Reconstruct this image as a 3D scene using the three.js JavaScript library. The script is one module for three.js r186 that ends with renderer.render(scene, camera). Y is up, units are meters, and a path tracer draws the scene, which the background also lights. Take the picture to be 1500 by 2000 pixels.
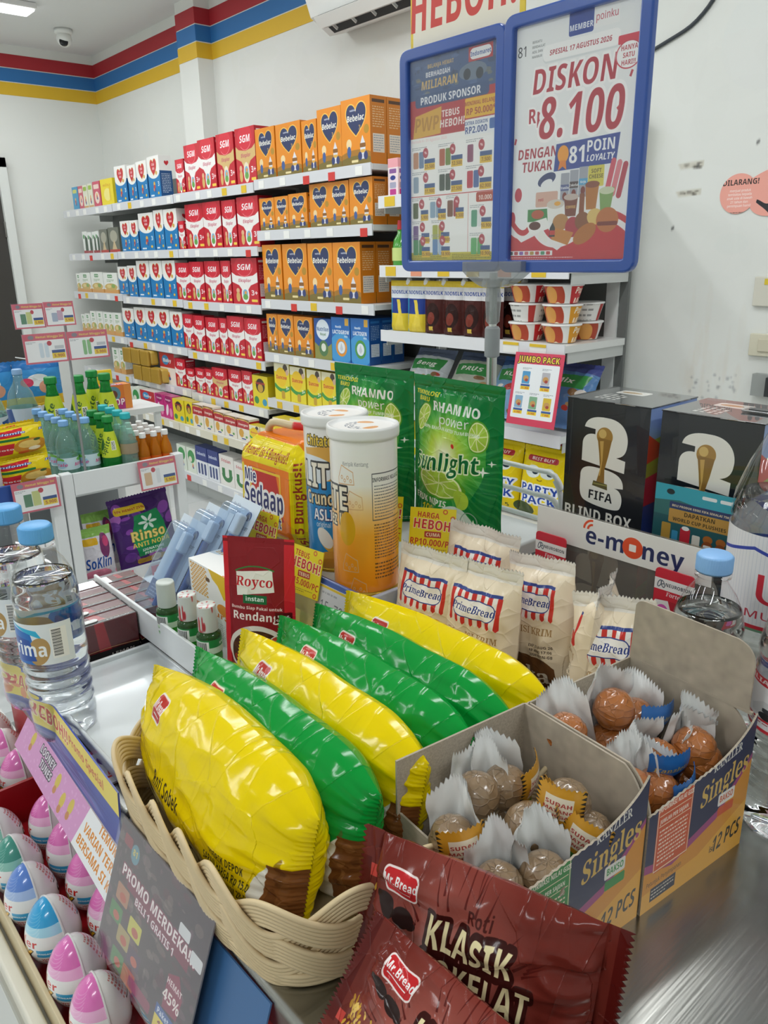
import * as THREE from 'three';
import { RoundedBoxGeometry } from 'three/addons/geometries/RoundedBoxGeometry.js';
import { mergeGeometries, toCreasedNormals } from 'three/addons/utils/BufferGeometryUtils.js';
import { ImprovedNoise } from 'three/addons/math/ImprovedNoise.js';
import { RectAreaLightUniformsLib } from 'three/addons/lights/RectAreaLightUniformsLib.js';
RectAreaLightUniformsLib.init();

const scene = new THREE.Scene();
scene.background = new THREE.Color(0x050505);
const renderer = new THREE.WebGLRenderer({ antialias: true });
renderer.toneMapping = THREE.LinearToneMapping;
renderer.toneMappingExposure = 1.12;
renderer.shadowMap.enabled = true;

// ---------- camera: hand-held phone, 1.38 m up, turned 40.6 degrees right of the shelf run and 18 degrees down
const camera = new THREE.PerspectiveCamera(66.15, 0.75, 0.02, 40);
{
  const yaw = 0.70842, pitch = 0.31527, roll = -0.01928, cy = Math.cos(yaw), sy = Math.sin(yaw);
  const fh = new THREE.Vector3(sy, 0, -cy), rt = new THREE.Vector3(cy, 0, sy), Y = new THREE.Vector3(0, 1, 0);
  const fw = fh.clone().multiplyScalar(Math.cos(pitch)).addScaledVector(Y, -Math.sin(pitch));
  const up = fh.clone().multiplyScalar(Math.sin(pitch)).addScaledVector(Y, Math.cos(pitch));
  const r2 = rt.clone().multiplyScalar(Math.cos(roll)).addScaledVector(up, Math.sin(roll));
  const u2 = rt.clone().multiplyScalar(-Math.sin(roll)).addScaledVector(up, Math.cos(roll));
  camera.quaternion.setFromRotationMatrix(new THREE.Matrix4().makeBasis(r2, u2, fw.clone().negate()));
  camera.position.set(0, 1.38, 0);
}

// ---------- room sizes (metres): shelf wall x = 2.6, far wall z = -6.15
const XW = 2.6, XL = -2.6, ZB = -6.15, ZF = 2.6, CH = 2.77, CT = 0.93;
const LAMP = 17, LAMP_COLOR = new THREE.Color(0.955, 0.985, 1.0);

// ---------- helpers
let seed = 7;
const rnd = () => { seed = (seed * 1664525 + 1013904223) >>> 0; return seed / 4294967296; };
const rr = (a, b) => a + (b - a) * rnd();
const noise = new ImprovedNoise();
const N3 = (x, y, z) => noise.noise(x, y, z);
const taken = {};
const uniq = (n) => { const k = taken[n] = (taken[n] ?? -1) + 1; return k ? n + '_' + String(k).padStart(3, '0') : n; };
function tag(o, label, category, group, kind) { o.userData.label = label; if (category) o.userData.category = category; if (group) o.userData.group = group; if (kind) o.userData.kind = kind; return o; }
function thing(name, label, category, pos = [0, 0, 0], turn = 0, group) {
  const g = new THREE.Group(); g.name = uniq(name); g.position.set(...pos); g.rotation.y = turn; scene.add(g);
  return tag(g, label, category, group);
}
function part(name, geo, mat, parent, pos, rot, label) {
  const m = new THREE.Mesh(geo, mat); m.name = name; m.castShadow = m.receiveShadow = true;
  if (pos) m.position.set(...pos);
  if (rot) m.rotation.set(...rot);
  if (label) m.userData.label = label;
  parent.add(m);
  return m;
}
function solo(name, geo, mat, label, category, pos, rot, group) { const m = part(uniq(name), geo, mat, scene, pos, rot); return tag(m, label, category, group); }
function struct(name, geo, mat, pos) { const m = part(name, geo, mat, scene, pos); m.userData.kind = 'structure'; return m; }
const mats = {};
function P(color, roughness = 0.5, extra = {}) {
  const key = color + '|' + roughness + '|' + JSON.stringify(extra);
  return mats[key] ??= new THREE.MeshPhysicalMaterial({ color, roughness, metalness: 0, ...extra });
}
function PM(map, roughness = 0.5, extra = {}) { return new THREE.MeshPhysicalMaterial({ map, roughness, metalness: 0, ...extra }); }
const ORD = ['first', 'second', 'third', 'fourth', 'fifth', 'sixth', 'seventh', 'eighth', 'ninth'];
const B = (w, h, d) => new THREE.BoxGeometry(w, h, d);
const RB = (w, h, d, r = 0.003, s = 2) => new RoundedBoxGeometry(w, h, d, s, Math.min(r, w / 2.01, h / 2.01, d / 2.01));
const CY = (r0, r1, h, n = 24) => new THREE.CylinderGeometry(r0, r1, h, n);
const V = (x, y, z) => new THREE.Vector3(x, y, z);
const tube = (pts, r, seg = 24, rad = 8, closed = false) => new THREE.TubeGeometry(new THREE.CatmullRomCurve3(pts.map((p) => p.isVector3 ? p : V(...p)), closed), seg, r, rad, closed);
const lathe = (pts, n = 32) => new THREE.LatheGeometry(pts.map(([x, y]) => new THREE.Vector2(x, y)), n);
const shift = (g, x, y, z) => { g.translate(x, y, z); return g; };
const merge = (list) => mergeGeometries(list.map((g) => (g.index ? g.toNonIndexed() : g)));

// canvas drawing
function tex(w, h, fn) {
  const c = document.createElement('canvas'); c.width = w; c.height = h;
  const x = c.getContext('2d'); fn(x, w, h);
  const t = new THREE.CanvasTexture(c); t.colorSpace = THREE.SRGBColorSpace; t.magFilter = THREE.LinearFilter;
  return t;
}
function R(c, x, y, w, h, f, r = 0) { c.fillStyle = f; if (!r) { c.fillRect(x, y, w, h); return; } c.beginPath(); c.roundRect(x, y, w, h, r); c.fill(); }
function E(c, x, y, rx, ry, f, rot = 0) { c.fillStyle = f; c.beginPath(); c.ellipse(x, y, rx, ry, rot, 0, Math.PI * 2); c.fill(); }
function PG(c, f, ...p) { c.fillStyle = f; c.beginPath(); for (let i = 0; i < p.length; i += 2) c.lineTo(p[i], p[i + 1]); c.closePath(); c.fill(); }
// text: o = { a: align, b: bold, f: family, st: stroke colour, sw: stroke width, rot, sx: horizontal stretch, sk: slant, max }
function T(c, s, x, y, size, fill, o = {}) {
  c.save(); c.translate(x, y); if (o.rot) c.rotate(o.rot); if (o.sk) c.transform(1, 0, -o.sk, 1, 0, 0); if (o.sx) c.scale(o.sx, 1);
  c.font = (o.b === 0 ? '' : 'bold ') + size + 'px ' + (o.f || 'sans-serif'); c.textAlign = o.a || 'center'; c.textBaseline = 'middle';
  if (o.st) { c.strokeStyle = o.st; c.lineWidth = o.sw || size * 0.2; c.lineJoin = 'round'; c.strokeText(s, 0, 0); }
  c.fillStyle = fill; c.fillText(s, 0, 0); c.restore();
}
function lines(c, x, y, w, n, step, size, col, words) { for (let i = 0; i < n; i++) { c.fillStyle = col; let p = x; while (p < x + w * (i === n - 1 ? 0.6 : 1)) { const l = 3 + rnd() * size * 3; c.fillRect(p, y + i * step, Math.min(l, x + w - p), size); p += l + size * 0.8; } } }
function heart(c, x, y, s, f, st, sw) {
  c.beginPath(); c.moveTo(x, y + s * 0.95); c.bezierCurveTo(x - s * 0.5, y + s * 0.55, x - s * 0.95, y + s * 0.1, x - s * 0.85, y - s * 0.45); c.bezierCurveTo(x - s * 0.7, y - s * 1.0, x - s * 0.1, y - s * 0.9, x, y - s * 0.35);
  c.bezierCurveTo(x + s * 0.1, y - s * 1.0, x + s * 0.8, y - s * 1.05, x + s * 0.9, y - s * 0.45); c.bezierCurveTo(x + s * 0.95, y + s * 0.1, x + s * 0.5, y + s * 0.55, x, y + s * 0.95); c.closePath();
  if (st) { c.strokeStyle = st; c.lineWidth = sw; c.lineJoin = 'round'; c.stroke(); }
  c.fillStyle = f; c.fill();
}
// plain fields of noise as data textures
function field(n, fn, srgb) {
  const d = new Uint8Array(n * n * 4);
  for (let j = 0; j < n; j++) for (let i = 0; i < n; i++) { const v = fn(i / n, j / n); for (let k = 0; k < 3; k++) d[(j * n + i) * 4 + k] = Math.max(0, Math.min(255, Array.isArray(v) ? v[k] : v)); d[(j * n + i) * 4 + 3] = 255; }
  const t = new THREE.DataTexture(d, n, n); t.magFilter = THREE.LinearFilter; t.minFilter = THREE.LinearFilter; t.wrapS = t.wrapT = THREE.RepeatWrapping; if (srgb) t.colorSpace = THREE.SRGBColorSpace; t.needsUpdate = true; return t;
}
// creased film: facets from folded cells (for glossy plastic bags)
function crease(n, cells, sd) {
  const s0 = seed; seed = sd; const pts = []; for (let i = 0; i < cells; i++) pts.push([rnd(), rnd(), rr(-1, 1), rr(-1, 1), rnd()]); seed = s0;
  return field(n, (u, v) => {
    let b1 = 9, b2 = 9, k = null;
    for (const p of pts) { let dx = Math.abs(u - p[0]), dy = Math.abs(v - p[1]); dx = Math.min(dx, 1 - dx); dy = Math.min(dy, 1 - dy); const d = dx * dx + dy * dy * 0.6; if (d < b1) { b2 = b1; b1 = d; k = p; } else if (d < b2) b2 = d; }
    const e = Math.sqrt(b2) - Math.sqrt(b1), tp = Math.PI * 2;
    return 120 + 90 * Math.exp(-e * 60) * k[4] + 40 * Math.min(1, e * 9) * k[2] + 10 * Math.sin(tp * (u * 3 + 0.3 * Math.sin(tp * v * 2))) * Math.sin(tp * v * 2);
  });
}
const CREASE = crease(384, 46, 11), CREASE2 = crease(384, 90, 23);
const rep = (t, a, b) => { const c = t.clone(); c.repeat.set(a, b); c.needsUpdate = true; return c; };
const film = (map, bump = 0.0025, rough = 0.16, t = CREASE, ra = 1, rb = 1) => PM(map, rough, { bumpMap: rep(t, ra, rb), bumpScale: bump, specularIntensity: 0.45 });

// a filled film bag standing on y = 0, front towards +z. u 0..0.5 of its texture is the front, 0.5..1 the back
// o: w, h, d, seal (height of each flat crimped end), low (1 = gusset bottom), pw (roundness across), wr (wrinkle depth), pinch, zig
function bagGeo(o) {
  const nx = o.nx || 40, ny = o.ny || 56, pos = [], uv = [], idx = [], seal = o.seal ?? 0.012, sv = seal / o.h, sd = o.sd || 1;
  for (const side of [1, -1]) for (let j = 0; j <= ny; j++) for (let i = 0; i <= nx; i++) {
    const u = i / nx, v = j / ny, a = 2 * u - 1, s0 = o.low ? 0 : o.s0 ?? sv;
    let e = v <= s0 || v >= 1 - sv ? 0 : (v - s0) / (1 - sv - s0);
    let f = e <= 0 ? 0 : o.low ? Math.pow(1 - e, 0.75) * Math.min(1, 0.55 + e * 4) : Math.pow(Math.max(0, 1 - Math.pow(Math.abs(2 * e - 1), (e < 0.5 && o.pv0) || o.pv || 2.6)), 0.6);
    if (o.low && v === 0) f = 0.5;
    const es = o.edge ? o.edge / o.w * 2 : 0, aa = Math.min(1, Math.abs(a) / (1 - es));
    const c = Math.pow(Math.max(0, 1 - Math.pow(aa, o.pw || 2.4)), 0.6);
    let t = o.d / 2 * f * c;
    const near = Math.exp(-Math.min(v, 1 - v) * 7), n1 = N3(u * 7 + sd * 3.1, v * 5, side * 2 + sd), n2 = N3(u * 22 + sd, v * 4 + sd * 2, side * 3.7), ridge = 1 - Math.abs(N3(u * 5 + sd * 1.7, v * 6 + sd, side * 5.3)) * 2.4;
    t += (o.wr ?? 0.003) * (f > 0 ? 1 : 0) * c * (n1 * 0.9 + n2 * 1.5 * near + Math.max(0, ridge) * 0.7);
    t = Math.max(t, 0.0003);
    if (f === 0) t += 0.0006 * Math.sin(v * o.h * 2400);
    const px = (1 - (o.taper || 0) * Math.pow(Math.max(0, (v - 0.55) / 0.45), 1.5) - (o.taper0 || 0) * Math.pow(Math.max(0, (0.22 - v) / 0.22), 2)) * (1 - (o.pinch || 0) * f * (0.6 + 0.4 * c) - (f ? 0.02 * (0.5 + N3(v * 6, sd, side * 0)) : 0));
    let y = v * o.h; if ((j === 0 && !o.low) || j === ny) y += (o.zig ?? 0.0012) * (i % 2 ? 1 : -1);
    y -= (o.droop || 0) * (v > 0.5 ? (v - 0.5) * a * a : 0);
    pos.push(a * o.w / 2 * px, y, side * t + (o.bend || 0) * (v * v) + (o.flop || 0) * Math.max(0, v - 0.8) * N3(u * 3, sd, 0) * 5);
    uv.push(side > 0 ? u * 0.5 : 1 - u * 0.5, v);
  }
  const row = nx + 1, sheet = row * (ny + 1);
  for (const s of [0, 1]) for (let j = 0; j < ny; j++) for (let i = 0; i < nx; i++) { const a = s * sheet + j * row + i, b = a + 1, c = a + row, d = c + 1; s ? idx.push(a, c, b, b, c, d) : idx.push(a, b, c, b, d, c); }
  for (let j = 0; j < ny; j++) for (const i of [0, nx]) { const a = j * row + i, b = a + row, c = a + sheet, d = b + sheet; i ? idx.push(a, c, b, b, c, d) : idx.push(a, b, c, b, d, c); }
  for (let i = 0; i < nx; i++) for (const j of [0, ny]) { const a = j * row + i, b = a + 1, c = a + sheet, d = b + sheet; j ? idx.push(a, b, c, b, d, c) : idx.push(a, c, b, b, c, d); }
  const g = new THREE.BufferGeometry(); g.setAttribute('position', new THREE.Float32BufferAttribute(pos, 3)); g.setAttribute('uv', new THREE.Float32BufferAttribute(uv, 2)); g.setIndex(idx); g.computeVertexNormals(); return g;
}
// a flat printed card with its own edges: front face takes the whole texture. Faces +z, centre at origin
function cardGeo(w, h, t = 0.0015) {
  const g = B(w, h, t), p = g.attributes.position, n = g.attributes.normal, u = g.attributes.uv;
  for (let i = 0; i < p.count; i++) if (n.getZ(i) < 0.5) u.setXY(i, 0.01, 0.01);
  return g;
}
// place an object by its local x axis and y axis given in the room
function aim(o, pos, ex, ey) {
  const x = V(...ex).normalize(), z = V(...ex).cross(V(...ey)).normalize(), y = z.clone().cross(x);
  o.quaternion.setFromRotationMatrix(new THREE.Matrix4().makeBasis(x, y, z)); o.position.set(...pos); return o;
}
// =============== the room ===============
const wallPaint = P('#e9ebe6', 0.75);
{
  const wallTex = tex(1750, 554, (c, w, h) => {   // 200 px a metre, left end = far wall
    R(c, 0, 0, w, h, '#e6e8e3');
    for (let i = 0; i < 500; i++) { const a = 0.012 + rnd() * 0.02; E(c, rnd() * w, rnd() * h, rr(4, 40), rr(4, 30), rnd() < 0.5 ? `rgba(190,180,160,${a})` : `rgba(170,180,185,${a})`); }
    const X = (z) => (z - ZB) * 200, Yp = (y) => h - y * 200;
    for (let i = 0; i < 26; i++) E(c, X(rr(-1.45, -1.2)), Yp(rr(0.75, 1.2)), rr(1, 4), rr(5, 22), 'rgba(176,158,120,0.03)');            // brown runs
    for (let i = 0; i < 30; i++) E(c, X(rr(-1.38, -1.22)), Yp(rr(0.86, 0.98)), rr(0.4, 1.2), rr(0.4, 1.6), 'rgba(90,95,100,0.3)');      // chipped specks
    for (const [z, y] of [[-1.5, 1.65], [-1.5, 1.565]]) { PG(c, 'rgba(206,202,188,0.8)', X(z), Yp(y), X(z + 0.09), Yp(y + 0.005), X(z + 0.09), Yp(y - 0.014), X(z + 0.01), Yp(y - 0.018)); for (let i = 0; i < 7; i++) R(c, X(z + rnd() * 0.08), Yp(y - rnd() * 0.016), rr(1, 4), rr(0.6, 1.6), 'rgba(90,86,78,0.7)'); }
    for (const [z, y] of [[-1.24, 1.69], [-1.43, 1.64], [-1.5, 1.45]]) E(c, X(z), Yp(y), 0.8, 1.5, 'rgba(60,60,60,0.7)', 0.5);
  });
  const side = (w, h, d, uvf) => { const g = B(w, h, d), p = g.attributes.position, u = g.attributes.uv; for (let i = 0; i < p.count; i++) u.setXY(i, ...uvf(p.getX(i), p.getY(i), p.getZ(i))); return g; };
  const L = ZF - ZB, zc = (ZF + ZB) / 2;
  const wr = struct('wall_right', side(0.12, CH, L, (x, y, z) => [(z + L / 2) / L, (y + CH / 2) / CH]), PM(wallTex, 0.72), [XW + 0.06, CH / 2, zc]);
  const wb = struct('wall_back', B(XW - XL, CH, 0.12), wallPaint, [(XW + XL) / 2, CH / 2, ZB - 0.06]);
  struct('wall_left', B(0.12, CH, L), wallPaint, [XL - 0.06, CH / 2, zc]);
  struct('wall_front', B(XW - XL, CH, 0.12), wallPaint, [(XW + XL) / 2, CH / 2, ZF + 0.06]);
  struct('ceiling', B(XW - XL + 0.24, 0.1, L + 0.24), P('#e6e8e6', 0.85), [0, CH + 0.05, zc]);
  const fl = struct('floor', B(XW - XL, 0.1, L), P('#8d9090', 0.7), [0, -0.058, zc]);
  const tg = RB(0.396, 0.012, 0.396, 0.002, 1), tm = ['#d6d8d6', '#d2d5d4', '#dadbd8'].map((k) => P(k, 0.22));
  for (let i = 0; i < 13; i++) for (let j = 0; j < 22; j++) part('tile', tg, tm[(i * 7 + j * 5) % 3], fl, [XL + 0.2 + i * 0.4, 0.052, ZB + 0.2 + j * 0.4 - zc]);
  // painted bands under the ceiling: red, blue, yellow
  const bands = [['red_stripe', '#a9252f', 2.632, 2.712], ['blue_stripe', '#2b6fae', 2.546, 2.626], ['yellow_stripe', '#dfb52a', 2.462, 2.54]];
  for (const [n, k, y0, y1] of bands) {
    const m = P(k, 0.6), h = y1 - y0, y = (y0 + y1) / 2 - CH / 2;
    part(n, B(0.003, h, -4.683 - ZB), m, wr, [-0.0615, y, (ZB - 4.683) / 2 - zc]);
    part(n, B(0.003, h, ZF + 4.463), m, wr, [-0.0615, y, (ZF - 4.463) / 2 - zc]);
    part(n, B(XW - XL, h, 0.003), m, wb, [0, y, 0.0615]);
  }
  const pl = struct('trim_1', B(0.096, CH, 0.22), wallPaint, [2.552, CH / 2, -4.573]);
  for (const [n, k, y0, y1] of bands) {
    const m = P(k, 0.6), h = y1 - y0, y = (y0 + y1) / 2 - CH / 2;
    part(n, B(0.003, h, 0.223), m, pl, [-0.0495, y, 0]); part(n, B(0.096, h, 0.003), m, pl, [0, y, 0.1115]);
  }
  // dark doorway in the far wall
  const d = new THREE.Group(); d.name = 'door_1'; d.userData.kind = 'structure'; d.position.set(1.36, 0, ZB); scene.add(d);
  part('door_leaf', B(0.92, 2.0, 0.04), P('#3c3a36', 0.5), d, [0, 1.0, 0.02]);
  part('door_frame', B(0.06, 2.06, 0.07), P('#dfe3df', 0.5), d, [0.49, 1.03, 0.035]); part('door_frame', B(0.06, 2.06, 0.07), P('#dfe3df', 0.5), d, [-0.49, 1.03, 0.035]);
  part('door_frame', B(1.04, 0.06, 0.07), P('#dfe3df', 0.5), d, [0, 2.03, 0.035]);
  part('hinge', B(0.012, 0.1, 0.02), P('#8a8a86', 0.4, { metalness: 0.8 }), d, [0.455, 1.6, 0.05]);
}
// ceiling lamps: slim battens, the glowing strip and its light
{
  const rows = [-5.2, -4.0, -2.6, -1.0, 0.9], cols = [1.27, -1.2];
  const glow = new THREE.MeshStandardMaterial({ color: '#ffffff', emissive: LAMP_COLOR, emissiveIntensity: 5 }), body = P('#e8e8e6', 0.5);
  rows.forEach((z, i) => cols.forEach((x, j) => {
    const seen = i === 0 && j === 0;
    const t = thing('ceiling_lamp', seen ? 'slim white ceiling batten lamp glowing near the ceiling corner' : 'slim white ceiling batten lamp further down the shop', 'lamp', [x, CH, z], 0, 'ceiling batten lamps');
    part('housing', RB(1.22, 0.03, 0.17, 0.006), body, t, [0, -0.016, 0]);
    part('diffuser', RB(1.2, 0.012, 0.14, 0.005), glow, t, [0, -0.036, 0]);
    const l = new THREE.RectAreaLight(LAMP_COLOR, LAMP, 1.2, 0.14); l.position.set(x, CH - 0.046, z); l.rotation.x = -Math.PI / 2; l.castShadow = true; scene.add(l);
  }));
}
// camera dome on the ceiling
{
  const t = thing('security_camera', 'small white security camera with black lens under the ceiling', 'camera', [2.19, CH, -5.57]);
  part('base', lathe([[0, 0], [0.055, 0], [0.055, -0.02], [0.045, -0.03], [0, -0.03]]), P('#eceeea', 0.4), t);
  part('housing', new THREE.SphereGeometry(0.046, 24, 16), P('#eceeea', 0.35), t, [0, -0.055, 0]);
  part('lens', lathe([[0, 0.006], [0.016, 0.004], [0.026, 0], [0.026, -0.012], [0, -0.012]]), P('#17181c', 0.15), t, [-0.018, -0.075, 0.034], [1.25, 0, 0.3]);
}
// air conditioner
{
  const t = thing('air_conditioner', 'white wall mounted air conditioner with open dark air outlet', 'air conditioner', [XW, 2.34, -2.8]);
  const sh = new THREE.Shape(); sh.moveTo(0, 0.03); sh.lineTo(-0.1, 0.0); sh.lineTo(-0.2, 0.055); sh.lineTo(-0.225, 0.12); sh.lineTo(-0.215, 0.27); sh.lineTo(-0.18, 0.3); sh.lineTo(0, 0.3); sh.closePath();
  const W = 0.86;
  part('casing', shift(new THREE.ExtrudeGeometry(sh, { depth: W, bevelEnabled: true, bevelSize: 0.006, bevelThickness: 0.006, bevelSegments: 2 }), 0, 0, -W / 2), P('#eff0ed', 0.35), t);
  const o = part('outlet', B(0.105, 0.012, W - 0.1), P('#2c2f31', 0.6), t, [-0.157, 0.026, 0], [0, 0, -0.5]);
  part('louver', B(0.05, 0.004, W - 0.1), P('#e9eae6', 0.4), t, [-0.21, 0.02, 0], [0, 0, -0.9]);
  for (let i = 0; i < 6; i++) part('fin', B(0.07, 0.014, 0.006), P('#dfe0dc', 0.4), t, [-0.165, 0.018, -0.33 + i * 0.132], [0, 0, -0.5]);
  part('louver', B(0.006, 0.012, W - 0.1), P('#dfe0dc', 0.4), t, [-0.17, 0.012, 0], [0, 0, -0.5]);
}
solo('wall_cable', tube([[2.592, 1.93, -1.9], [2.594, 1.985, -1.7], [2.594, 2.02, -1.58], [2.594, 2.06, -1.48], [2.594, 2.14, -1.41], [2.594, 2.3, -1.38], [2.594, 2.7, -1.37]], 0.006, 50), P('#3a4046', 0.5), 'dark cable looping down the grey wall', 'cable');
{
  // round edged warning sticker with a black hand
  const st = tex(512, 300, (c, w, h) => { R(c, 0, 0, w, h, '#f2a99a'); T(c, 'DILARANG!', 136, 84, 44, '#2e2524'); for (let i = 0; i < 5; i++) T(c, ['menjual produk', 'tembakau kepada', 'anak usia di bawah', '21 tahun dan', 'perempuan hamil'][i], 138, 132 + i * 22, 19, '#fff0ea', { b: 0 }); lines(c, 66, 258, 140, 2, 12, 4, '#5a4640');
    c.fillStyle = '#26262b'; c.beginPath(); c.moveTo(250, 190); c.bezierCurveTo(285, 200, 300, 225, 330, 215); c.lineTo(322, 80); c.arc(335, 72, 14, Math.PI, 0); c.lineTo(362, 150); c.lineTo(362, 52); c.arc(377, 44, 15, Math.PI, 0); c.lineTo(398, 148); c.lineTo(412, 56); c.arc(426, 50, 15, Math.PI, 0); c.lineTo(436, 155); c.lineTo(458, 86); c.arc(470, 84, 14, Math.PI, 0); c.lineTo(480, 210); c.bezierCurveTo(470, 300, 380, 300, 330, 270); c.bezierCurveTo(300, 240, 270, 226, 246, 206); c.closePath(); c.fill(); T(c, '21+', 412, 226, 54, '#e9a07a'); });
  const sh = new THREE.Shape(); sh.absarc(-0.065, 0, 0.066, Math.PI * 0.25, Math.PI * 1.75, false); sh.quadraticCurveTo(0.0, -0.078, 0.05, -0.078); sh.absarc(0.066, 0.0, 0.078, -Math.PI * 0.55, Math.PI * 0.6, false); sh.quadraticCurveTo(0.0, 0.06, -0.018, 0.047);
  const g = new THREE.ExtrudeGeometry(sh, { depth: 0.0015, bevelEnabled: false, curveSegments: 24 }), p = g.attributes.position, u = g.attributes.uv; for (let i = 0; i < p.count; i++) u.setXY(i, (p.getX(i) + 0.135) / 0.285, (p.getY(i) + 0.085) / 0.17);
  const m = solo('wall_sticker', g, PM(st, 0.45), 'salmon pink warning sticker with black hand on grey wall', 'sticker', [XW - 0.0018, 1.545, -1.225], [0, -Math.PI / 2, 0]); m.scale.setScalar(0.9);
}
{
  const t = thing('wall_switch', 'small pale wall switch with yellow label on grey wall', 'switch', [XW, 1.25, -1.155]);
  part('plate', RB(0.014, 0.09, 0.075, 0.003), P('#d9d6c8', 0.5), t, [-0.007, 0, 0]); part('label', B(0.001, 0.018, 0.03), P('#e0c63a', 0.5), t, [-0.0148, 0.03, 0.01]);
  const s = thing('wall_socket', 'cream wall socket beside the sticky tape marks', 'socket', [XW, 1.085, -1.13]);
  part('plate', RB(0.016, 0.07, 0.11, 0.003), P('#d8d3bd', 0.5), s, [-0.008, 0, 0]); part('insert', RB(0.008, 0.04, 0.05, 0.003), P('#cfc9b2', 0.5), s, [-0.018, 0, 0]);
  const k = thing('wall_bracket', 'dark grey metal bracket on grey wall behind black box', 'bracket', [XW, 0.96, -1.13]);
  part('plate', B(0.03, 0.07, 0.05), P('#9fa3a0', 0.5), k, [-0.015, 0, 0]); part('hook', B(0.05, 0.06, 0.03), P('#2d3032', 0.5), k, [-0.03, 0, 0.045]);
}

// =============== wall shelving with milk cartons ===============
const metalWhite = P('#e4e6e4', 0.35), metalGrey = P('#c9ccca', 0.4), shelfBack = P('#6f7270', 0.6);
const BAYS = [[-6.0, -5.15, [1.718, 1.43, 1.17, 0.89, 0.632, 0.45, 0.155]], [-5.146, -4.312, [1.72, 1.432, 1.157, 0.88, 0.635, 0.45, 0.155]], [-4.308, -3.477, [1.722, 1.432, 1.152, 0.87, 0.622, 0.45, 0.155]], [-3.473, -2.6, [1.731, 1.502, 1.183, 0.923, 0.688, 0.45, 0.155]]];
const bayLabel = ['white wall shelving unit next to the far corner', 'white wall shelving unit stacked with blue heart cartons', 'white wall shelving unit filled with red cartons', 'white wall shelving unit filled with orange cartons'];
const rowName = ['top', 'second', 'third', 'fourth', 'fifth', 'sixth', 'bottom'];
const tagMats = [P('#f2f2ee', 0.5), P('#e5c02e', 0.5), P('#d33a34', 0.5)];
BAYS.forEach(([z0, z1, ys], b) => {
  const t = thing('shelving_unit', bayLabel[b], 'shelf', [0, 0, 0]), zm = (z0 + z1) / 2, L = z1 - z0;
  part('back_panel', B(0.012, 1.86, L), shelfBack, t, [2.555, 0.94, zm]);
  for (const z of [z0 + 0.015, z1 - 0.015]) part('upright', B(0.03, 1.9, 0.028), metalWhite, t, [2.575, 0.95, z]);
  part('base_plinth', B(0.36, 0.1, L), metalGrey, t, [2.36, 0.05, zm]);
  ys.forEach((y, k) => {
    const xf = k > 4 ? 2.1 : 2.2;
    part('shelf_board', B(2.55 - xf, 0.022, L), metalWhite, t, [(2.55 + xf) / 2, y - 0.0115, zm]);
    const r = part('price_rail', B(0.006, 0.046, L - 0.004), k === 5 ? P('#ddd8c6', 0.4) : P('#d8dade', 0.35), t, [xf - 0.003, y - 0.02, zm]);
    const n = 5;
    for (let i = 0; i < n; i++) { const q = rnd(); part('price_tag', B(0.002, 0.034, 0.045), tagMats[q < 0.6 ? 0 : q < 0.88 ? 1 : 2], r, [-0.004, -0.002 - (q > 0.88 ? 0.008 : 0), -L / 2 + (i + 0.5 + rr(-0.2, 0.2)) * L / n]); }
    for (const z of [z0 + 0.01, z1 - 0.01]) part('bracket', B(0.1, 0.045, 0.004), metalGrey, t, [2.5, y - 0.042, z]);
  });
});
// carton art: left 176 px front, right 80 px side (256 x 256)
const cart = {};
const arts = [], ART = (fn) => arts.push(fn) - 1;   // drawn side by side on one sheet of 6 x 4
const blob = (c, x, y, s) => { for (const [dx, dy, k, r] of [[0, 0, '#e8b24a', 0.5], [0, 0.8, '#c54a3a', 0.55], [0.3, 1.5, '#3a5fa0', 0.5], [-0.4, 1.3, '#d98a5a', 0.35]]) E(c, x + dx * s, y + dy * s, s * r, s * r * 1.1, k); };
const sideText = (c, bg, k) => { R(c, 176, 0, 80, 256, bg); R(c, 186, 14, 60, 12, k); lines(c, 188, 40, 56, 9, 9, 4, 'rgba(255,255,255,0.55)'); R(c, 188, 140, 56, 70, 'rgba(245,245,245,0.85)'); lines(c, 192, 146, 48, 7, 9, 3, '#9aa0a8'); };
const bebe = (name) => ART((c) => { R(c, 0, 0, 256, 256, '#ea8f16'); E(c, 88, 240, 120, 46, '#a9741c'); E(c, 88, 262, 130, 46, '#7b6a2a'); sideText(c, '#d97e12', '#57351c'); heart(c, 90, 78, 66, '#22315f', '#f6c95c', 9); T(c, name, 88, 74, 32, '#f4f1e6', { sk: 0.1, sx: 0.86 }); T(c, 'nutricia', 74, 46, 10, '#dfe3f0'); T(c, '3', 112, 112, 24, '#caa25a'); E(c, 152, 122, 15, 17, '#b58a24');
  E(c, 46, 170, 16, 20, '#f2d7a4'); E(c, 46, 200, 12, 22, '#3a5d9c'); PG(c, '#dfe0ea', 118, 232, 112, 178, 128, 142, 146, 178, 140, 232); R(c, 112, 172, 34, 16, '#8b5a24', 4); R(c, 116, 196, 26, 12, '#e1b04a', 3); E(c, 112, 220, 12, 16, '#2d3c74'); E(c, 146, 220, 12, 16, '#2d3c74'); R(c, 60, 232, 40, 10, '#e9d9a0', 3); });
cart.b = bebe('Bebelac'); cart.v = bebe('Bebelove');
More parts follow.
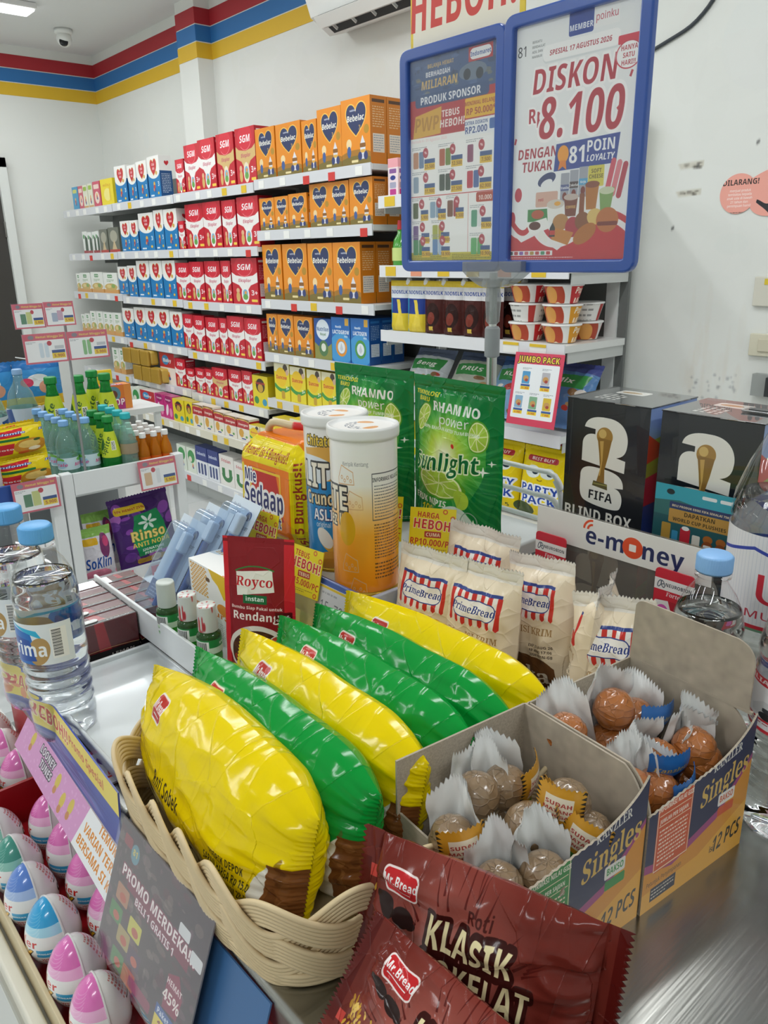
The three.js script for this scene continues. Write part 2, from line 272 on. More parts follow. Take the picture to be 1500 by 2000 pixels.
const sgm = (band, band2) => ART((c) => { R(c, 0, 0, 256, 256, '#c8152b'); sideText(c, '#b71327', '#e9e4e0'); PG(c, band, 0, 78, 30, 96, 88, 104, 146, 96, 176, 78, 176, 132, 128, 150, 108, 176, 88, 180, 68, 176, 48, 150, 0, 132); E(c, 88, 46, 64, 56, '#d92138'); c.strokeStyle = '#f08a90'; c.lineWidth = 3; c.beginPath(); c.arc(88, 46, 54, 0.15, 2.4); c.stroke(); T(c, 'SGM', 88, 50, 44, '#ffffff', { sk: 0.15 }); T(c, 'Eksplor', 88, 124, 24, '#c4516a', { sk: 0.12 });
  E(c, 88, 200, 26, 46, band2); E(c, 88, 194, 17, 22, '#7fb3d8'); E(c, 88, 214, 17, 16, '#6aa84f'); E(c, 90, 190, 8, 9, '#e6a24a'); T(c, '3+', 150, 190, 40, '#f6eeee'); E(c, 38, 180, 12, 14, '#e3b48c'); E(c, 38, 214, 14, 28, '#d8b36a'); R(c, 128, 226, 40, 14, '#f0cf4a', 4); });
cart.s = sgm('#f3efec', '#f4f2ee'); cart.g = sgm('#d9b878', '#f0e3c8');
cart.h = ART((c) => { R(c, 0, 0, 256, 256, '#1f7fbd'); R(c, 0, 0, 256, 92, '#f3f2ee'); E(c, 88, 92, 88, 44, '#f3f2ee'); R(c, 176, 92, 80, 164, '#1c4f86'); lines(c, 188, 110, 56, 12, 10, 4, '#cfd8e2'); heart(c, 224, 46, 16, '#c8202e'); heart(c, 88, 66, 52, '#c8202e', '#d8b25a', 7); T(c, 'Chil', 86, 52, 22, '#f5dfe0'); T(c, 'Kid', 88, 76, 22, '#f5dfe0'); E(c, 126, 104, 14, 12, '#d8ad52'); blob(c, 84, 168, 26); T(c, '3', 146, 170, 40, '#e9f2fa'); R(c, 20, 232, 50, 10, '#e8eef4', 3); E(c, 136, 226, 12, 9, '#f0c040'); });
cart.p = ART((c) => { R(c, 0, 0, 256, 256, '#eef0ea'); R(c, 0, 206, 256, 50, '#d9a05a'); E(c, 88, 176, 80, 44, '#cfae62'); E(c, 64, 168, 28, 22, '#e3cf8c'); E(c, 118, 164, 24, 26, '#8fae58'); R(c, 54, 24, 60, 40, '#3a8a46', 8); T(c, 'SUN', 84, 45, 26, '#f0f4ea'); lines(c, 40, 84, 90, 3, 12, 6, '#7fa46a'); lines(c, 188, 40, 56, 14, 12, 4, '#a8b0a4'); });
const plainArt = (bg, fn, side) => ART((c) => { R(c, 0, 0, 256, 256, bg); R(c, 176, 0, 80, 256, side || bg); lines(c, 188, 60, 56, 12, 12, 4, 'rgba(255,255,255,0.5)'); fn(c); });
cart.a0 = plainArt('#3d9cc9', (c) => { R(c, 20, 30, 120, 40, '#d8d86a', 12); blob(c, 84, 140, 34); });
cart.a1 = plainArt('#d0556a', (c) => { R(c, 20, 30, 130, 44, '#f0d6c8', 12); E(c, 88, 160, 56, 60, '#efd8c8'); blob(c, 88, 130, 26); });
cart.a2 = plainArt('#e4e4cf', (c) => { R(c, 20, 20, 130, 44, '#9bbd3c', 14); blob(c, 84, 140, 36); R(c, 0, 226, 176, 30, '#d3a56a'); });
cart.a3 = plainArt('#efd92c', (c) => { T(c, 'milna', 88, 60, 40, '#d8a010'); E(c, 90, 150, 50, 60, '#f6e98a'); R(c, 120, 60, 18, 150, '#e8c410', 8); });
cart.t = plainArt('#e8ebe6', (c) => { PG(c, '#2f4a36', 90, 40, 176, 80, 176, 256, 70, 256); E(c, 50, 60, 30, 26, '#4f9a58'); R(c, 0, 220, 176, 36, '#a02c34'); });
cart.d = plainArt('#6c7064', (c) => { E(c, 90, 90, 60, 60, '#a9a795'); PG(c, '#c9b48c', 40, 250, 90, 120, 140, 250); R(c, 0, 222, 176, 34, '#b8403a'); });
cart.n = ART((c) => { R(c, 0, 0, 256, 256, '#14509e'); PG(c, '#8f9048', 0, 150, 88, 200, 176, 150, 176, 256, 0, 256); E(c, 88, 70, 66, 64, '#dfe9f2'); T(c, 'Nutrilon', 88, 66, 34, '#27528e', { sk: 0.1, sx: 0.9 }); T(c, 'Royal', 90, 98, 22, '#4d7a4a'); E(c, 92, 186, 46, 50, '#4f7a4c'); E(c, 92, 180, 24, 26, '#e4e8d8'); });
const lac = (k, name) => ART((c) => { R(c, 0, 0, 256, 256, '#1668b8'); E(c, 88, 180, 110, 90, '#3f9ad6'); sideText(c, '#0e4c92', '#2f7ac2'); R(c, 128, 6, 34, 40, '#d9a83a'); T(c, 'Nestlé', 66, 54, 18, '#f0f4f8'); T(c, name, 88, 84, 30, '#f4f6f8', { sx: 0.84 }); T(c, 'PRO', 136, 108, 16, '#d8e6f2'); c.strokeStyle = k; c.lineWidth = 16; c.beginPath(); c.arc(92, 172, 44, 0, 7); c.stroke(); E(c, 92, 172, 34, 34, '#e9eef2'); PG(c, '#c9ced4', 92, 144, 108, 180, 92, 196, 76, 180); });
cart.l = lac('#e8952c', 'LACTOGROW'); cart.m = lac('#4f9a3e', 'LACTOGEN');
cart.y = ART((c) => { R(c, 0, 0, 256, 256, '#ecd92a'); R(c, 0, 0, 256, 60, '#efe9c4'); E(c, 130, 34, 26, 30, '#4a3a30'); E(c, 150, 60, 18, 20, '#d8b49a'); E(c, 80, 96, 62, 66, '#f2c818'); T(c, 'Dancow', 84, 98, 36, '#c8242c', { sx: 0.9 }); c.strokeStyle = '#3f9a44'; c.lineWidth = 26; c.beginPath(); c.moveTo(0, 150); c.quadraticCurveTo(80, 220, 176, 160); c.stroke(); T(c, '3+', 148, 168, 34, '#f4f4ea'); R(c, 76, 190, 40, 56, '#c9a02c', 10); R(c, 176, 0, 80, 256, '#d9c41e'); lines(c, 188, 60, 56, 12, 12, 4, '#a98c1e'); });
cart.k = ART((c) => { R(c, 0, 0, 256, 256, '#e8d322'); E(c, 90, 80, 50, 56, '#3a2c22'); E(c, 90, 100, 30, 34, '#caa23a'); T(c, 'Dancow', 88, 60, 30, '#d83030'); E(c, 40, 200, 26, 30, '#3f8f48'); E(c, 130, 210, 26, 28, '#3c9ac0'); R(c, 176, 0, 80, 256, '#cdb818'); });
cart.r = ART((c) => { R(c, 0, 0, 256, 256, '#c03038'); R(c, 0, 120, 256, 136, '#efe4dc'); E(c, 70, 60, 40, 40, '#3f8fc4'); T(c, 'Baby', 90, 62, 40, '#f4f4f0'); blob(c, 96, 170, 26); R(c, 176, 0, 80, 256, '#e9e2dc'); lines(c, 188, 60, 56, 14, 12, 4, '#a9a49e'); });
cart.e = ART((c) => { R(c, 0, 0, 256, 256, '#dfe6d8'); E(c, 90, 90, 66, 66, '#3f9650'); E(c, 70, 120, 30, 30, '#e6e2d0'); blob(c, 110, 170, 22); });
cart.i = ART((c) => { R(c, 0, 0, 256, 256, '#c8267c'); E(c, 88, 40, 64, 44, '#9a1a60'); T(c, 'Prenagen', 88, 44, 28, '#f6d8e6', { sx: 0.8 }); E(c, 60, 160, 24, 66, '#f2e2e8', 0.2); E(c, 128, 180, 28, 50, '#e88ab4'); R(c, 176, 0, 80, 256, '#b52070'); });
cart.c = ART((c) => { R(c, 0, 0, 256, 256, '#e9e2d4'); R(c, 0, 24, 256, 90, '#b5272e'); PG(c, '#8a6a4a', 0, 0, 176, 0, 176, 30, 88, 14, 0, 30); c.strokeStyle = '#e6b83a'; c.lineWidth = 8; c.beginPath(); c.moveTo(0, 30); c.quadraticCurveTo(88, 0, 176, 36); c.stroke(); T(c, 'Energen', 92, 70, 34, '#f6eee0', { sk: 0.1 }); E(c, 60, 170, 34, 50, '#d9a23c'); E(c, 120, 190, 34, 34, '#e8e2c8'); E(c, 130, 206, 14, 14, '#5a9a44'); R(c, 60, 226, 60, 14, '#2f4a9a', 4); });
cart.u = ART((c) => { R(c, 0, 0, 256, 256, '#e6e9ee'); R(c, 0, 0, 256, 120, '#22347e'); T(c, 'Indomilk', 88, 60, 34, '#d8dff0', { sx: 0.9 }); for (let i = 0; i < 3; i++) R(c, 24 + i * 48, 140, 30, 96, '#34457e', 10); });
cart.w = ART((c) => { R(c, 0, 0, 256, 256, '#ece8e2'); T(c, 'Frisian', 86, 46, 38, '#c04450', { sx: 0.9 }); c.strokeStyle = '#2f7a3e'; c.lineWidth = 36; c.beginPath(); c.arc(90, 160, 46, 0, Math.PI); c.stroke(); R(c, 30, 110, 36, 60, '#2f7a3e'); R(c, 114, 110, 36, 60, '#2f7a3e'); });
const cartonGeo = (() => { const g = B(1, 1, 1); g.translate(0.5, 0.5, 0.5); const p = g.attributes.position, n = g.attributes.normal, u = g.attributes.uv; for (let i = 0; i < p.count; i++) { const x = p.getX(i), y = p.getY(i), z = p.getZ(i); if (n.getX(i) < -0.5) u.setXY(i, z * 0.684 + 0.001, y); else if (Math.abs(n.getZ(i)) > 0.5) u.setXY(i, 0.69 + x * 0.308, y); else u.setXY(i, 0.7 + z * 0.05, 0.965 + x * 0.03); } return g; })();
const artSheet = PM(tex(1536, 1024, (c) => { arts.forEach((fn, i) => { c.save(); c.translate((i % 6) * 256, Math.floor(i / 6) * 256); c.beginPath(); c.rect(0, 0, 256, 256); c.clip(); fn(c); c.restore(); }); }), 0.35, { clearcoat: 0.25, clearcoatRoughness: 0.25 });
const cartonGeos = arts.map((_, i) => { const g = cartonGeo.clone(), u = g.attributes.uv; for (let k = 0; k < u.count; k++) u.setXY(k, ((i % 6) + 0.004 + u.getX(k) * 0.992) / 6, 1 - (Math.floor(i / 6) + 1 - (0.004 + u.getY(k) * 0.992)) / 4); return g; });
const KIND = { b: ['orange milk carton with navy heart', 'orange cartons'], v: ['orange rocket milk carton', 'orange rocket cartons'], s: ['red milk carton with white band', 'red cartons'], g: ['red milk carton with gold band', 'gold banded red cartons'], h: ['blue red-heart milk carton', 'red heart cartons'], p: ['white baby porridge carton with green logo', 'white porridge cartons'], a0: ['small light blue baby biscuit carton', 'light blue cartons'], a1: ['small pink baby biscuit carton', 'pink cartons'], a2: ['small cream carton with green logo', 'cream cartons'], a3: ['yellow baby biscuit carton', 'yellow biscuit cartons'], t: ['slim white and dark green pack', 'slim packs'], d: ['grey patterned food pack', 'grey packs'], n: ['blue olive milk carton with white disc', 'blue olive cartons'], l: ['blue milk carton with orange ring', 'orange ring cartons'], m: ['blue milk carton with green ring', 'green ring cartons'], y: ['yellow milk carton with green swoosh', 'yellow cartons'], k: ['yellow carton with brown picture', 'yellow brown cartons'], r: ['red and white baby food carton', 'red white cartons'], e: ['pale carton with green disc', 'green disc cartons'], i: ['magenta milk carton', 'magenta cartons'], c: ['red and cream cereal drink carton', 'cereal cartons'], o: ['pale carton beside cans', 'pale cartons'], u: ['blue and white milk powder carton', 'blue white cartons'], w: ['white carton with green letter', 'green letter cartons'] };
cart.o = cart.e;
const ROWS = ['a0 -5.85 .104 .148|a1 -5.74 .084 .147|a2 -5.65 .078 .147|a2 -5.56 .076 .15|a1 -5.48 .118 .156|a3 -5.35 .196 .159|h -5.11 .169 .213|h -4.93 .118 .203|h -4.8 .14 .213|h -4.64 .152 .224|s -4.3 .099 .176|s -4.19 .159 .235|s -4.03 .176 .244|g -3.84 .168 .249|g -3.66 .18 .254|b -3.47 .165 .221|b -3.3 .197 .22|b -3.1 .112 .211|b -2.98 .168 .239|b -2.81 .188 .25',
  't -5.77 .086 .145|t -5.68 .077 .137|t -5.59 .057 .139|t -5.53 .06 .141|d -5.46 .131 .148|d -5.32 .168 .155|h -5.12 .139 .184|h -4.97 .116 .182|h -4.84 .201 .216|h -4.63 .123 .224|h -4.5 .165 .222|s -4.33 .073 .152|s -4.24 .2 .233|s -4.03 .189 .233|s -3.83 .138 .23|s -3.68 .2 .236|v -3.47 .13 .147|v -3.34 .116 .148|b -3.22 .146 .152|v -3.06 .148 .182|v -2.91 .138 .18|b -2.77 .153 .183',
  'p -5.98 .08 .127|p -5.9 .186 .132|p -5.7 .205 .137|p -5.49 .23 .133|h -5.24 .146 .172|h -5.09 .13 .191|h -4.94 .18 .219|h -4.75 .165 .218|h -4.58 .165 .218|s -4.41 .17 .204|s -4.24 .165 .214|s -4.07 .171 .216|s -3.89 .102 .217|s -3.78 .25 .229|v -3.47 .165 .256|b -3.3 .2 .256|b -3.09 .188 .254|v -2.9 .193 .254',
  'p -5.98 .067 .12|p -5.91 .1 .128|p -5.8 .105 .15|p -5.69 .104 .151|p -5.58 .094 .15|p -5.48 .08 .151|p -5.4 .133 .153|h -5.24 .174 .19|h -5.06 .169 .211|h -4.89 .165 .212|h -4.72 .173 .212|h -4.54 .156 .204|s -4.38 .127 .195|s -4.25 .133 .203|s -4.11 .147 .198|s -3.96 .088 .2|s -3.87 .174 .215|s -3.69 .16 .212|b -3.47 .097 .189|b -3.37 .138 .189|b -3.23 .153 .187|n -3.07 .135 .185|l -2.93 .138 .197|m -2.79 .131 .198',
  'p -5.49 .112 .171|p -5.37 .086 .175|r -4.75 .205 .193|s -4.54 .136 .172|s -4.4 .105 .122|s -4.29 .114 .147|s -4.17 .088 .153|g -4.08 .169 .17|s -3.9 .138 .174|s -3.76 .108 .18|k -3.65 .152 .168|y -3.43 .138 .185|y -3.29 .133 .178|y -3.15 .118 .175|y -3.03 .118 .175|l -2.91 .135 .175',
  'p -5.117 .105 .127|e -5.005 .125 .141|r -4.876 .208 .139|i -4.664 .12 .139|i -4.54 .12 .139|k -4.417 .147 .136|k -4.268 .1 .138|c -4.166 .127 .134|c -4.037 .113 .139|c -3.923 .112 .124|c -3.809 .128 .12|c -3.678 .128 .12|y -3.548 .104 .1|y -3.443 .114 .1|y -3.317 .15 .171|y -3.161 .169 .186|y -2.986 .134 .19',
  'o -4.424 .118 .15|e -4.303 .115 .15|u -4.177 .138 .18|u -4.037 .127 .18|w -3.908 .16 .175|w -3.747 .142 .16'];
ROWS.forEach((line, k) => { const seen = {}; line.split('|').forEach((e) => {
  const [n, a, w0, h0] = e.split(' '), z = +a, w = +w0, h = +h0, b = z > -3.5 ? 3 : z > -4.33 ? 2 : z > -5.16 ? 1 : 0, xf = k > 4 ? 2.115 : 2.215, dep = Math.min(0.085, Math.max(0.05, w * 0.5));
  const deep = n === 'b' || n === 'v' ? (z > -2.95 ? 3 : 1) : (n === 'l' || n === 'm') && z > -2.95 ? 3 : 1;
  for (let i = 0; i < deep; i++) {
    const small = 'bvshy'.includes(n) && h < 0.19 && k !== 4 && k !== 5;
    const m = solo('milk_carton', cartonGeos[cart[n]], artSheet, (small ? 'smaller ' : '') + KIND[n][0] + (i ? ' behind, on the ' : ' on the ') + rowName[k] + ' wall shelf' + (i ? '' : ', ' + ORD[seen[n + small] = (seen[n + small] ?? -1) + 1] + ' from far wall'), 'carton', [xf + (deep > 1 ? 0 : rr(0, 0.006)) + i * (dep + 0.003), BAYS[b][2][k] + 0.0006, z + 0.001], null, (small ? 'smaller ' : '') + KIND[n][1] + (i ? ' behind' : '') + ', ' + rowName[k] + ' wall shelf');
    m.scale.set(dep, h, w - 0.003);
  }
}); });
// gold tubs laid on their sides, fifth shelf
{
  const lid = RB(0.02, 0.098, 0.118, 0.02, 3), tub = RB(0.06, 0.09, 0.11, 0.016, 3), gold = P('#a9852a', 0.35), pale = P('#c9a84a', 0.4);
  for (const [z, y, r] of [[-5.1, 1, 1], [-4.965, 1, 1], [-4.83, 1, 1], [-5.02, 0, 0], [-4.885, 0, 0], [-4.757, 0, 0]].map(([z, u], i) => [z - (u ? 0.06 : 0), u, i % 3])) {
    const t = thing('gold_tub', (y ? 'gold lidded tub in the upper layer of the fifth shelf, ' : 'gold lidded tub in the lower layer of the fifth shelf, ') + ORD[r] + ' from far wall', 'tub', [2.16, 0.636 + y * 0.101, z], 0, y ? 'upper gold tubs' : 'lower gold tubs');
    part('lid', lid, gold, t, [0, 0.049, 0.06]); part('tub', tub, pale, t, [0.04, 0.049, 0.06]);
  }
}
// =============== shelf bay right of the milk: sweet milk pouches, cup noodles, snacks ===============
const SH = { top: 1.602, b: 1.339, a: 1.082, c: 0.772, d: 0.42 };
{
  const t = thing('shelving_unit', 'white wall shelving bay with cup noodles and condensed milk pouches', 'shelf', [0, 0, 0]), z0 = -2.56, z1 = -1.62, zm = (z0 + z1) / 2, L = z1 - z0;
  part('back_panel', B(0.012, 1.7, L), shelfBack, t, [2.555, 0.95, zm]);
  for (const z of [z0 + 0.02, z1 - 0.06]) { const u = part('upright', B(0.05, 1.82, 0.05), metalWhite, t, [2.566, 0.91, z]); if (z > zm) { for (let i = 0; i < 30; i++) part('slot', B(0.01, 0.022, 0.006), P('#33383a', 0.6), u, [-0.012, -0.2 + i * 0.036, 0.0235]); } }
  part('base_plinth', B(0.36, 0.1, L), metalGrey, t, [2.36, 0.05, zm]);
  for (const y of Object.values(SH)) {
    part('shelf_board', B(0.35, 0.024, L), metalWhite, t, [2.375, y - 0.013, zm]);
    const r = part('price_rail', B(0.006, 0.046, L), P('#e6e7ea', 0.3), t, [2.197, y - 0.02, zm]);
    if (y === SH.a) for (const z of [0.24, 0.36]) { part('price_tag', B(0.002, 0.036, 0.07), tagMats[0], r, [-0.004, 0, z]); part('price_tag', B(0.002, 0.01, 0.07), tagMats[1], r, [-0.0055, 0.014, z]); }
    if (y === SH.b || y === SH.top) for (let i = 0; i < 6; i++) part('price_tag', B(0.002, 0.036, 0.06), i % 3 === 1 ? P('#e89a7a', 0.5) : tagMats[1], r, [-0.004, 0, -0.4 + i * 0.15]);
    for (const z of [z0 + 0.01, z1 - 0.006]) part('bracket', B(0.33, 0.045, 0.004), metalGrey, t, [2.385, y - 0.04, z]);
  }
}
{ // condensed milk pouches with corner spouts
  const art = (dark) => film(tex(512, 512, (c) => { R(c, 0, 0, 512, 512, dark ? '#4a1f1c' : '#e2c83a'); if (!dark) { R(c, 0, 160, 512, 170, '#27408f'); PG(c, '#e8d050', 90, 512, 150, 330, 110, 190, 160, 190, 190, 330, 230, 512); R(c, 0, 160, 30, 352, '#3aa0c8'); } else { E(c, 130, 330, 90, 120, '#2c1210'); E(c, 120, 360, 50, 60, '#7a3428'); R(c, 100, 440, 60, 40, '#d8b84a'); } R(c, 0, 0, 512, 60, '#e8c832'); R(c, 0, 56, 512, 120, dark ? '#e9e8ea' : '#e8ecf0'); T(c, 'INDOMILK', 126, 116, 50, '#25449a', { sx: 0.95 }); T(c, 'INDOMILK', 386, 116, 50, '#25449a', { sx: 0.95 }); }), 0.002, 0.25);
  const mats2 = [art(false), art(true)], g = bagGeo({ w: 0.1, h: 0.2, d: 0.05, low: 1, seal: 0.01, edge: 0.006, wr: 0.003, nx: 24, ny: 30 });
  const cap = lathe([[0, 0.026], [0.009, 0.026], [0.011, 0.022], [0.011, 0.008], [0.008, 0.006], [0.008, 0], [0, 0]], 16);
  [[-2.493, 0], [-2.39, 0], [-2.29, 1], [-2.186, 1], [-2.082, 1], [-1.985, 1], [-1.955, 1]].forEach(([z, k], i) => {
    const t = thing('milk_pouch', (k ? 'dark brown condensed milk pouch with white spout, ' + ORD[i - 2] : 'yellow and blue condensed milk pouch with white spout, ' + ORD[i]) + ' from the milk cartons', 'pouch', [2.245 + (i > 5 ? 0.07 : 0), SH.a, z], -Math.PI / 2 + 0.05, k ? 'chocolate milk pouches' : 'plain milk pouches');
    part('pouch', g, mats2[k], t); part('spout_cap', cap, P('#f1f2f0', 0.4), t, [0.045, 0.186, 0], [0, 0, -0.6]);
  });
}
{ // cup noodles
  const art = (k) => PM(tex(512, 256, (c) => { R(c, 0, 0, 512, 256, '#efeeea'); for (const o of [0, 256]) { PG(c, k, o + 10, 50, o + 120, 40, o + 150, 170, o + 20, 190); E(c, o + 180, 110, 62, 70, '#b9472c'); E(c, o + 170, 100, 34, 36, '#e0a050'); E(c, o + 205, 140, 18, 16, '#f0e0c0'); E(c, o + 150, 150, 14, 12, '#5f9a48'); T(c, 'Pop', o + 66, 80, 34, '#fff2e0', { sk: 0.2 }); T(c, 'Mie', o + 74, 124, 44, '#fff2e0', { sk: 0.2 }); } }), 0.4);
  const ms = [art('#c9252c'), art('#e09a1e')], back = PM(tex(256, 128, (c) => { R(c, 0, 0, 256, 128, '#e9e8e4'); R(c, 118, 20, 16, 90, '#b8342e'); lines(c, 10, 30, 90, 7, 11, 4, '#9a9a98'); lines(c, 150, 30, 90, 7, 11, 4, '#9a9a98'); }), 0.4);
  const body = lathe([[0, 0], [0.048, 0], [0.05, 0.003], [0.066, 0.058], [0.066, 0.06]], 36), rim = lathe([[0.064, 0.058], [0.069, 0.058], [0.07, 0.061], [0.069, 0.064], [0, 0.0645]], 36);
  const cup = (z, lev, m, x, turn, lab, grp) => { const t = thing('cup_noodles', lab, 'noodle cup', [x, SH.a + 0.0005 + lev * 0.0655, z], turn, grp); part('cup', body, m, t); part('lid', rim, P('#f4f4f2', 0.4), t); };
  const lv = ['bottom of its stack', 'middle of its stack', 'top of its stack'];
  [ms[0], back, ms[0]].forEach((m, i) => cup(-1.848, i, m, 2.28, 2.5, 'cup noodles beside the milk pouches, ' + lv[i], null));
  [ms[1], ms[1], ms[0]].forEach((m, i) => cup(-1.704, i, m, 2.285, 2.5, 'cup noodles at the open end of bay shelf, ' + lv[i], null));
  [ms[0], back].forEach((m, i) => cup(-1.715, i, m, 2.428, 3.4, i ? 'upper white cup noodles at the back of bay shelf' : 'lower red cup noodles at the back of bay shelf', null));
}
{ // goods on the two upper shelves, mostly behind the poster frames
  const pk = PM(tex(128, 256, (c) => { R(c, 0, 0, 128, 256, '#f2dfe2'); R(c, 0, 0, 128, 60, '#f0a8b0'); R(c, 20, 70, 88, 30, '#8a5a9c', 6); E(c, 64, 130, 34, 16, '#2a3a8c'); R(c, 24, 160, 80, 40, '#a8a8c0', 8); R(c, 24, 206, 80, 40, '#c03a8c', 8); }), 0.35);
  const a = thing('baby_soap_box', 'pale pink carton with purple print on upper bay shelf', 'carton', [2.23, SH.top, -2.51]); part('box', shift(RB(0.045, 0.14, 0.06, 0.002), 0.0225, 0.07, 0), pk, a);
  const b = thing('baby_lotion_bottle', 'white pouch with red print beside pink carton on upper shelf', 'pouch', [2.26, SH.top, -2.42], -Math.PI / 2);
  part('pouch', bagGeo({ w: 0.1, h: 0.21, d: 0.05, low: 1, seal: 0.012, nx: 20, ny: 24 }), film(tex(256, 256, (c) => { R(c, 0, 0, 256, 256, '#efeeec'); E(c, 64, 110, 34, 20, '#c8323c'); R(c, 0, 170, 256, 20, '#e8b23a'); R(c, 0, 190, 256, 66, '#cc2a36'); })), b);
  const gb = lathe([[0, 0], [0.032, 0], [0.034, 0.004], [0.036, 0.06], [0.03, 0.1], [0.014, 0.125], [0.014, 0.14], [0, 0.14]], 24);
  for (const [z, l] of [[-2.5, 'green dish soap bottle with red cap on the bay shelf edge'], [-2.4, 'green dish soap bottle behind the poster frame']]) { const s = thing('green_bottle', l, 'bottle', [2.26, SH.b, z]); part('body', gb, P('#3f9a2c', 0.2, { clearcoat: 1 }), s); part('cap', CY(0.012, 0.015, 0.035), P('#c8303a', 0.4), s, [0, 0.157, 0]); part('label', CY(0.0365, 0.0365, 0.05, 24), P('#cfe08a', 0.4), s, [0, 0.045, 0]); }
}
{ // snack bags leaning back on the third bay shelf
  const art = (a, b, t1) => film(tex(512, 512, (c) => { R(c, 0, 0, 512, 512, a); for (let o = 0; o < 512; o += 256) { R(c, o, 0, 256, 90, b); for (let i = 0; i < 14; i++) E(c, o + rr(30, 226), rr(230, 470), rr(14, 34), rr(12, 26), ['#b89a6a', '#d8cfc0', '#4f9a5a', '#b8483c', '#8a6a48', '#e2ddd4'][i % 6], rnd() * 3); PG(c, '#3f8f4a', o + 20, 130, o + 236, 110, o + 220, 220, o + 36, 230); T(c, t1, o + 128, 170, 54, '#efece4', { sk: 0.15 }); } }), 0.004, 0.2);
  const g = [1, 2, 3, 4].map((s) => bagGeo({ w: 0.23, h: 0.25, d: 0.08, seal: 0.02, sd: s, wr: 0.006, nx: 28, ny: 34 }));
  [[-2.42, art('#cfd4d8', '#6c7690', 'Beng'), 'silver snack bag with green flash left of the snack row'], [-2.16, art('#b8bcae', '#505c78', 'PRUS'), 'silver grey snack bag with brown biscuits in the snack row'], [-1.93, art('#7fa6c8', '#3a5c94', 'Kuaci'), 'light blue snack bag beside the jumbo pack poster'], [-1.71, art('#5c84b4', '#48508c', 'Mix'), 'blue snack bag behind the jumbo pack poster']].forEach(([z, m, l], i) => { const t = thing('snack_bag', l, 'snack bag', [2.27, SH.c + 0.012, z]); const p = part('bag', g[i], m, t); p.rotation.set(0, -Math.PI / 2, 0); t.rotation.z = -0.55; });
}
{ // jumbo pack poster hanging from the rail
  const m = PM(tex(420, 560, (c, w, h) => { R(c, 0, 0, w, h, '#d6405c'); R(c, 26, 86, w - 52, h - 140, '#eef1f3', 10); T(c, 'JUMBO PACK', w / 2, 50, 62, '#f0d648', { st: '#5a2a20', sw: 12, sx: 0.92 }); const it = [[120, 150, '#4f9ac8'], [290, 150, '#b8b6bc'], [84, 340, '#8ab0cc'], [210, 340, '#7fae8a'], [330, 340, '#d8b83a']]; it.forEach(([x, y, k], i) => { lines(c, x - 38, y - 34, 80, 2, 9, 4, '#8a8f98'); R(c, x - 34, y - 8, 68, 96, k, 6); E(c, x, y + 46, 24, 22, '#c99a5a'); E(c, x + 6, y + 60, 14, 12, '#a8443a'); R(c, x - 38, y + 92, 80, 16, '#3a5a9c'); R(c, x - 38, y + 108, 80, 26, '#ecd02e'); T(c, ['11', '12', '6', '6', '7'][i] + '.900', x + 2, y + 122, 22, '#c0392b'); }); }), 0.4);
  const t = thing('promo_poster', 'pink framed jumbo pack poster hanging from the bay shelf', 'poster'); part('sheet', cardGeo(0.21, 0.25, 0.0015), m, t, [0, -0.125, 0]);
  aim(t, [2.185, 1.052, -1.713], [0, 0.02, 1], [0.2, 1, 0]);
}
{ // party pack bags on the lower shelf
  const m = film(tex(512, 512, (c) => { R(c, 0, 0, 512, 512, '#ecd015'); for (const o of [0, 256]) { R(c, o + 40, 60, 176, 40, '#b8323a', 14); T(c, 'BEST BUY', o + 128, 80, 28, '#f4e0d8'); for (const [x, r] of [[88, 44], [172, 38]]) { E(c, o + x, 170, r, r, '#e4ece8'); E(c, o + x + 14, 168, 18, 20, '#2a3a44'); E(c, o + x + 20, 160, 5, 6, '#ffffff'); } c.strokeStyle = '#8a6a14'; c.lineWidth = 6; c.beginPath(); c.arc(o + 134, 214, 14, 0.4, 2.8); c.stroke(); T(c, 'PARTY', o + 128, 290, 76, '#2a4aa6', { st: '#eef0f4', sw: 22, sx: 0.95 }); T(c, 'PACK', o + 128, 370, 80, '#2a4aa6', { st: '#eef0f4', sw: 22 }); E(c, o + 40, 450, 60, 50, '#4a5a34'); T(c, '5', o + 200, 460, 40, '#3a4a1c'); } }), 0.004, 0.2);
  [[-2.35, 0, 1], [-2.145, 0.04, 2], [-1.94, 0, 3], [-1.735, 0.03, 4]].forEach(([z, r, s], i) => { const t = thing('party_snack_bag', 'yellow party pack snack bag in front, ' + ORD[i] + ' from the milk cartons', 'snack bag', [2.25, SH.d + 0.012, z], 0, 'front party packs'); const p = part('bag', bagGeo({ w: 0.2, h: 0.27, d: 0.07, seal: 0.02, sd: s, wr: 0.006, nx: 28, ny: 34 }), m, t); p.rotation.y = -Math.PI / 2 + r; t.rotation.z = -0.12; });
  [[-2.2, 0], [-1.98, 0.06], [-1.76, 0]].forEach(([z, r], i) => { const t = thing('party_snack_bag', 'yellow party pack snack bag behind the front row, ' + ORD[i] + ' from the milk cartons', 'snack bag', [2.37, SH.d + 0.014, z], 0, 'rear party packs'); const p = part('bag', bagGeo({ w: 0.2, h: 0.31, d: 0.06, seal: 0.02, sd: 7 + i, wr: 0.006, nx: 24, ny: 30 }), m, t); p.rotation.y = -Math.PI / 2 + r; t.rotation.z = -0.2; });
}
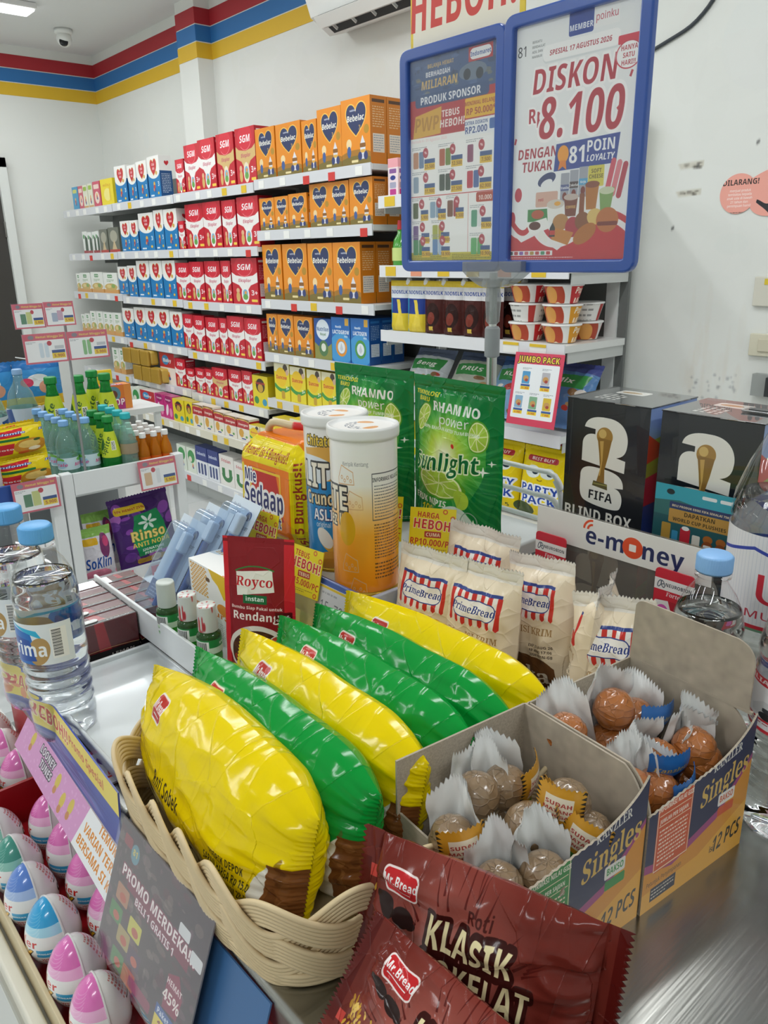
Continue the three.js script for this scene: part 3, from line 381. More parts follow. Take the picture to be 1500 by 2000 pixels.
// =============== poster stand with two blue frames ===============
{
  const posterA = tex(700, 1060, (c, w, h) => {
    R(c, 0, 0, w, h, '#f1f1ee');
    R(c, 0, 0, w, 230, '#3f5a86'); for (let i = 0; i < 60; i++) E(c, rnd() * w, rnd() * 210, rr(4, 30), rr(3, 16), ['rgba(90,120,170,.5)', 'rgba(190,160,90,.35)', 'rgba(40,60,90,.5)'][i % 3]);
    R(c, 0, 210, w, 210, '#b5323a'); R(c, 0, 400, w, 520, '#f3f3f0'); T(c, 'BELANJA HEMAT', 260, 60, 26, '#c9a86a'); T(c, 'BERHADIAH', 240, 98, 34, '#e8e8ea'); T(c, 'MILIARAN', 250, 146, 58, '#d2b06a', { sk: 0.1 }); R(c, 470, 22, 170, 66, '#b8323a'); R(c, 480, 30, 150, 50, '#efefef', 24); T(c, 'Indomaret', 555, 56, 28, '#2a4a9a'); E(c, 500, 130, 100, 40, '#6c7c90'); E(c, 460, 140, 26, 26, '#2a3440'); E(c, 550, 146, 26, 26, '#2a3440');
    R(c, 60, 188, 560, 62, '#33507e', 20); T(c, 'PRODUK SPONSOR', 330, 220, 52, '#eceef2');
    PG(c, '#d9a83a', 40, 400, 60, 290, 270, 262, 264, 392); T(c, 'PWP', 152, 336, 96, '#b88428', { sk: 0.1 }); T(c, 'TEBUS', 340, 300, 46, '#f4ece8', { a: 'center' }); T(c, 'HEBOH!', 352, 348, 52, '#f4ece8', { sk: 0.1 }); T(c, 'Periode 4 - 31 Agustus 2026', 170, 416, 22, '#f0d8d8');
    R(c, 448, 252, 228, 92, '#e6b62c', 8); T(c, 'MINIMAL BELANJA', 562, 278, 26, '#a33a2a'); T(c, 'RP 50.000*', 562, 316, 42, '#a33a2a'); R(c, 448, 350, 228, 78, '#eef0f2', 6); T(c, 'EXTRA DISKON', 530, 370, 24, '#2a4a8c'); T(c, 'RP2.000', 530, 402, 44, '#24448c'); R(c, 626, 362, 42, 48, '#3a6ab0', 8);
    R(c, 20, 440, 660, 470, '#f6f6f4');
    const cell = (x, y, w2, k, price) => { lines(c, x, y, w2 * 0.6, 2, 9, 4, '#9aa0a4'); R(c, x + 10, y + 24, 44, 84, k[0], 8); if (k[1]) R(c, x + 58, y + 24, 40, 84, k[1], 8); E(c, x + w2 * 0.55, y + 32, 22, 26, '#b2384a'); T(c, '%', x + w2 * 0.55, y + 32, 22, '#f4dede'); R(c, x + w2 * 0.5, y + 64, w2 * 0.42, 22, '#34568c'); R(c, x + w2 * 0.5, y + 86, w2 * 0.42, 34, '#e2bc34'); T(c, price, x + w2 * 0.71, y + 103, 26, '#8a5a1c'); };
    [[30, '#c08a6a', '#6a86a8', '23.500'], [245, '#b0583c', '#6f8a3c', '12.500'], [460, '#8a4668', null, '7.500']].forEach(([x, a, b, p]) => cell(x, 446, 205, [a, b], p));
    [[30, '#8aa0b4', null, '11.900'], [245, '#38483c', '#38483c', '27.500'], [460, '#c0364a', '#4a6aa4', '62.900']].forEach(([x, a, b, p]) => cell(x, 572, 205, [a, b], p));
    R(c, 20, 698, 660, 5, '#c85a5a');
    [[26, '#4a5a34', null, '5.900'], [170, '#8aa8c0', '#8aa8c0', '6.900'], [310, '#7a4a34', '#a03a44', '9.500']].forEach(([x, a, b, p]) => cell(x, 708, 150, [a, b], p)); R(c, 480, 706, 3, 300, '#c85a5a'); R(c, 540, 704, 130, 48, '#b5442e', 10); T(c, '10.000', 605, 730, 32, '#f0e0d8');
    cell(496, 766, 170, ['#4f9a7a', '#e6e8e8'], '10.900'); [[26, '#6a4a86', null, '13.900'], [190, '#a9b04a', '#b8a83a', '19.900']].forEach(([x, a, b, p]) => cell(x, 830, 160, [a, b], p));
    R(c, 0, 1000, w, 60, '#c9bd3c'); lines(c, 20, 1010, 300, 4, 9, 4, '#7c7424'); lines(c, 360, 1010, 300, 4, 9, 4, '#7c7424'); [[26, '#3f8a5a', '#3f8a5a', '15.900'], [190, '#5a86b8', '#a8c0d4', '18.900'], [496, '#5fae6a', '#5fae6a', '10.900']].forEach(([x, a, b, p]) => cell(x, 905, 165, [a, b], p)); R(c, 0, 0, 12, h, '#c07078'); R(c, w - 12, 400, 12, 600, '#c07078');
  });
  const posterB = tex(760, 1060, (c, w, h) => {
    R(c, 0, 0, w, h, '#f0f2f3');
    R(c, 340, 10, 140, 96, '#2f4a9c', 10); R(c, 480, 0, 140, 96, '#f4f4f4', 10); T(c, 'MEMBER', 410, 74, 32, '#f2f4fa'); T(c, 'poinku', 552, 56, 40, '#c23a54', { b: 0 }); T(c, '81', 60, 120, 60, '#22262c', { b: 0 }); for (let i = 0; i < 4; i++) T(c, ['BERSATU', 'BERDAULAT', 'ADIL DAN', 'MAKMUR'][i], 120, 90 + i * 20, 15, '#33383c', { b: 0, a: 'left' });
    R(c, 190, 120, 440, 70, '#e0e4e6', 24); R(c, 190, 116, 440, 66, '#fafafa', 24); T(c, 'SPESIAL 17 AGUSTUS 2026', 408, 150, 29, '#b02c40', { sk: 0.1 });
    T(c, 'DISKON', 380, 258, 142, '#b62a40', { st: '#fbfbfb', sw: 22, sk: 0.12, sx: 0.94 }); T(c, 'Rp', 160, 400, 86, '#b62a40', { st: '#fbfbfb', sw: 16 }); T(c, '8.100', 430, 420, 240, '#b62a40', { st: '#fbfbfb', sw: 30, sk: 0.1, sx: 0.84 });
    R(c, 620, 150, 120, 34, '#d83a50', 6); E(c, 680, 226, 70, 50, '#fbfbfb'); c.strokeStyle = '#c8364c'; c.lineWidth = 5; c.beginPath(); c.ellipse(680, 226, 66, 52, 0, 0, 7); c.stroke(); T(c, 'HANYA', 680, 200, 26, '#b83848'); T(c, 'SATU', 680, 228, 26, '#b83848'); T(c, 'HARI!!', 680, 256, 26, '#b83848');
    T(c, 'DENGAN', 178, 560, 62, '#a8263c', { sk: 0.08 }); T(c, 'TUKAR', 178, 618, 62, '#a8263c', { sk: 0.08 }); PG(c, '#2d469a', 296, 534, 664, 520, 650, 640, 286, 650); E(c, 340, 580, 34, 38, '#f0a030'); PG(c, '#e8862a', 322, 606, 312, 648, 340, 632, 364, 648, 358, 606); T(c, '81', 428, 588, 98, '#f8f8fa'); T(c, 'POIN', 560, 560, 66, '#f8f8fa'); T(c, 'LOYALTY', 560, 610, 38, '#f8f8fa', { sk: 0.15 });
    for (const [x, y, r] of [[700, 300, 0.4], [646, 420, 0.9], [30, 500, 0.3], [110, 560, 2.2], [740, 470, 1]]) { c.save(); c.translate(x, y); c.rotate(r); R(c, -6, -14, 12, 26, '#c23a4c'); c.restore(); }
    E(c, 60, 740, 24, 32, '#c23048'); E(c, 24, 850, 20, 34, '#c23048');
    PG(c, '#c62836', 0, 1060, 0, 900, 90, 960, 180, 930, 330, 1000, 520, 880, 640, 856, 760, 910, 760, 1060); c.strokeStyle = '#f2f0f0'; c.lineWidth = 34; c.beginPath(); c.moveTo(0, 880); c.quadraticCurveTo(70, 960, 140, 900); c.moveTo(150, 850); c.quadraticCurveTo(200, 980, 340, 970); c.quadraticCurveTo(460, 950, 520, 870); c.quadraticCurveTo(640, 830, 760, 930); c.stroke(); c.strokeStyle = '#c62836'; c.lineWidth = 26; c.beginPath(); c.moveTo(20, 860); c.quadraticCurveTo(100, 960, 150, 880); c.moveTo(220, 860); c.quadraticCurveTo(280, 960, 350, 940); c.moveTo(540, 846); c.quadraticCurveTo(660, 826, 760, 900); c.stroke();
    // goods
    c.save(); c.translate(70, 130); c.scale(0.83, 0.8);
    R(c, 130, 756, 170, 84, '#d9b0a0', 10); T(c, 'roti', 170, 800, 24, '#b83838'); E(c, 210, 690, 70, 34, '#2c3c70', -0.3); E(c, 210, 712, 46, 22, '#f0f2f4', -0.3);
    [['#5a6494', 'Vanila'], ['#46363a', 'Cokelat'], ['#4fa2d0', 'Keju']].forEach(([k, s], i) => { R(c, 318 + i * 66, 664 - i * 12, 62, 160, '#a4a8b4', 4); R(c, 318 + i * 66, 726 - i * 12, 62, 34, k); T(c, s, 349 + i * 66, 744 - i * 12, 18, '#f4f4f4', { f: 'serif' }); E(c, 350 + i * 66, 790 - i * 12, 16, 22, '#7a2c24'); });
    R(c, 514, 640, 110, 110, '#d8cc50', 6); T(c, 'SOFT', 570, 668, 30, '#5a4a14'); T(c, 'CHEESE', 570, 698, 28, '#5a4a14'); [['#d4566a', 0], ['#e0808c', 40], ['#b83a50', 80]].forEach(([k, o]) => { c.save(); c.translate(668 + o, 700 + o * 0.3); c.rotate(0.22); R(c, -17, -90, 34, 190, k, 17); c.restore(); });
    PG(c, '#7a3c2a', 350, 800, 450, 790, 438, 900, 362, 900); E(c, 400, 796, 54, 18, '#c8b8b0'); T(c, 'COFFEE', 400, 850, 20, '#e8c070'); PG(c, '#b8742c', 500, 740, 596, 730, 580, 870, 512, 870); E(c, 548, 738, 50, 18, '#8a4a34'); PG(c, '#7fa45c', 600, 780, 700, 760, 680, 880, 612, 880); E(c, 650, 776, 52, 20, '#cfd8b8'); R(c, 462, 780, 36, 140, '#8a4a2c', 8);
    R(c, 70, 850, 160, 70, '#3a8a48'); E(c, 150, 880, 50, 26, '#b8583a'); PG(c, '#efefec', 220, 830, 350, 820, 338, 930, 232, 930); E(c, 285, 828, 66, 26, '#d8cfc4'); E(c, 300, 826, 24, 12, '#e8a83a');
    PG(c, '#f4f4f2', 60, 930, 220, 900, 250, 960, 100, 1000); E(c, 130, 944, 46, 24, '#5a2a24'); E(c, 330, 930, 60, 46, '#b8844a'); E(c, 420, 960, 54, 56, '#b03040'); E(c, 490, 930, 54, 50, '#8a5230'); E(c, 576, 910, 54, 44, '#e0c070'); E(c, 664, 930, 76, 66, '#c07038'); R(c, 596, 938, 140, 22, '#7a2f24', 10); PG(c, '#c8843c', 290, 960, 430, 990, 390, 1060, 262, 1024); E(c, 510, 1000, 88, 46, '#b8702c', -0.5);
    PG(c, '#232427', 250, 960, 270, 930, 290, 960, 290, 1010, 246, 1010); R(c, 250, 974, 40, 26, '#c83a34'); E(c, 180, 1000, 20, 30, '#efeee8', 0.4); E(c, 214, 1016, 20, 28, '#efeee8', -0.4);
    c.restore(); R(c, 0, 1000, 300, 22, '#f2f2f2'); lines(c, 10, 1030, 420, 2, 10, 4, '#f0c8c8'); for (let i = 0; i < 8; i++) R(c, 8 + i * 36, 1003, 26, 16, ['#3a3c40', '#c03a40', '#8a5ab0', '#d06a70', '#b8933a', '#c0444c', '#4f9a70', '#c83a3c'][i], 5);
  });
  const t = thing('poster_stand', 'chrome pole poster stand with two blue frames and red topper', 'poster stand', [1.0, CT, -0.884]);
  part('pole_base', CY(0.0115, 0.0115, CT, 20), P('#c4c6c4', 0.25, { metalness: 0.9 }), t, [0, -CT / 2, 0]);
  part('base', lathe([[0, 0], [0.15, 0], [0.15, 0.008], [0.03, 0.016], [0, 0.016]]), P('#b8bcc0', 0.3, { metalness: 0.8 }), t, [0, -CT + 0.001, 0]);
  part('pole', CY(0.0085, 0.0095, 0.29, 20), P('#c4c6c4', 0.25, { metalness: 0.9 }), t, [0, 0.155, 0]);
  part('collar', lathe([[0.009, 0], [0.0125, 0.002], [0.0125, 0.046], [0.01, 0.05], [0, 0.05]]), P('#9a9ea0', 0.4), t, [0, 0.286, 0]);
  part('upper_pole', CY(0.0065, 0.0065, 0.1, 20), P('#d8d9d8', 0.2, { metalness: 0.9 }), t, [0, 0.37, 0]);
  const cs = new THREE.Shape(); cs.moveTo(-0.06, 0); cs.lineTo(0.06, 0); cs.lineTo(0.06, -0.012); cs.quadraticCurveTo(0.03, -0.035, 0.012, -0.036); cs.lineTo(-0.012, -0.036); cs.quadraticCurveTo(-0.03, -0.035, -0.06, -0.012); cs.closePath();
  part('clamp', shift(new THREE.ExtrudeGeometry(cs, { depth: 0.024, bevelEnabled: true, bevelSize: 0.002, bevelThickness: 0.002 }), 0, 0, -0.012), P('#cfd2d2', 0.12, { transmission: 0.75, thickness: 0, ior: 1.45 }), t, [-0.004, 0.436, 0.008], [0, -Math.PI / 2, 0], 'clear plastic clamp');
  part('clamp_grip', lathe([[0.007, -0.07], [0.011, -0.066], [0.013, -0.03], [0.01, 0]], 20), P('#cfd2d2', 0.12, { transmission: 0.75, thickness: 0 }), t, [0, 0.41, 0]);
  const blue = P('#2350a6', 0.3, { clearcoat: 0.6, clearcoatRoughness: 0.2 });
  const frame = (w, h, map, z, y, dull) => {
    const bw = 0.0125, sh = new THREE.Shape(), r = 0.016; const rrect = (s, x0, y0, x1, y1, q) => { s.moveTo(x0 + q, y0); s.lineTo(x1 - q, y0); s.quadraticCurveTo(x1, y0, x1, y0 + q); s.lineTo(x1, y1 - q); s.quadraticCurveTo(x1, y1, x1 - q, y1); s.lineTo(x0 + q, y1); s.quadraticCurveTo(x0, y1, x0, y1 - q); s.lineTo(x0, y0 + q); s.quadraticCurveTo(x0, y0, x0 + q, y0); };
    rrect(sh, -w / 2, 0, w / 2, h, r); const ho = new THREE.Path(); rrect(ho, -w / 2 + bw, bw, w / 2 - bw, h - bw, 0.007); sh.holes.push(ho);
    const f = part('frame', shift(new THREE.ExtrudeGeometry(sh, { depth: 0.006, bevelEnabled: true, bevelSize: 0.003, bevelThickness: 0.004, bevelSegments: 4, curveSegments: 6 }), 0, 0, -0.006), blue, t, [-0.002, y, z], [0, -Math.PI / 2, 0]);
    part('poster', cardGeo(w - 0.02, h - 0.02, 0.002), PM(map, 0.5), f, [0, h / 2, -0.006]);
    part('cover_sheet', B(w - 0.024, h - 0.024, 0.001), P('#ffffff', dull, { transmission: 1, thickness: 0, ior: 1.45 }), f, [0, h / 2, -0.002]);
    return f;
  };
  frame(0.226, 0.344, posterA, -0.1, 0.425, 0.18); frame(0.238, 0.35, posterB, 0.135, 0.424, 0.1);
  // topper card
  const tp = tex(512, 400, (c, w, h) => { R(c, 0, 0, w, h, '#f0cf2e'); R(c, 12, 0, w - 34, h - 14, '#f4ecd8', 30); T(c, 'HARGA', 220, 60, 120, '#d8382c', { sx: 0.95 }); T(c, 'HEBOH!', 240, 235, 176, '#d8382c', { sx: 0.76, sk: 0.05 }); });
  const sh = new THREE.Shape(); sh.moveTo(-0.118, 0); sh.lineTo(-0.118, 0.2); sh.lineTo(0.12, 0.2); sh.lineTo(0.124, 0.03); sh.quadraticCurveTo(0.124, 0.0, 0.1, 0); sh.closePath();
  const g = new THREE.ExtrudeGeometry(sh, { depth: 0.002, bevelEnabled: false }), p = g.attributes.position, u = g.attributes.uv; for (let i = 0; i < p.count; i++) u.setXY(i, (p.getX(i) + 0.118) / 0.242, p.getY(i) / 0.2);
  part('topper_card', g, PM(tp, 0.3), t, [0.012, 0.745, -0.085], [0, -Math.PI / 2, 0]);
}
// =============== drinks display racks ===============
const signTex = (k, body) => PM(tex(320, 220, (c, w, h) => { R(c, 0, 0, w, h, '#cf6577'); T(c, '★ Hemat Minggu Ini', 190, 26, 24, '#e6d66a'); E(c, 60, 26, 22, 16, '#8c8690'); R(c, 14, 50, w - 28, h - 62, '#eff0f0'); lines(c, 20, 60, 70, 2, 9, 4, '#9aa0a4'); body(c); E(c, k, 76, 18, 18, '#bf4654'); R(c, 200, 128, 100, 22, '#3a5590'); R(c, 200, 150, 100, 40, '#e8cc42'); T(c, '5.900', 252, 170, 32, '#b0623a'); }), 0.35);
const signs = { water: signTex(190, (c) => { R(c, 110, 70, 30, 110, '#d0dde6', 10); R(c, 150, 70, 30, 110, '#d0dde6', 10); R(c, 226, 96, 70, 24, '#c4c8cc'); }), soda: signTex(190, (c) => { R(c, 114, 70, 28, 116, '#8fc08a', 10); R(c, 150, 70, 28, 116, '#8fc08a', 10); R(c, 226, 96, 70, 24, '#c4c8cc'); }), juice: signTex(120, (c) => { R(c, 40, 90, 60, 96, '#d8b894', 8); R(c, 140, 70, 34, 110, '#dfe2e4', 8); }), green: signTex(196, (c) => { R(c, 70, 90, 56, 90, '#5f8a6e', 4); R(c, 130, 74, 56, 106, '#c8cf8a', 4); }), soap: signTex(196, (c) => { R(c, 70, 100, 60, 80, '#a8b4c8', 8); R(c, 130, 80, 60, 90, '#c8a8bc', 8); }) };
function priceSign(pos, w, h, m, label, tilt = -0.12, ry = 0) { const t = thing('price_sign', label, 'sign', pos); t.rotation.order = 'YXZ'; t.rotation.y = ry; t.rotation.x = tilt; part('card', cardGeo(w, h, 0.002), m, t); part('sleeve', B(w + 0.004, h + 0.004, 0.001), P('#ffffff', 0.08, { transmission: 1, thickness: 0, ior: 1.45 }), t, [0, 0, 0.002]); return t; }
{
  const wh = P('#e3e6e6', 0.4);
  const rack = (x0, x1, zf, label, back, blue) => {
    const t = thing('display_rack', label, 'rack', [0, 0, 0]), zb = zf - 0.48, xm = (x0 + x1) / 2, L = x1 - x0;
    for (const x of [x0 + 0.015, x1 - 0.015]) for (const z of [zf - 0.015, zb]) part('post', RB(0.03, 0.838, 0.03, 0.003), wh, t, [x, 0.419, z]);
    for (const y of [0.775, 0.49, 0.18]) {
      part('shelf_board', B(L - 0.062, 0.012, 0.44), wh, t, [xm, y - 0.007, zf - 0.25]);
      part('front_rail', B(L - 0.062, y > 0.7 ? 0.06 : 0.034, 0.012), blue && y > 0.7 ? P('#2c4f9a', 0.4) : wh, t, [xm, y > 0.7 ? y + 0.03 : y + 0.016, zf - 0.008]);
    }
    part('back_panel', B(L - 0.062, 0.24, 0.006), P('#8f9598', 0.5), t, [xm, 0.63, zb + 0.02]);
  };
  rack(0.668, 1.024, -2.1, 'white display rack holding drink bottles and detergent bags'); rack(0.26, 0.664, -2.1, 'white display rack with blue rail holding instant noodle packs', 1, 1);
}
// bottles
const waterClear = P('#f4fbfa', 0.03, { transmission: 1, thickness: 0.05, ior: 1.33 });
const waterGreen = P('#cfeae4', 0.08, { transmission: 0.85, thickness: 0, ior: 1.4 });
function capGeo(r, h, ribs = 48) { const pts = [[0, h], [r * 0.86, h], [r, h - r * 0.16], [r, 0.002], [r * 0.97, 0], [0, 0]]; const g = lathe(pts, ribs * 2), p = g.attributes.position; for (let i = 0; i < p.count; i++) { const x = p.getX(i), z = p.getZ(i), q = Math.hypot(x, z); if (q > r * 0.95 && p.getY(i) < h * 0.95) { const a = Math.round(Math.atan2(z, x) / Math.PI * ribs), s = 1 + (a % 2 ? 0.02 : -0.02); p.setX(i, x * s); p.setZ(i, z * s); } } g.computeVertexNormals(); return g; }
const band = (r, h, n = 40) => new THREE.CylinderGeometry(r, r, h, n, 1, true);
function bottleSet(prof, seg = 28) { return lathe(prof, seg); }
const smallProf = [[0, 0.004], [0.02, 0], [0.028, 0.004], [0.031, 0.015], [0.031, 0.05], [0.0295, 0.055], [0.031, 0.06], [0.031, 0.1], [0.0295, 0.104], [0.031, 0.109], [0.031, 0.125], [0.026, 0.15], [0.015, 0.172], [0.0125, 0.18], [0.0125, 0.19], [0, 0.19]];
const gWater = bottleSet(smallProf), gCap = capGeo(0.0145, 0.017, 16), lblWater = PM(tex(256, 64, (c) => { R(c, 0, 0, 256, 64, '#cfe6ee'); for (const o of [0, 128]) { E(c, o + 60, 12, 40, 14, '#6fb84a'); E(c, o + 80, 36, 30, 22, '#9cc8e0'); T(c, 'Minerale', o + 60, 38, 24, '#d8508a', { sk: 0.2 }); } }), 0.4, { side: THREE.DoubleSide });
const BT = 0.776;
[[0.722, -2.19], [0.724, -2.25], [0.726, -2.31], [0.728, -2.37], [0.73, -2.43], [0.781, -2.19], [0.783, -2.25], [0.785, -2.31], [0.787, -2.37]].forEach(([x, z], i) => {
  const t = thing('water_bottle', 'clear pale blue capped water bottle, ' + ORD[i % 5] + (i < 5 ? ' in the column beside the noodle packs' : ' in the column beside the green soda'), 'bottle', [x, BT, z], 0, i === 0 || i === 5 ? 'front row rack water' : 'rear rack water');
  t.scale.setScalar(0.93); part('body', gWater, waterGreen, t); part('cap', gCap, P('#7fb2e6', 0.4), t, [0, 0.188, 0]); part('label', band(0.0315, 0.036), lblWater, t, [0, 0.079, 0]);
});
{
  const pr = [[0, 0.003], [0.022, 0], [0.027, 0.006], [0.029, 0.02], [0.029, 0.085], [0.026, 0.12], [0.015, 0.165], [0.0115, 0.18], [0.0115, 0.195], [0, 0.195]];
  const g = bottleSet(pr), gl = lathe(pr.slice(4, 7).map(([x, y]) => [x + 0.0006, y]), 28), gm = P('#1f9c3f', 0.08, { transmission: 0.55, thickness: 0.04, ior: 1.33 }), lm = PM(tex(256, 128, (c) => { R(c, 0, 0, 256, 128, '#c8d62e'); for (const o of [0, 128]) { E(c, o + 34, 60, 24, 30, '#3f6a2c'); T(c, 'Sprite', o + 66, 66, 34, '#2f5a26', { rot: -1.2 }); R(c, o + 92, 40, 22, 46, '#f0f2e6'); lines(c, o + 94, 44, 16, 8, 5, 3, '#22301c'); } }), 0.35, { side: THREE.DoubleSide });
  const mk = (x, z, s, label, grp, y = BT) => { const t = thing('soda_bottle', label, 'bottle', [x, y, z], 0.6, grp); const k = new THREE.Group(); part('body', g, gm, t).scale.setScalar(s); part('label', gl, lm, t).scale.setScalar(s); part('cap', gCap, P('#128a3a', 0.4), t, [0, 0.193 * s, 0]).scale.setScalar(s > 1.2 ? 1.25 : 1.05); };
  mk(0.834, -2.16, 0.9, 'green soda bottle with yellow label at the rack front', null); mk(0.836, -2.22, 0.9, 'green soda bottle right behind the front soda bottle', null); mk(0.838, -2.28, 0.9, 'green soda bottle third in its rack column', null);
  [[0.8, -2.485], [0.872, -2.455], [0.945, -2.53], [0.948, -2.435]].forEach(([x, z], i) => mk(x, z, 1.3, 'tall green soda bottle with yellow label ' + ['beside the large water bottle', 'behind the small soda bottles', 'in the rear corner of the rack', 'behind the teal capped bottles'][i], 'tall soda bottles'));
  const tg = P('#cfeee6', 0.08, { transmission: 0.8, thickness: 0, ior: 1.4 });
  [[0.882, -2.15], [0.884, -2.207], [0.886, -2.264], [0.888, -2.321]].forEach(([x, z], i) => { const t = thing('teal_cap_bottle', i ? 'clear bottle with teal cap, ' + ORD[i] + ' in its rack column' : 'clear bottle with teal cap at the rack front', 'bottle', [x, BT, z], 0, i ? 'rear teal cap bottles' : null); const b = part('body', bottleSet([[0, 0.003], [0.018, 0], [0.024, 0.008], [0.026, 0.03], [0.024, 0.07], [0.026, 0.1], [0.022, 0.13], [0.013, 0.16], [0.0115, 0.17], [0.0115, 0.18], [0, 0.18]]), tg, t); part('cap', gCap, P('#2ab4ba', 0.4), t, [0, 0.178, 0]); part('label', band(0.0265, 0.03), P('#9a8a70', 0.5, { side: THREE.DoubleSide }), t, [0, 0.095, 0]); });
}
{
  const g = bottleSet([[0, 0.002], [0.016, 0], [0.0195, 0.004], [0.0205, 0.02], [0.0205, 0.075], [0.018, 0.09], [0.0095, 0.112], [0.009, 0.125], [0, 0.125]], 24), m = P('#e08a1c', 0.08, { transmission: 0.5, thickness: 0.03, ior: 1.34 }), lb = PM(tex(128, 64, (c) => { R(c, 0, 0, 128, 64, '#f0a23a'); R(c, 0, 0, 128, 14, '#e26a1c'); R(c, 12, 20, 46, 30, '#f4d8a4'); R(c, 76, 20, 46, 30, '#f4d8a4'); T(c, 'madu', 36, 36, 20, '#d8401c'); T(c, 'madu', 98, 36, 20, '#d8401c'); }), 0.4, { side: THREE.DoubleSide }), cg = capGeo(0.0115, 0.016, 14), cm = P('#efefec', 0.45);
  for (let i = 0; i < 3; i++) for (let j = 0; j < (i === 0 ? 5 : 5); j++) { const front = j === 0; const t = thing('juice_bottle', 'amber drink bottle with white cap, ' + (front ? 'front' : ORD[j]) + ' row, ' + ORD[i] + ' from the teal caps', 'bottle', [0.9245 + i * 0.0345, BT, -2.145 - j * 0.044], 0, front ? 'front amber bottles' : 'rear amber bottles'); t.scale.setScalar(0.82); t.scale.y = 0.95; part('body', g, m, t); part('label', band(0.021, 0.04, 28), lb, t, [0, 0.045, 0]); part('cap', cg, cm, t, [0, 0.122, 0]); }
}
{ // two big water bottles and blue snack packs at the back of the racks
  const g = bottleSet([[0, 0.004], [0.034, 0], [0.042, 0.01], [0.044, 0.08], [0.041, 0.09], [0.044, 0.1], [0.044, 0.19], [0.034, 0.23], [0.016, 0.262], [0.0135, 0.272], [0.0135, 0.285], [0, 0.285]]);
  const lb = PM(tex(256, 128, (c) => { R(c, 0, 0, 256, 128, '#c9d4de'); for (const o of [0, 128]) { PG(c, '#2c4f8c', o, 20, o + 70, 0, o + 84, 128, o, 128); E(c, o + 96, 90, 20, 26, '#e0e8ee'); } }), 0.35, { side: THREE.DoubleSide });
  for (const [x, z, l] of [[0.6, -2.42, 'large water bottle with navy label beside the noodle packs'], [0.718, -2.52, 'large water bottle with navy label behind the small bottles']]) { const t = thing('large_water_bottle', l, 'bottle', [x, BT, z], 0.4); part('body', g, waterGreen, t); part('label', band(0.0447, 0.085), lb, t, [0, 0.145, 0]); part('cap', gCap, P('#8fb4dc', 0.4), t, [0, 0.284, 0]); }
  const m = film(tex(512, 256, (c) => { R(c, 0, 0, 512, 256, '#3f8fd0'); for (const o of [0, 256]) { R(c, o, 0, 256, 50, '#2a6fb4'); E(c, o + 120, 110, 60, 34, '#e8eaf0'); E(c, o + 160, 150, 40, 36, '#e0a088'); E(c, o + 60, 120, 34, 24, '#d8486a'); R(c, o, 200, 256, 56, '#e6b838'); } }), 0.003, 0.25);
  [[0.53, 1], [0.68, 2], [0.83, 3]].forEach(([x, s], i) => { const t = thing('blue_snack_bag', 'light blue snack bag hanging behind the ' + ['noodle packs', 'large water bottles', 'tall soda bottles'][i], 'snack bag', [x, 0.93, -2.7], 0, 'blue snack bags'); part('bag', bagGeo({ w: 0.15, h: 0.15, d: 0.04, sd: s, nx: 20, ny: 20 }), m, t); part('hook', tube([[0, 0.14, -0.2], [0, 0.145, -0.05], [0, 0.143, 0.01]], 0.002, 8, 6), P('#cfd2d2', 0.3), t); });
  const wr = thing('wire_basket_stand', 'white wire stand behind the noodle packs carrying blue snacks', 'stand', [0.62, 0, -2.86]);
  for (let i = 0; i < 8; i++) part('wire', CY(0.003, 0.003, 1.05, 6), P('#d8dada', 0.4), wr, [-0.2 + i * 0.066, 0.525, 0]); for (const y of [0.2, 0.6, 0.9, 1.05]) part('wire', B(0.47, 0.006, 0.006), P('#d8dada', 0.4), wr, [0.03, y, 0]); part('foot', B(0.5, 0.02, 0.2), P('#c8caca', 0.4), wr, [0.03, 0.01, 0]);
}
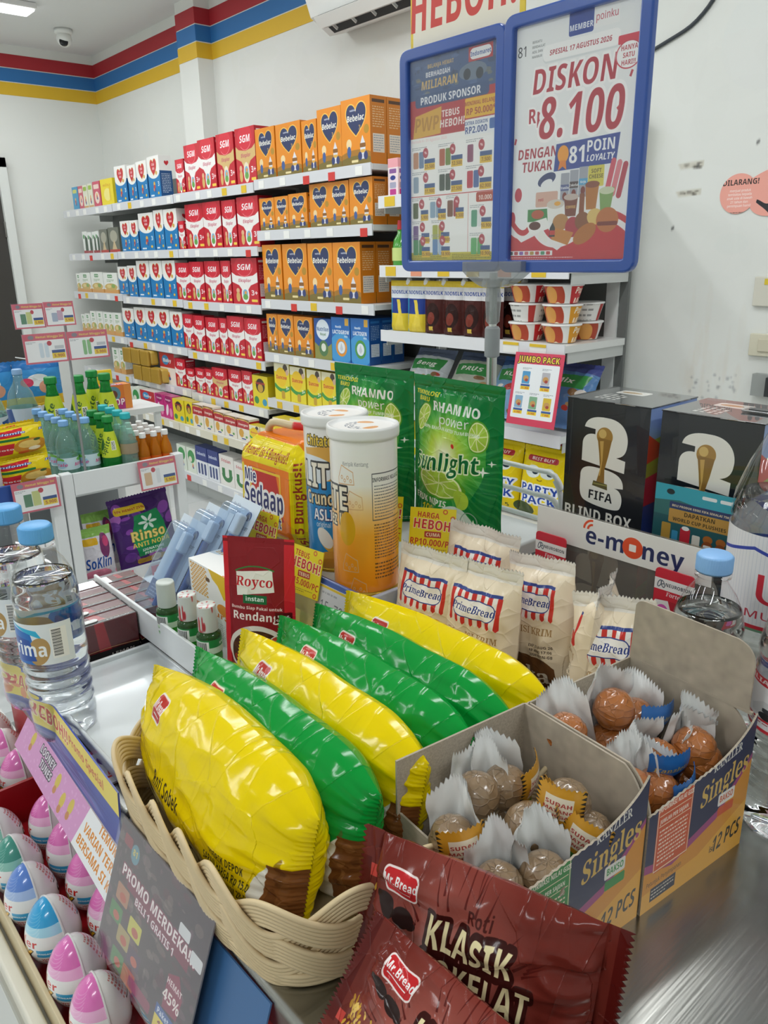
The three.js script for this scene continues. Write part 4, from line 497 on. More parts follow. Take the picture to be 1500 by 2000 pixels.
{ // instant noodle packs
  const m = film(tex(512, 512, (c) => { for (const o of [0, 256]) { R(c, o, 0, 256, 512, '#e8cf1c'); PG(c, '#d0242c', o, 60, o + 150, 40, o + 130, 150, o, 160); T(c, 'Indomie', o + 66, 100, 44, '#d8e0f2', { st: '#2a3c8c', sw: 8, sk: 0.15 }); R(c, o, 176, 170, 40, '#2f7a3a'); E(c, o + 170, 330, 90, 120, '#c98a2c'); E(c, o + 166, 300, 60, 60, '#e2c06a'); E(c, o + 190, 380, 34, 30, '#f0e2c0'); E(c, o + 130, 420, 30, 26, '#d8642c'); E(c, o + 210, 250, 20, 20, '#3f5a2c'); PG(c, '#cf2f34', o, 260, o + 90, 250, o + 70, 420, o, 430); T(c, 'Soto', o + 40, 340, 40, '#f0e6d8'); } }), 0.002, 0.25);
  const g = [1, 2].map((s) => bagGeo({ w: 0.125, h: 0.085, d: 0.034, seal: 0.006, sd: s, nx: 26, ny: 20, wr: 0.002 }));
  [[0.602, 0.806, -2.16, 0], [0.602, 0.888, -2.175, 1], [0.598, 0.806, -2.21, 1], [0.6, 0.888, -2.225, 0]].forEach(([x, y, z, k], i) => { const t = thing('noodle_pack', 'yellow instant noodle pack, ' + ['front lower one on blue railed rack', 'front upper one on blue railed rack', 'lower one behind the front pack', 'upper one behind the front pack'][i], 'noodle pack', [x, y, z]); t.rotation.z = 0.05; part('pack', g[k], m, t); });
  const wm = film(tex(512, 256, (c) => { for (const o of [0, 256]) { R(c, o, 0, 256, 256, '#ecebe6'); R(c, o + 20, 20, 120, 40, '#c83038', 8); E(c, o + 140, 160, 70, 60, '#b5682c'); E(c, o + 150, 140, 30, 24, '#4f8a3c'); } }), 0.002, 0.25);
  [[0.475, 0.806, -2.16], [0.47, 0.888, -2.18]].forEach(([x, y, z], i) => { const t = thing('noodle_pack', i ? 'white instant noodle pack, upper one beside the yellow packs' : 'white instant noodle pack, lower one beside the yellow packs', 'noodle pack', [x, y, z]); part('pack', g[i], wm, t); });
}
{ // detergent bags on the second rack shelf
  const rm = film(tex(768, 512, (c) => { R(c, 0, 0, 768, 512, '#4a2a6c'); for (let i = 0; i < 30; i++) E(c, rr(0, 384), rr(60, 500), rr(10, 50), rr(8, 40), ['#6a3c92', '#8a4aa8', '#3a1f58', '#b06ac0'][i % 4], rnd() * 3); R(c, 20, 60, 190, 56, '#e6c22c', 20); T(c, '10x HEMAT 25%', 116, 88, 24, '#a8342c'); PG(c, '#1f8a52', 130, 140, 280, 120, 310, 210, 340, 420, 120, 440, 90, 300); for (let i = 0; i < 6; i++) E(c, 205 + Math.cos(i * 1.05) * 34, 200 + Math.sin(i * 1.05) * 34, 26, 10, '#dfeee4', i * 1.05); T(c, 'Rinso', 196, 286, 96, '#e8d27a', { st: '#a8862c', sw: 6, sx: 0.9 }); T(c, 'ANTI NODA', 206, 350, 44, '#e0c45a'); T(c, 'SIGNATURE', 210, 396, 26, '#e8f0ea'); T(c, 'PERFUME', 210, 424, 26, '#e8f0ea'); R(c, 110, 456, 240, 40, '#b8902c', 14); E(c, 230, 474, 34, 30, '#d8c8b0'); }), 0.004, 0.14);
  const t = thing('detergent_bag', 'purple detergent bag with green splash on the rack shelf', 'detergent bag', [0.915, 0.502, -2.165]); part('bag', bagGeo({ w: 0.19, h: 0.215, d: 0.05, seal: 0.014, sd: 5, wr: 0.005 }), rm, t); t.rotation.set(-0.15, 0, 0.04);
  const km = film(tex(512, 256, (c) => { for (const o of [0, 256]) { R(c, o, 0, 256, 256, '#d8d4dc'); R(c, o, 0, 256, 40, '#8ab85a'); R(c, o + 20, 46, 110, 34, '#e0b02c', 10); E(c, o + 180, 90, 40, 60, '#7a3a68'); E(c, o + 190, 70, 24, 26, '#c84a78'); T(c, 'SoKlin', o + 120, 170, 72, '#1f4a9c', { sk: 0.15, sx: 0.95 }); E(c, o + 100, 230, 110, 30, '#e88aa4'); } }), 0.004, 0.2);
  for (const [x, z, l, s] of [[0.752, -2.145, 'pink and white detergent bag in front on the rack shelf', 2], [0.8, -2.235, 'lilac and white detergent bag behind the pink one', 3]]) { const b = thing('detergent_bag', l, 'detergent bag', [x, 0.502, z]); part('bag', bagGeo({ w: 0.095, h: s === 2 ? 0.155 : 0.17, d: 0.04, seal: 0.012, sd: s, wr: 0.004 }), km, b); b.rotation.x = -0.1; }
  const bm = PM(tex(128, 64, (c) => { R(c, 0, 0, 128, 64, '#8a5a2c'); E(c, 64, 26, 20, 16, '#e0d8c0'); R(c, 90, 0, 38, 64, '#8a2028'); T(c, 'teh', 64, 48, 18, '#e8d8b0'); }), 0.45);
  solo('tea_carton', B(0.14, 0.09, 0.06), bm, 'brown and red tea carton behind the detergent bags', 'carton', [0.9, 0.536, -2.42]);
}
{ // goods seen past the bottles: low boxes on the far side
  const m = PM(tex(256, 200, (c) => { R(c, 0, 0, 256, 200, '#d8762a'); PG(c, '#a82c74', 0, 120, 190, 110, 190, 200, 0, 200); E(c, 90, 70, 66, 60, '#5a8a96'); E(c, 90, 76, 36, 34, '#6a3a28'); T(c, 'TOP', 120, 140, 72, '#efe8e2'); R(c, 190, 0, 66, 200, '#e08a3a'); }), 0.4);
  const t = thing('stacked_goods_table', 'low white table carrying an orange coffee carton', 'table', [1.12, 0, -2.78]); part('top', B(0.26, 0.02, 0.2), metalWhite, t, [0, 0.866, 0]); for (const x of [-0.11, 0.11]) for (const z of [-0.08, 0.08]) part('leg', B(0.02, 0.856, 0.02), metalWhite, t, [x, 0.428, z]);
  solo('coffee_carton', B(0.1, 0.086, 0.06), m, 'orange and magenta coffee carton beyond the soda bottles', 'carton', [1.1, 0.92, -2.75]);
  const y = PM(tex(64, 128, (c) => { R(c, 0, 0, 64, 128, '#e2d02a'); T(c, 'A', 32, 50, 44, '#c83a2a'); R(c, 0, 100, 64, 28, '#d0a020'); }), 0.4);
  const s = thing('yellow_sachet_card', 'yellow sachet card standing behind the coffee carton', 'sachet', [1.1, 0.876, -2.83]); part('card', RB(0.06, 0.13, 0.012, 0.003), y, s, [0, 0.065, 0]);
}
// signs on the racks
{
  const pole = thing('sign_pole', 'thin grey sign pole rising from the drinks rack', 'pole', [0.742, 0.776, -2.125]);
  part('rod', CY(0.0035, 0.0035, 0.5, 10), P('#9a9ea0', 0.35, { metalness: 0.6 }), pole, [0, 0.25, 0]); part('foot', CY(0.012, 0.014, 0.008, 16), P('#9a9ea0', 0.4), pole, [0, 0.004, 0]);
  priceSign([0.652, 1.252, -2.112], 0.075, 0.06, signs.green, 'pink price sign on top of the sign pole beside the doorway', -0.1); priceSign([0.727, 1.254, -2.108], 0.075, 0.06, signs.soap, 'pink price sign on top of the sign pole beside the milk shelves', -0.1);
  priceSign([0.68, 1.171, -2.108], 0.107, 0.074, signs.water, 'pink price sign showing pale water bottles on the sign pole', -0.06); priceSign([0.79, 1.171, -2.108], 0.107, 0.072, signs.soda, 'pink price sign showing green bottles on the sign pole', -0.06);
  priceSign([0.935, 0.795, -2.088], 0.115, 0.084, signs.juice, 'pink price sign hung on the rail under the amber bottles'); priceSign([0.594, 0.8, -2.088], 0.115, 0.08, signs.green, 'pink price sign hung under the noodle packs'); priceSign([0.768, 0.482, -2.084], 0.117, 0.086, signs.soap, 'pink price sign hung under the detergent bags'); priceSign([0.94, 0.478, -2.084], 0.117, 0.086, signs.juice, 'pink price sign hung under the purple detergent bag'); priceSign([0.455, 0.98, -2.1], 0.1, 0.084, signs.juice, 'pink price sign standing among white noodle packs');
}
// =============== counter ===============
const steelTex = field(512, (u, v) => { const a = N3(u * 3, v * 160, 0) * 18 + N3(u * 6, v * 400, 4) * 14 + N3(u * 4, v * 4, 9) * 16; return 120 + a; });
const steel = new THREE.MeshPhysicalMaterial({ color: '#94948f', metalness: 1, roughness: 0.27, roughnessMap: null, bumpMap: rep(steelTex, 3, 3), bumpScale: 0.0004, anisotropy: 0.6 });
{
  const t = thing('counter', 'stainless steel shop counter carrying bread basket and boxes', 'counter', [0, 0, 0]);
  part('top', shift(RB(0.98, 0.03, 1.06, 0.006), 0.68, CT - 0.015, -0.04), steel, t); part('top_extension', shift(RB(0.25, 0.03, 0.34, 0.006), 0.315, CT - 0.015, -0.742), steel, t);
  part('cabinet', shift(B(0.9, 0.88, 0.98), 0.69, 0.456, -0.04), P('#d8dad8', 0.5), t); part('cabinet_end', shift(B(0.2, 0.88, 0.32), 0.32, 0.456, -0.74), P('#d8dad8', 0.5), t);
}
// =============== counter rack: board, wire rail, blue price strip ===============
const RY = 1.02;
{
  const wh = P('#e6e9e8', 0.35), t = thing('counter_rack', 'white rack shelf with wire rail and blue price strip', 'rack', [0, 0, 0]);
  part('board', shift(RB(0.35, 0.02, 0.32, 0.004), 0.663, RY - 0.01, -0.772), wh, t);
  for (const [y, x] of [[RY + 0.075, 0.843], [RY + 0.04, 0.843], [RY + 0.006, 0.843]]) part('wire', tube([[x, y, -0.93], [x, y, -0.8], [x, y, -0.665], [x, y - 0.002, -0.628], [x, Math.max(RY - 0.012, y - 0.02), -0.614]], 0.0038, 30, 8), wh, t);
  part('wire', tube([[0.843, RY + 0.066, -0.626], [0.843, RY + 0.05, -0.617], [0.843, RY - 0.01, -0.614]], 0.0038, 12, 8), wh, t);
  for (const [x, z] of [[0.795, -0.645], [0.515, -0.645], [0.795, -0.91], [0.515, -0.91]]) part('leg', shift(B(0.026, RY - 0.02, 0.026), x, (RY - 0.02) / 2, z), P('#7d8180', 0.45), t);
  part('lower_board', shift(B(0.34, 0.014, 0.3), 0.66, 0.72, -0.775), wh, t); part('lower_board', shift(B(0.34, 0.014, 0.3), 0.66, 0.36, -0.775), wh, t);
  const rail = part('price_strip', RB(0.006, 0.05, 0.31, 0.002), P('#4563a8', 0.25, { clearcoat: 0.5 }), t, [0.482, RY - 0.012, -0.772], [0, 0, -0.25]);
  const pt = (s, w) => PM(tex(256, 128, (c) => { R(c, 0, 0, 256, 128, '#d9dcdc'); R(c, 0, 0, 256, 10, '#e8c83a'); lines(c, 30, 24, 190, 1, 10, 8, '#b0b4b6'); T(c, s, 128, 82, 58, '#6a6e72', { f: 'monospace', b: 0 }); }), 0.4);
  [['16.200', 0.06], ['15.700', 0.125], ['8.300', -0.06]].forEach(([s, z]) => part('price_tag', cardGeo(0.062, 0.036, 0.0015), pt(s), rail, [-0.0038, 0, z], [0, -Math.PI / 2, 0]));
  // strip on the near edge
  part('price_strip', RB(0.13, 0.04, 0.006, 0.002), P('#b9c2d6', 0.25, { clearcoat: 0.5 }), t, [0.563, RY - 0.014, -0.608]);
  part('price_tag', cardGeo(0.07, 0.034, 0.0015), pt('8.800'), t, [0.572, RY - 0.014, -0.6038]);
}
{ // candy bags on the lower board, seen under the rack
  const cols = [['#3f6ab0', '#e6c23a'], ['#6a4a9c', '#d8e0e8'], ['#4f9a5a', '#e8d8b8'], ['#c85a8a', '#f0e6ea']];
  cols.forEach(([a, b], i) => { const m = film(tex(256, 128, (c) => { R(c, 0, 0, 256, 128, a); for (const o of [0, 128]) { R(c, o + 14, 30, 100, 36, b, 12); T(c, ['Milo', 'Ube', 'Susu', 'Yupi'][i], o + 64, 48, 30, '#fff', { st: '#333', sw: 5 }); for (let k = 0; k < 6; k++) E(c, o + rr(14, 114), rr(76, 118), 9, 8, ['#f0d048', '#e05a4a', '#fff', '#4ab0d0'][k % 4]); } }), 0.003, 0.2);
    const t = thing('candy_bag', ['blue and yellow', 'purple and white', 'green and cream', 'pink and white'][i] + ' candy bag on the board under the counter rack', 'candy bag', [0.6 + (i % 2) * 0.085, 0.758, -0.68 - (i >> 1) * 0.14], -0.9); part('bag', bagGeo({ w: 0.13, h: 0.16, d: 0.05, sd: i + 3, nx: 20, ny: 24 }), m, t); t.rotation.order = 'YXZ'; t.rotation.x = -0.5; });
}
// =============== goods on the counter rack ===============
{ // five pack of noodles in orange film
  const m = film(tex(1024, 512, (c) => { R(c, 0, 0, 1024, 512, '#ee7d12'); 
    R(c, 0, 200, 512, 60, '#e9d318'); R(c, 452, 200, 60, 312, '#e9d318'); T(c, 'lebih hemat! Isi 5 Bungkus!!', 214, 230, 36, '#a3392a', { sx: 0.92 }); T(c, 'Isi 5 Bungkus!!', 482, 370, 38, '#a3392a', { rot: -Math.PI / 2 });
    PG(c, '#ecd41c', 0, 290, 90, 270, 150, 330, 60, 420, 0, 400); PG(c, '#c62f28', 140, 276, 350, 276, 400, 420, 190, 470); c.strokeStyle = '#f0c832'; c.lineWidth = 8; c.strokeRect(150, 282, 230, 150); T(c, 'Mie', 146, 306, 54, '#2b2c66', { st: '#f4f2ee', sw: 12 }); T(c, 'Sedaap', 246, 366, 92, '#2b2c66', { st: '#f4f2ee', sw: 20, sk: 0.05, sx: 0.98 }); T(c, 'instant', 300, 430, 46, '#2b2c66', { st: '#f4f2ee', sw: 8 }); E(c, 50, 440, 60, 50, '#cf8a2c'); E(c, 40, 330, 30, 26, '#e8e0c8'); R(c, 0, 470, 452, 42, '#e9c81c'); T(c, 'Rasa Ayam Bawang', 230, 490, 38, '#3a2a1c'); }), 0.003, 0.2);
  const t = thing('noodle_five_pack', 'orange film wrapped five pack of instant noodles on rack', 'noodle pack', [0.582, RY + 0.004, -0.835]); t.scale.setScalar(1.07);
  // a soft brick: rounded box swollen towards the top fold
  const g = new RoundedBoxGeometry(0.13, 0.125, 0.14, 8, 0.026), p = g.attributes.position, n = g.attributes.normal, u = g.attributes.uv;
  for (let i = 0; i < p.count; i++) { let x = p.getX(i), y = p.getY(i), z = p.getZ(i); const nx = n.getX(i), ny = n.getY(i), nz = n.getZ(i); if (nx < -0.25) u.setXY(i, (z / 0.14 + 0.5) * 0.5, (y / 0.125 + 0.5) * 0.62); else u.setXY(i, 0.75 + x, 0.8 + z * 0.6); const s = y > 0 ? 1 - 0.28 * Math.pow(y / 0.0625, 3) * (0.4 + Math.abs(z) / 0.07) : 1; const w = 0.003 * N3(x * 60, y * 60, z * 60) + 0.0015 * N3(x * 160, y * 160, z * 160); p.setXYZ(i, x * (s * 0.5 + 0.5) + nx * w, y + ny * w + (y > 0.04 ? 0.012 * (1 - Math.abs(x) / 0.065) : 0), z * (s * 0.5 + 0.5) + nz * w); }
  g.computeVertexNormals(); part('pack', g, m, t, [0, 0.063, 0]);
  const st = PM(tex(64, 256, (c) => { R(c, 0, 0, 64, 256, '#cf2c2c'); R(c, 22, 0, 20, 256, '#d6c29a'); for (let i = 0; i < 32; i++) R(c, i % 2 ? 4 : 52, i * 8, 8, 4, '#e88a5a'); }), 0.35);
  part('tear_strip', tube([[-0.005, 0.06, -0.055], [-0.03, 0.139, -0.03], [-0.02, 0.141, 0.01], [0.03, 0.132, 0.05]].map(([x, y, z]) => [x, y, z]), 0.005, 30, 8), st, t, null, null, 'red and gold tear strip');
}
{ // crisp tubes
  const tubeTex = (kind) => tex(1024, 512, (c, w, h) => {   // u = 0.75 faces the shopper side
    if (kind) { R(c, 0, 0, w, h, '#1f84c4'); R(c, 0, 0, w, 150, '#eceae6'); PG(c, '#d9a23a', 600, 90, 900, 60, 920, 190, 640, 200); for (let x = 0; x < w; x += 256) E(c, x + 128, 160, 150, 50, '#dfe6ea'); T(c, 'Chitato', 700, 60, 46, '#e8c22c', { st: '#5a4a14', sw: 8 }); T(c, 'LITE', 705, 180, 120, '#efe6d2', { st: '#2c2c2c', sw: 14 }); T(c, 'Crunch', 705, 258, 62, '#f0dcae', { st: '#2c2c2c', sw: 10 }); T(c, 'ASLI', 715, 316, 56, '#f4f6f8', { st: '#1f3f7a', sw: 8 }); T(c, 'original', 715, 352, 26, '#e0eaf2', { b: 0 }); E(c, 740, 420, 70, 26, '#d9a43c', 0.5); E(c, 720, 400, 50, 30, '#e8e6e0', 0.6); E(c, 740, 470, 74, 22, '#cf963a', -0.1); E(c, 744, 492, 74, 18, '#c08428', -0.05); }
    else { const gr = c.createLinearGradient(0, 0, 0, h); gr.addColorStop(0, '#f2f1ed'); gr.addColorStop(0.3, '#f0ede4'); gr.addColorStop(0.62, '#eea030'); gr.addColorStop(1, '#ec8c14'); c.fillStyle = gr; c.fillRect(0, 0, w, h); c.strokeStyle = '#d8a878'; c.lineWidth = 3; for (const [x, y] of [[600, 90], [640, 170], [610, 380], [650, 460]]) { c.beginPath(); c.moveTo(x, y + 40); c.lineTo(x + 20, y); c.lineTo(x + 80, y + 20); c.lineTo(x + 84, y + 60); c.lineTo(x, y + 60); c.closePath(); c.stroke(); for (let i = 0; i < 4; i++) { c.beginPath(); c.arc(x + 20 + i * 16, y + 38 + (i % 2) * 10, 5, 0, 7); c.stroke(); } }
      T(c, 'LITE', 540, 200, 110, '#efe6d2', { st: '#2c2c2c', sw: 14 }); T(c, 'Cheez Up', 536, 270, 60, '#f0e2ba', { st: '#2c2c2c', sw: 10 }); E(c, 640, 296, 44, 56, '#d8a41e'); T(c, 'Keripik Kentang', 690, 84, 18, '#7a7c80', { b: 0 });
      c.strokeStyle = '#4a4c50'; c.lineWidth = 3; c.strokeRect(770, 116, 190, 150); T(c, 'INFORMASI NILAI GIZI', 864, 136, 17, '#33363a'); lines(c, 780, 154, 170, 11, 10, 3, '#585c60'); lines(c, 776, 280, 180, 12, 10, 4, '#6a5030'); lines(c, 776, 410, 180, 5, 12, 5, '#6a4a20'); }
  });
  const body = new THREE.CylinderGeometry(0.0345, 0.0345, 0.164, 56, 1, true);
  const mk = (x, z, kind, label) => { const t = thing('crisp_tube', label, 'crisp tube', [x, RY, z], kind ? 0.75 : 1.1); t.scale.setScalar(1.075); part('tube', body, PM(tubeTex(kind), 0.25, { clearcoat: 0.5 }), t, [0, 0.086, 0]); part('base_rim', lathe([[0, 0], [0.0345, 0], [0.0352, 0.002], [0.0345, 0.005], [0, 0.005]], 48), P('#c9a23a', 0.3, { metalness: 0.7 }), t);
    part('lid', lathe([[0.034, 0.163], [0.0365, 0.1635], [0.037, 0.1665], [0.037, 0.173], [0.0362, 0.1755], [0.034, 0.1755], [0.0335, 0.173], [0.02, 0.1728], [0, 0.1728]], 56), P('#e9e9e6', 0.3), t);
    part('lid_print', lathe([[0, 0.1732], [0.03, 0.1732]], 40), PM(tex(128, 128, (c) => { R(c, 0, 0, 128, 128, '#efeeea'); T(c, 'CHITATO', 64, 56, 20, '#4a5a70'); T(c, 'LITE', 64, 80, 24, '#4a5a70'); E(c, 24, 64, 12, 20, '#e0a060'); E(c, 104, 64, 12, 20, '#e0a060'); }), 0.35), t); };
  mk(0.529, -0.65, 0, 'white to orange crisp tube with cheese drawings on rack'); mk(0.55, -0.728, 1, 'blue crisp tube standing behind the orange one');
}
{ // green dish soap pouches
  const m = film(tex(1024, 768, (c) => { R(c, 0, 0, 1024, 768, '#0f7a3a'); const g = c.createRadialGradient(240, 330, 10, 240, 330, 280); g.addColorStop(0, '#f2f8d2'); g.addColorStop(0.3, '#b4d84a'); g.addColorStop(0.65, '#3fa23a'); g.addColorStop(1, '#128040'); c.save(); c.beginPath(); c.ellipse(240, 330, 210, 270, 0, 0, 7); c.clip(); R(c, 0, 0, 512, 768, g); for (let i = 0; i < 26; i++) { c.save(); c.translate(250, 340); c.rotate(i * 0.242); PG(c, 'rgba(220,245,170,0.14)', 0, 0, 330, -16, 330, 16); c.restore(); } c.restore();
    for (let i = 0; i < 14; i++) { c.save(); c.translate(260, 400); c.rotate(i * 0.13 - 0.5); PG(c, 'rgba(150,220,120,0.16)', 40, 0, 420, -10, 420, 10); c.restore(); }
    T(c, 'TEKNOLOGI', 96, 76, 28, '#e8dc3a', { sk: 0.15 }); T(c, 'BARU', 80, 104, 30, '#e8dc3a', { sk: 0.15 });
    const lime = (x, y, rx, ry, a) => { c.save(); c.translate(x, y); c.rotate(a); E(c, 0, 0, rx, ry, '#5da22c'); E(c, 0, 0, rx * 0.9, ry * 0.9, '#e6efb0'); E(c, 0, 0, rx * 0.82, ry * 0.82, '#a8cc48'); c.strokeStyle = '#e6efb0'; c.lineWidth = 4; for (let i = 0; i < 8; i++) { c.beginPath(); c.moveTo(0, 0); c.lineTo(Math.cos(i * 0.785) * rx * 0.82, Math.sin(i * 0.785) * ry * 0.82); c.stroke(); } c.restore(); };
    lime(76, 190, 42, 78, 0.5); lime(404, 230, 52, 72, -0.2); T(c, 'RHAMNO', 270, 130, 62, '#eff4ee'); T(c, 'power', 270, 184, 60, '#eff4ee', { b: 0 }); T(c, '100% BAHAN AKTIF TUMBUHAN', 250, 226, 22, '#dcebd4');
    lime(226, 470, 150, 66, 0.08); T(c, 'Sunlight', 232, 376, 108, '#116a36', { st: '#e6f2c8', sw: 12, rot: -0.12, sk: 0.12, sx: 0.92 }); E(c, 286, 290, 11, 11, '#d8352c'); E(c, 356, 520, 34, 46, '#b6d84a', -0.5); T(c, 'JERUK NIPIS', 174, 556, 40, '#eef4ec'); T(c, '100', 176, 596, 46, '#e6d83a');
    E(c, 330, 640, 92, 84, '#d4e4dc'); E(c, 330, 640, 70, 64, '#e6f0ea'); c.strokeStyle = '#8fae9e'; c.lineWidth = 4; c.beginPath(); c.ellipse(400, 620, 34, 50, 0, 0, 7); c.moveTo(400, 670); c.lineTo(400, 730); c.moveTo(370, 734); c.lineTo(430, 734); c.stroke(); E(c, 160, 690, 96, 60, '#e0d030'); E(c, 160, 676, 96, 56, '#125a34'); T(c, 'MUDAH', 160, 654, 34, '#eef4ec'); T(c, 'Lemak', 160, 692, 42, '#eef4ec'); T(c, 'Banyak Busa*', 170, 734, 24, '#1f3a24'); lines(c, 400, 740, 90, 3, 9, 3, '#cfe0d4');
    for (const [x, y, s] of [[440, 380, 16], [470, 340, 10], [420, 620, 14]]) PG(c, '#f4faee', x, y - s * 1.6, x + s * 0.3, y - s * 0.3, x + s * 1.6, y, x + s * 0.3, y + s * 0.3, x, y + s * 1.6, x - s * 0.3, y + s * 0.3, x - s * 1.6, y, x - s * 0.3, y - s * 0.3); R(c, 512, 0, 512, 768, '#0f7a3a'); lines(c, 560, 100, 400, 30, 18, 6, '#bcd8b8'); }), 0.003, 0.13, CREASE2);
  const gs = [1, 2].map((s) => bagGeo({ w: 0.152, h: 0.198, d: 0.062, low: 1, seal: 0.014, edge: 0.009, sd: s * 2, wr: 0.0045, zig: 0, nx: 48, ny: 60 }));
  [[0.702, -0.676, -1.62, 'green dish soap pouch standing nearest the clear card panel'], [0.712, -0.85, -1.52, 'green dish soap pouch half hidden by the crisp tubes']].forEach(([x, z, r, l], i) => { const t = thing('dish_soap_pouch', l, 'pouch', [x, RY + 0.001, z], r); t.scale.setScalar(1.07); part('pouch', gs[i], m, t); });
}
// price cards clipped to the strip
const heboh = (top, mid, price) => PM(tex(300, 300, (c, w, h) => { R(c, 0, 0, w, h, '#f0dc1e'); for (const [x, y] of [[14, 250], [280, 60], [270, 280], [230, 20]]) { E(c, x, y, 16, 16, '#d8622c'); E(c, x, y, 9, 9, '#f0dc1e'); } T(c, top, 120, 46, 48, '#c8342a', { sx: 0.9, rot: 0.06 }); T(c, 'HEBOH!', 158, 108, 84, '#d0352a', { st: '#f4e8c0', sw: 8, sx: 0.88, rot: 0.06 }); R(c, 100, 150, 110, 40, '#b83a2a', 6); T(c, mid, 156, 170, 32, '#f4e8c0'); T(c, price, 150, 222, 56, '#c8402a', { sx: 0.88, rot: 0.05 }); lines(c, 60, 262, 190, 2, 12, 5, '#a88a1c'); }), 0.35);
const shelfTalker = (pos, turn, m, label) => { const t = thing('price_card', label, 'price card', pos); t.rotation.order = 'YXZ'; t.rotation.y = turn; t.rotation.x = -0.25; part('card', cardGeo(0.056, 0.056, 0.0012), m, t, [0, 0.03, 0]); part('holder', B(0.05, 0.05, 0.0008), P('#e6dfa0', 0.15, { transmission: 0.6, thickness: 0 }), t, [0, -0.02, -0.0008]); };
shelfTalker([0.471, 1.028, -0.79], -1.45, heboh('HARGA', 'CUMA', '13.000/PC'), 'yellow price card half behind the toothbrush pack'); shelfTalker([0.47, 1.006, -0.7], -1.45, heboh('TEBUS', 'TEBUS', 'RP15.000/PC'), 'yellow price card in front of the blue crisp tube'); shelfTalker([0.614, 1.036, -0.632], -1.0, heboh('HARGA', 'CUMA', 'RP10.000/PC'), 'yellow price card in front of the dish soap pouch'); shelfTalker([0.6, 1.038, -0.71], -1.0, heboh('HARGA', 'CUMA', 'RP10.000/PC'), 'yellow price card between crisp tube and dish soap');
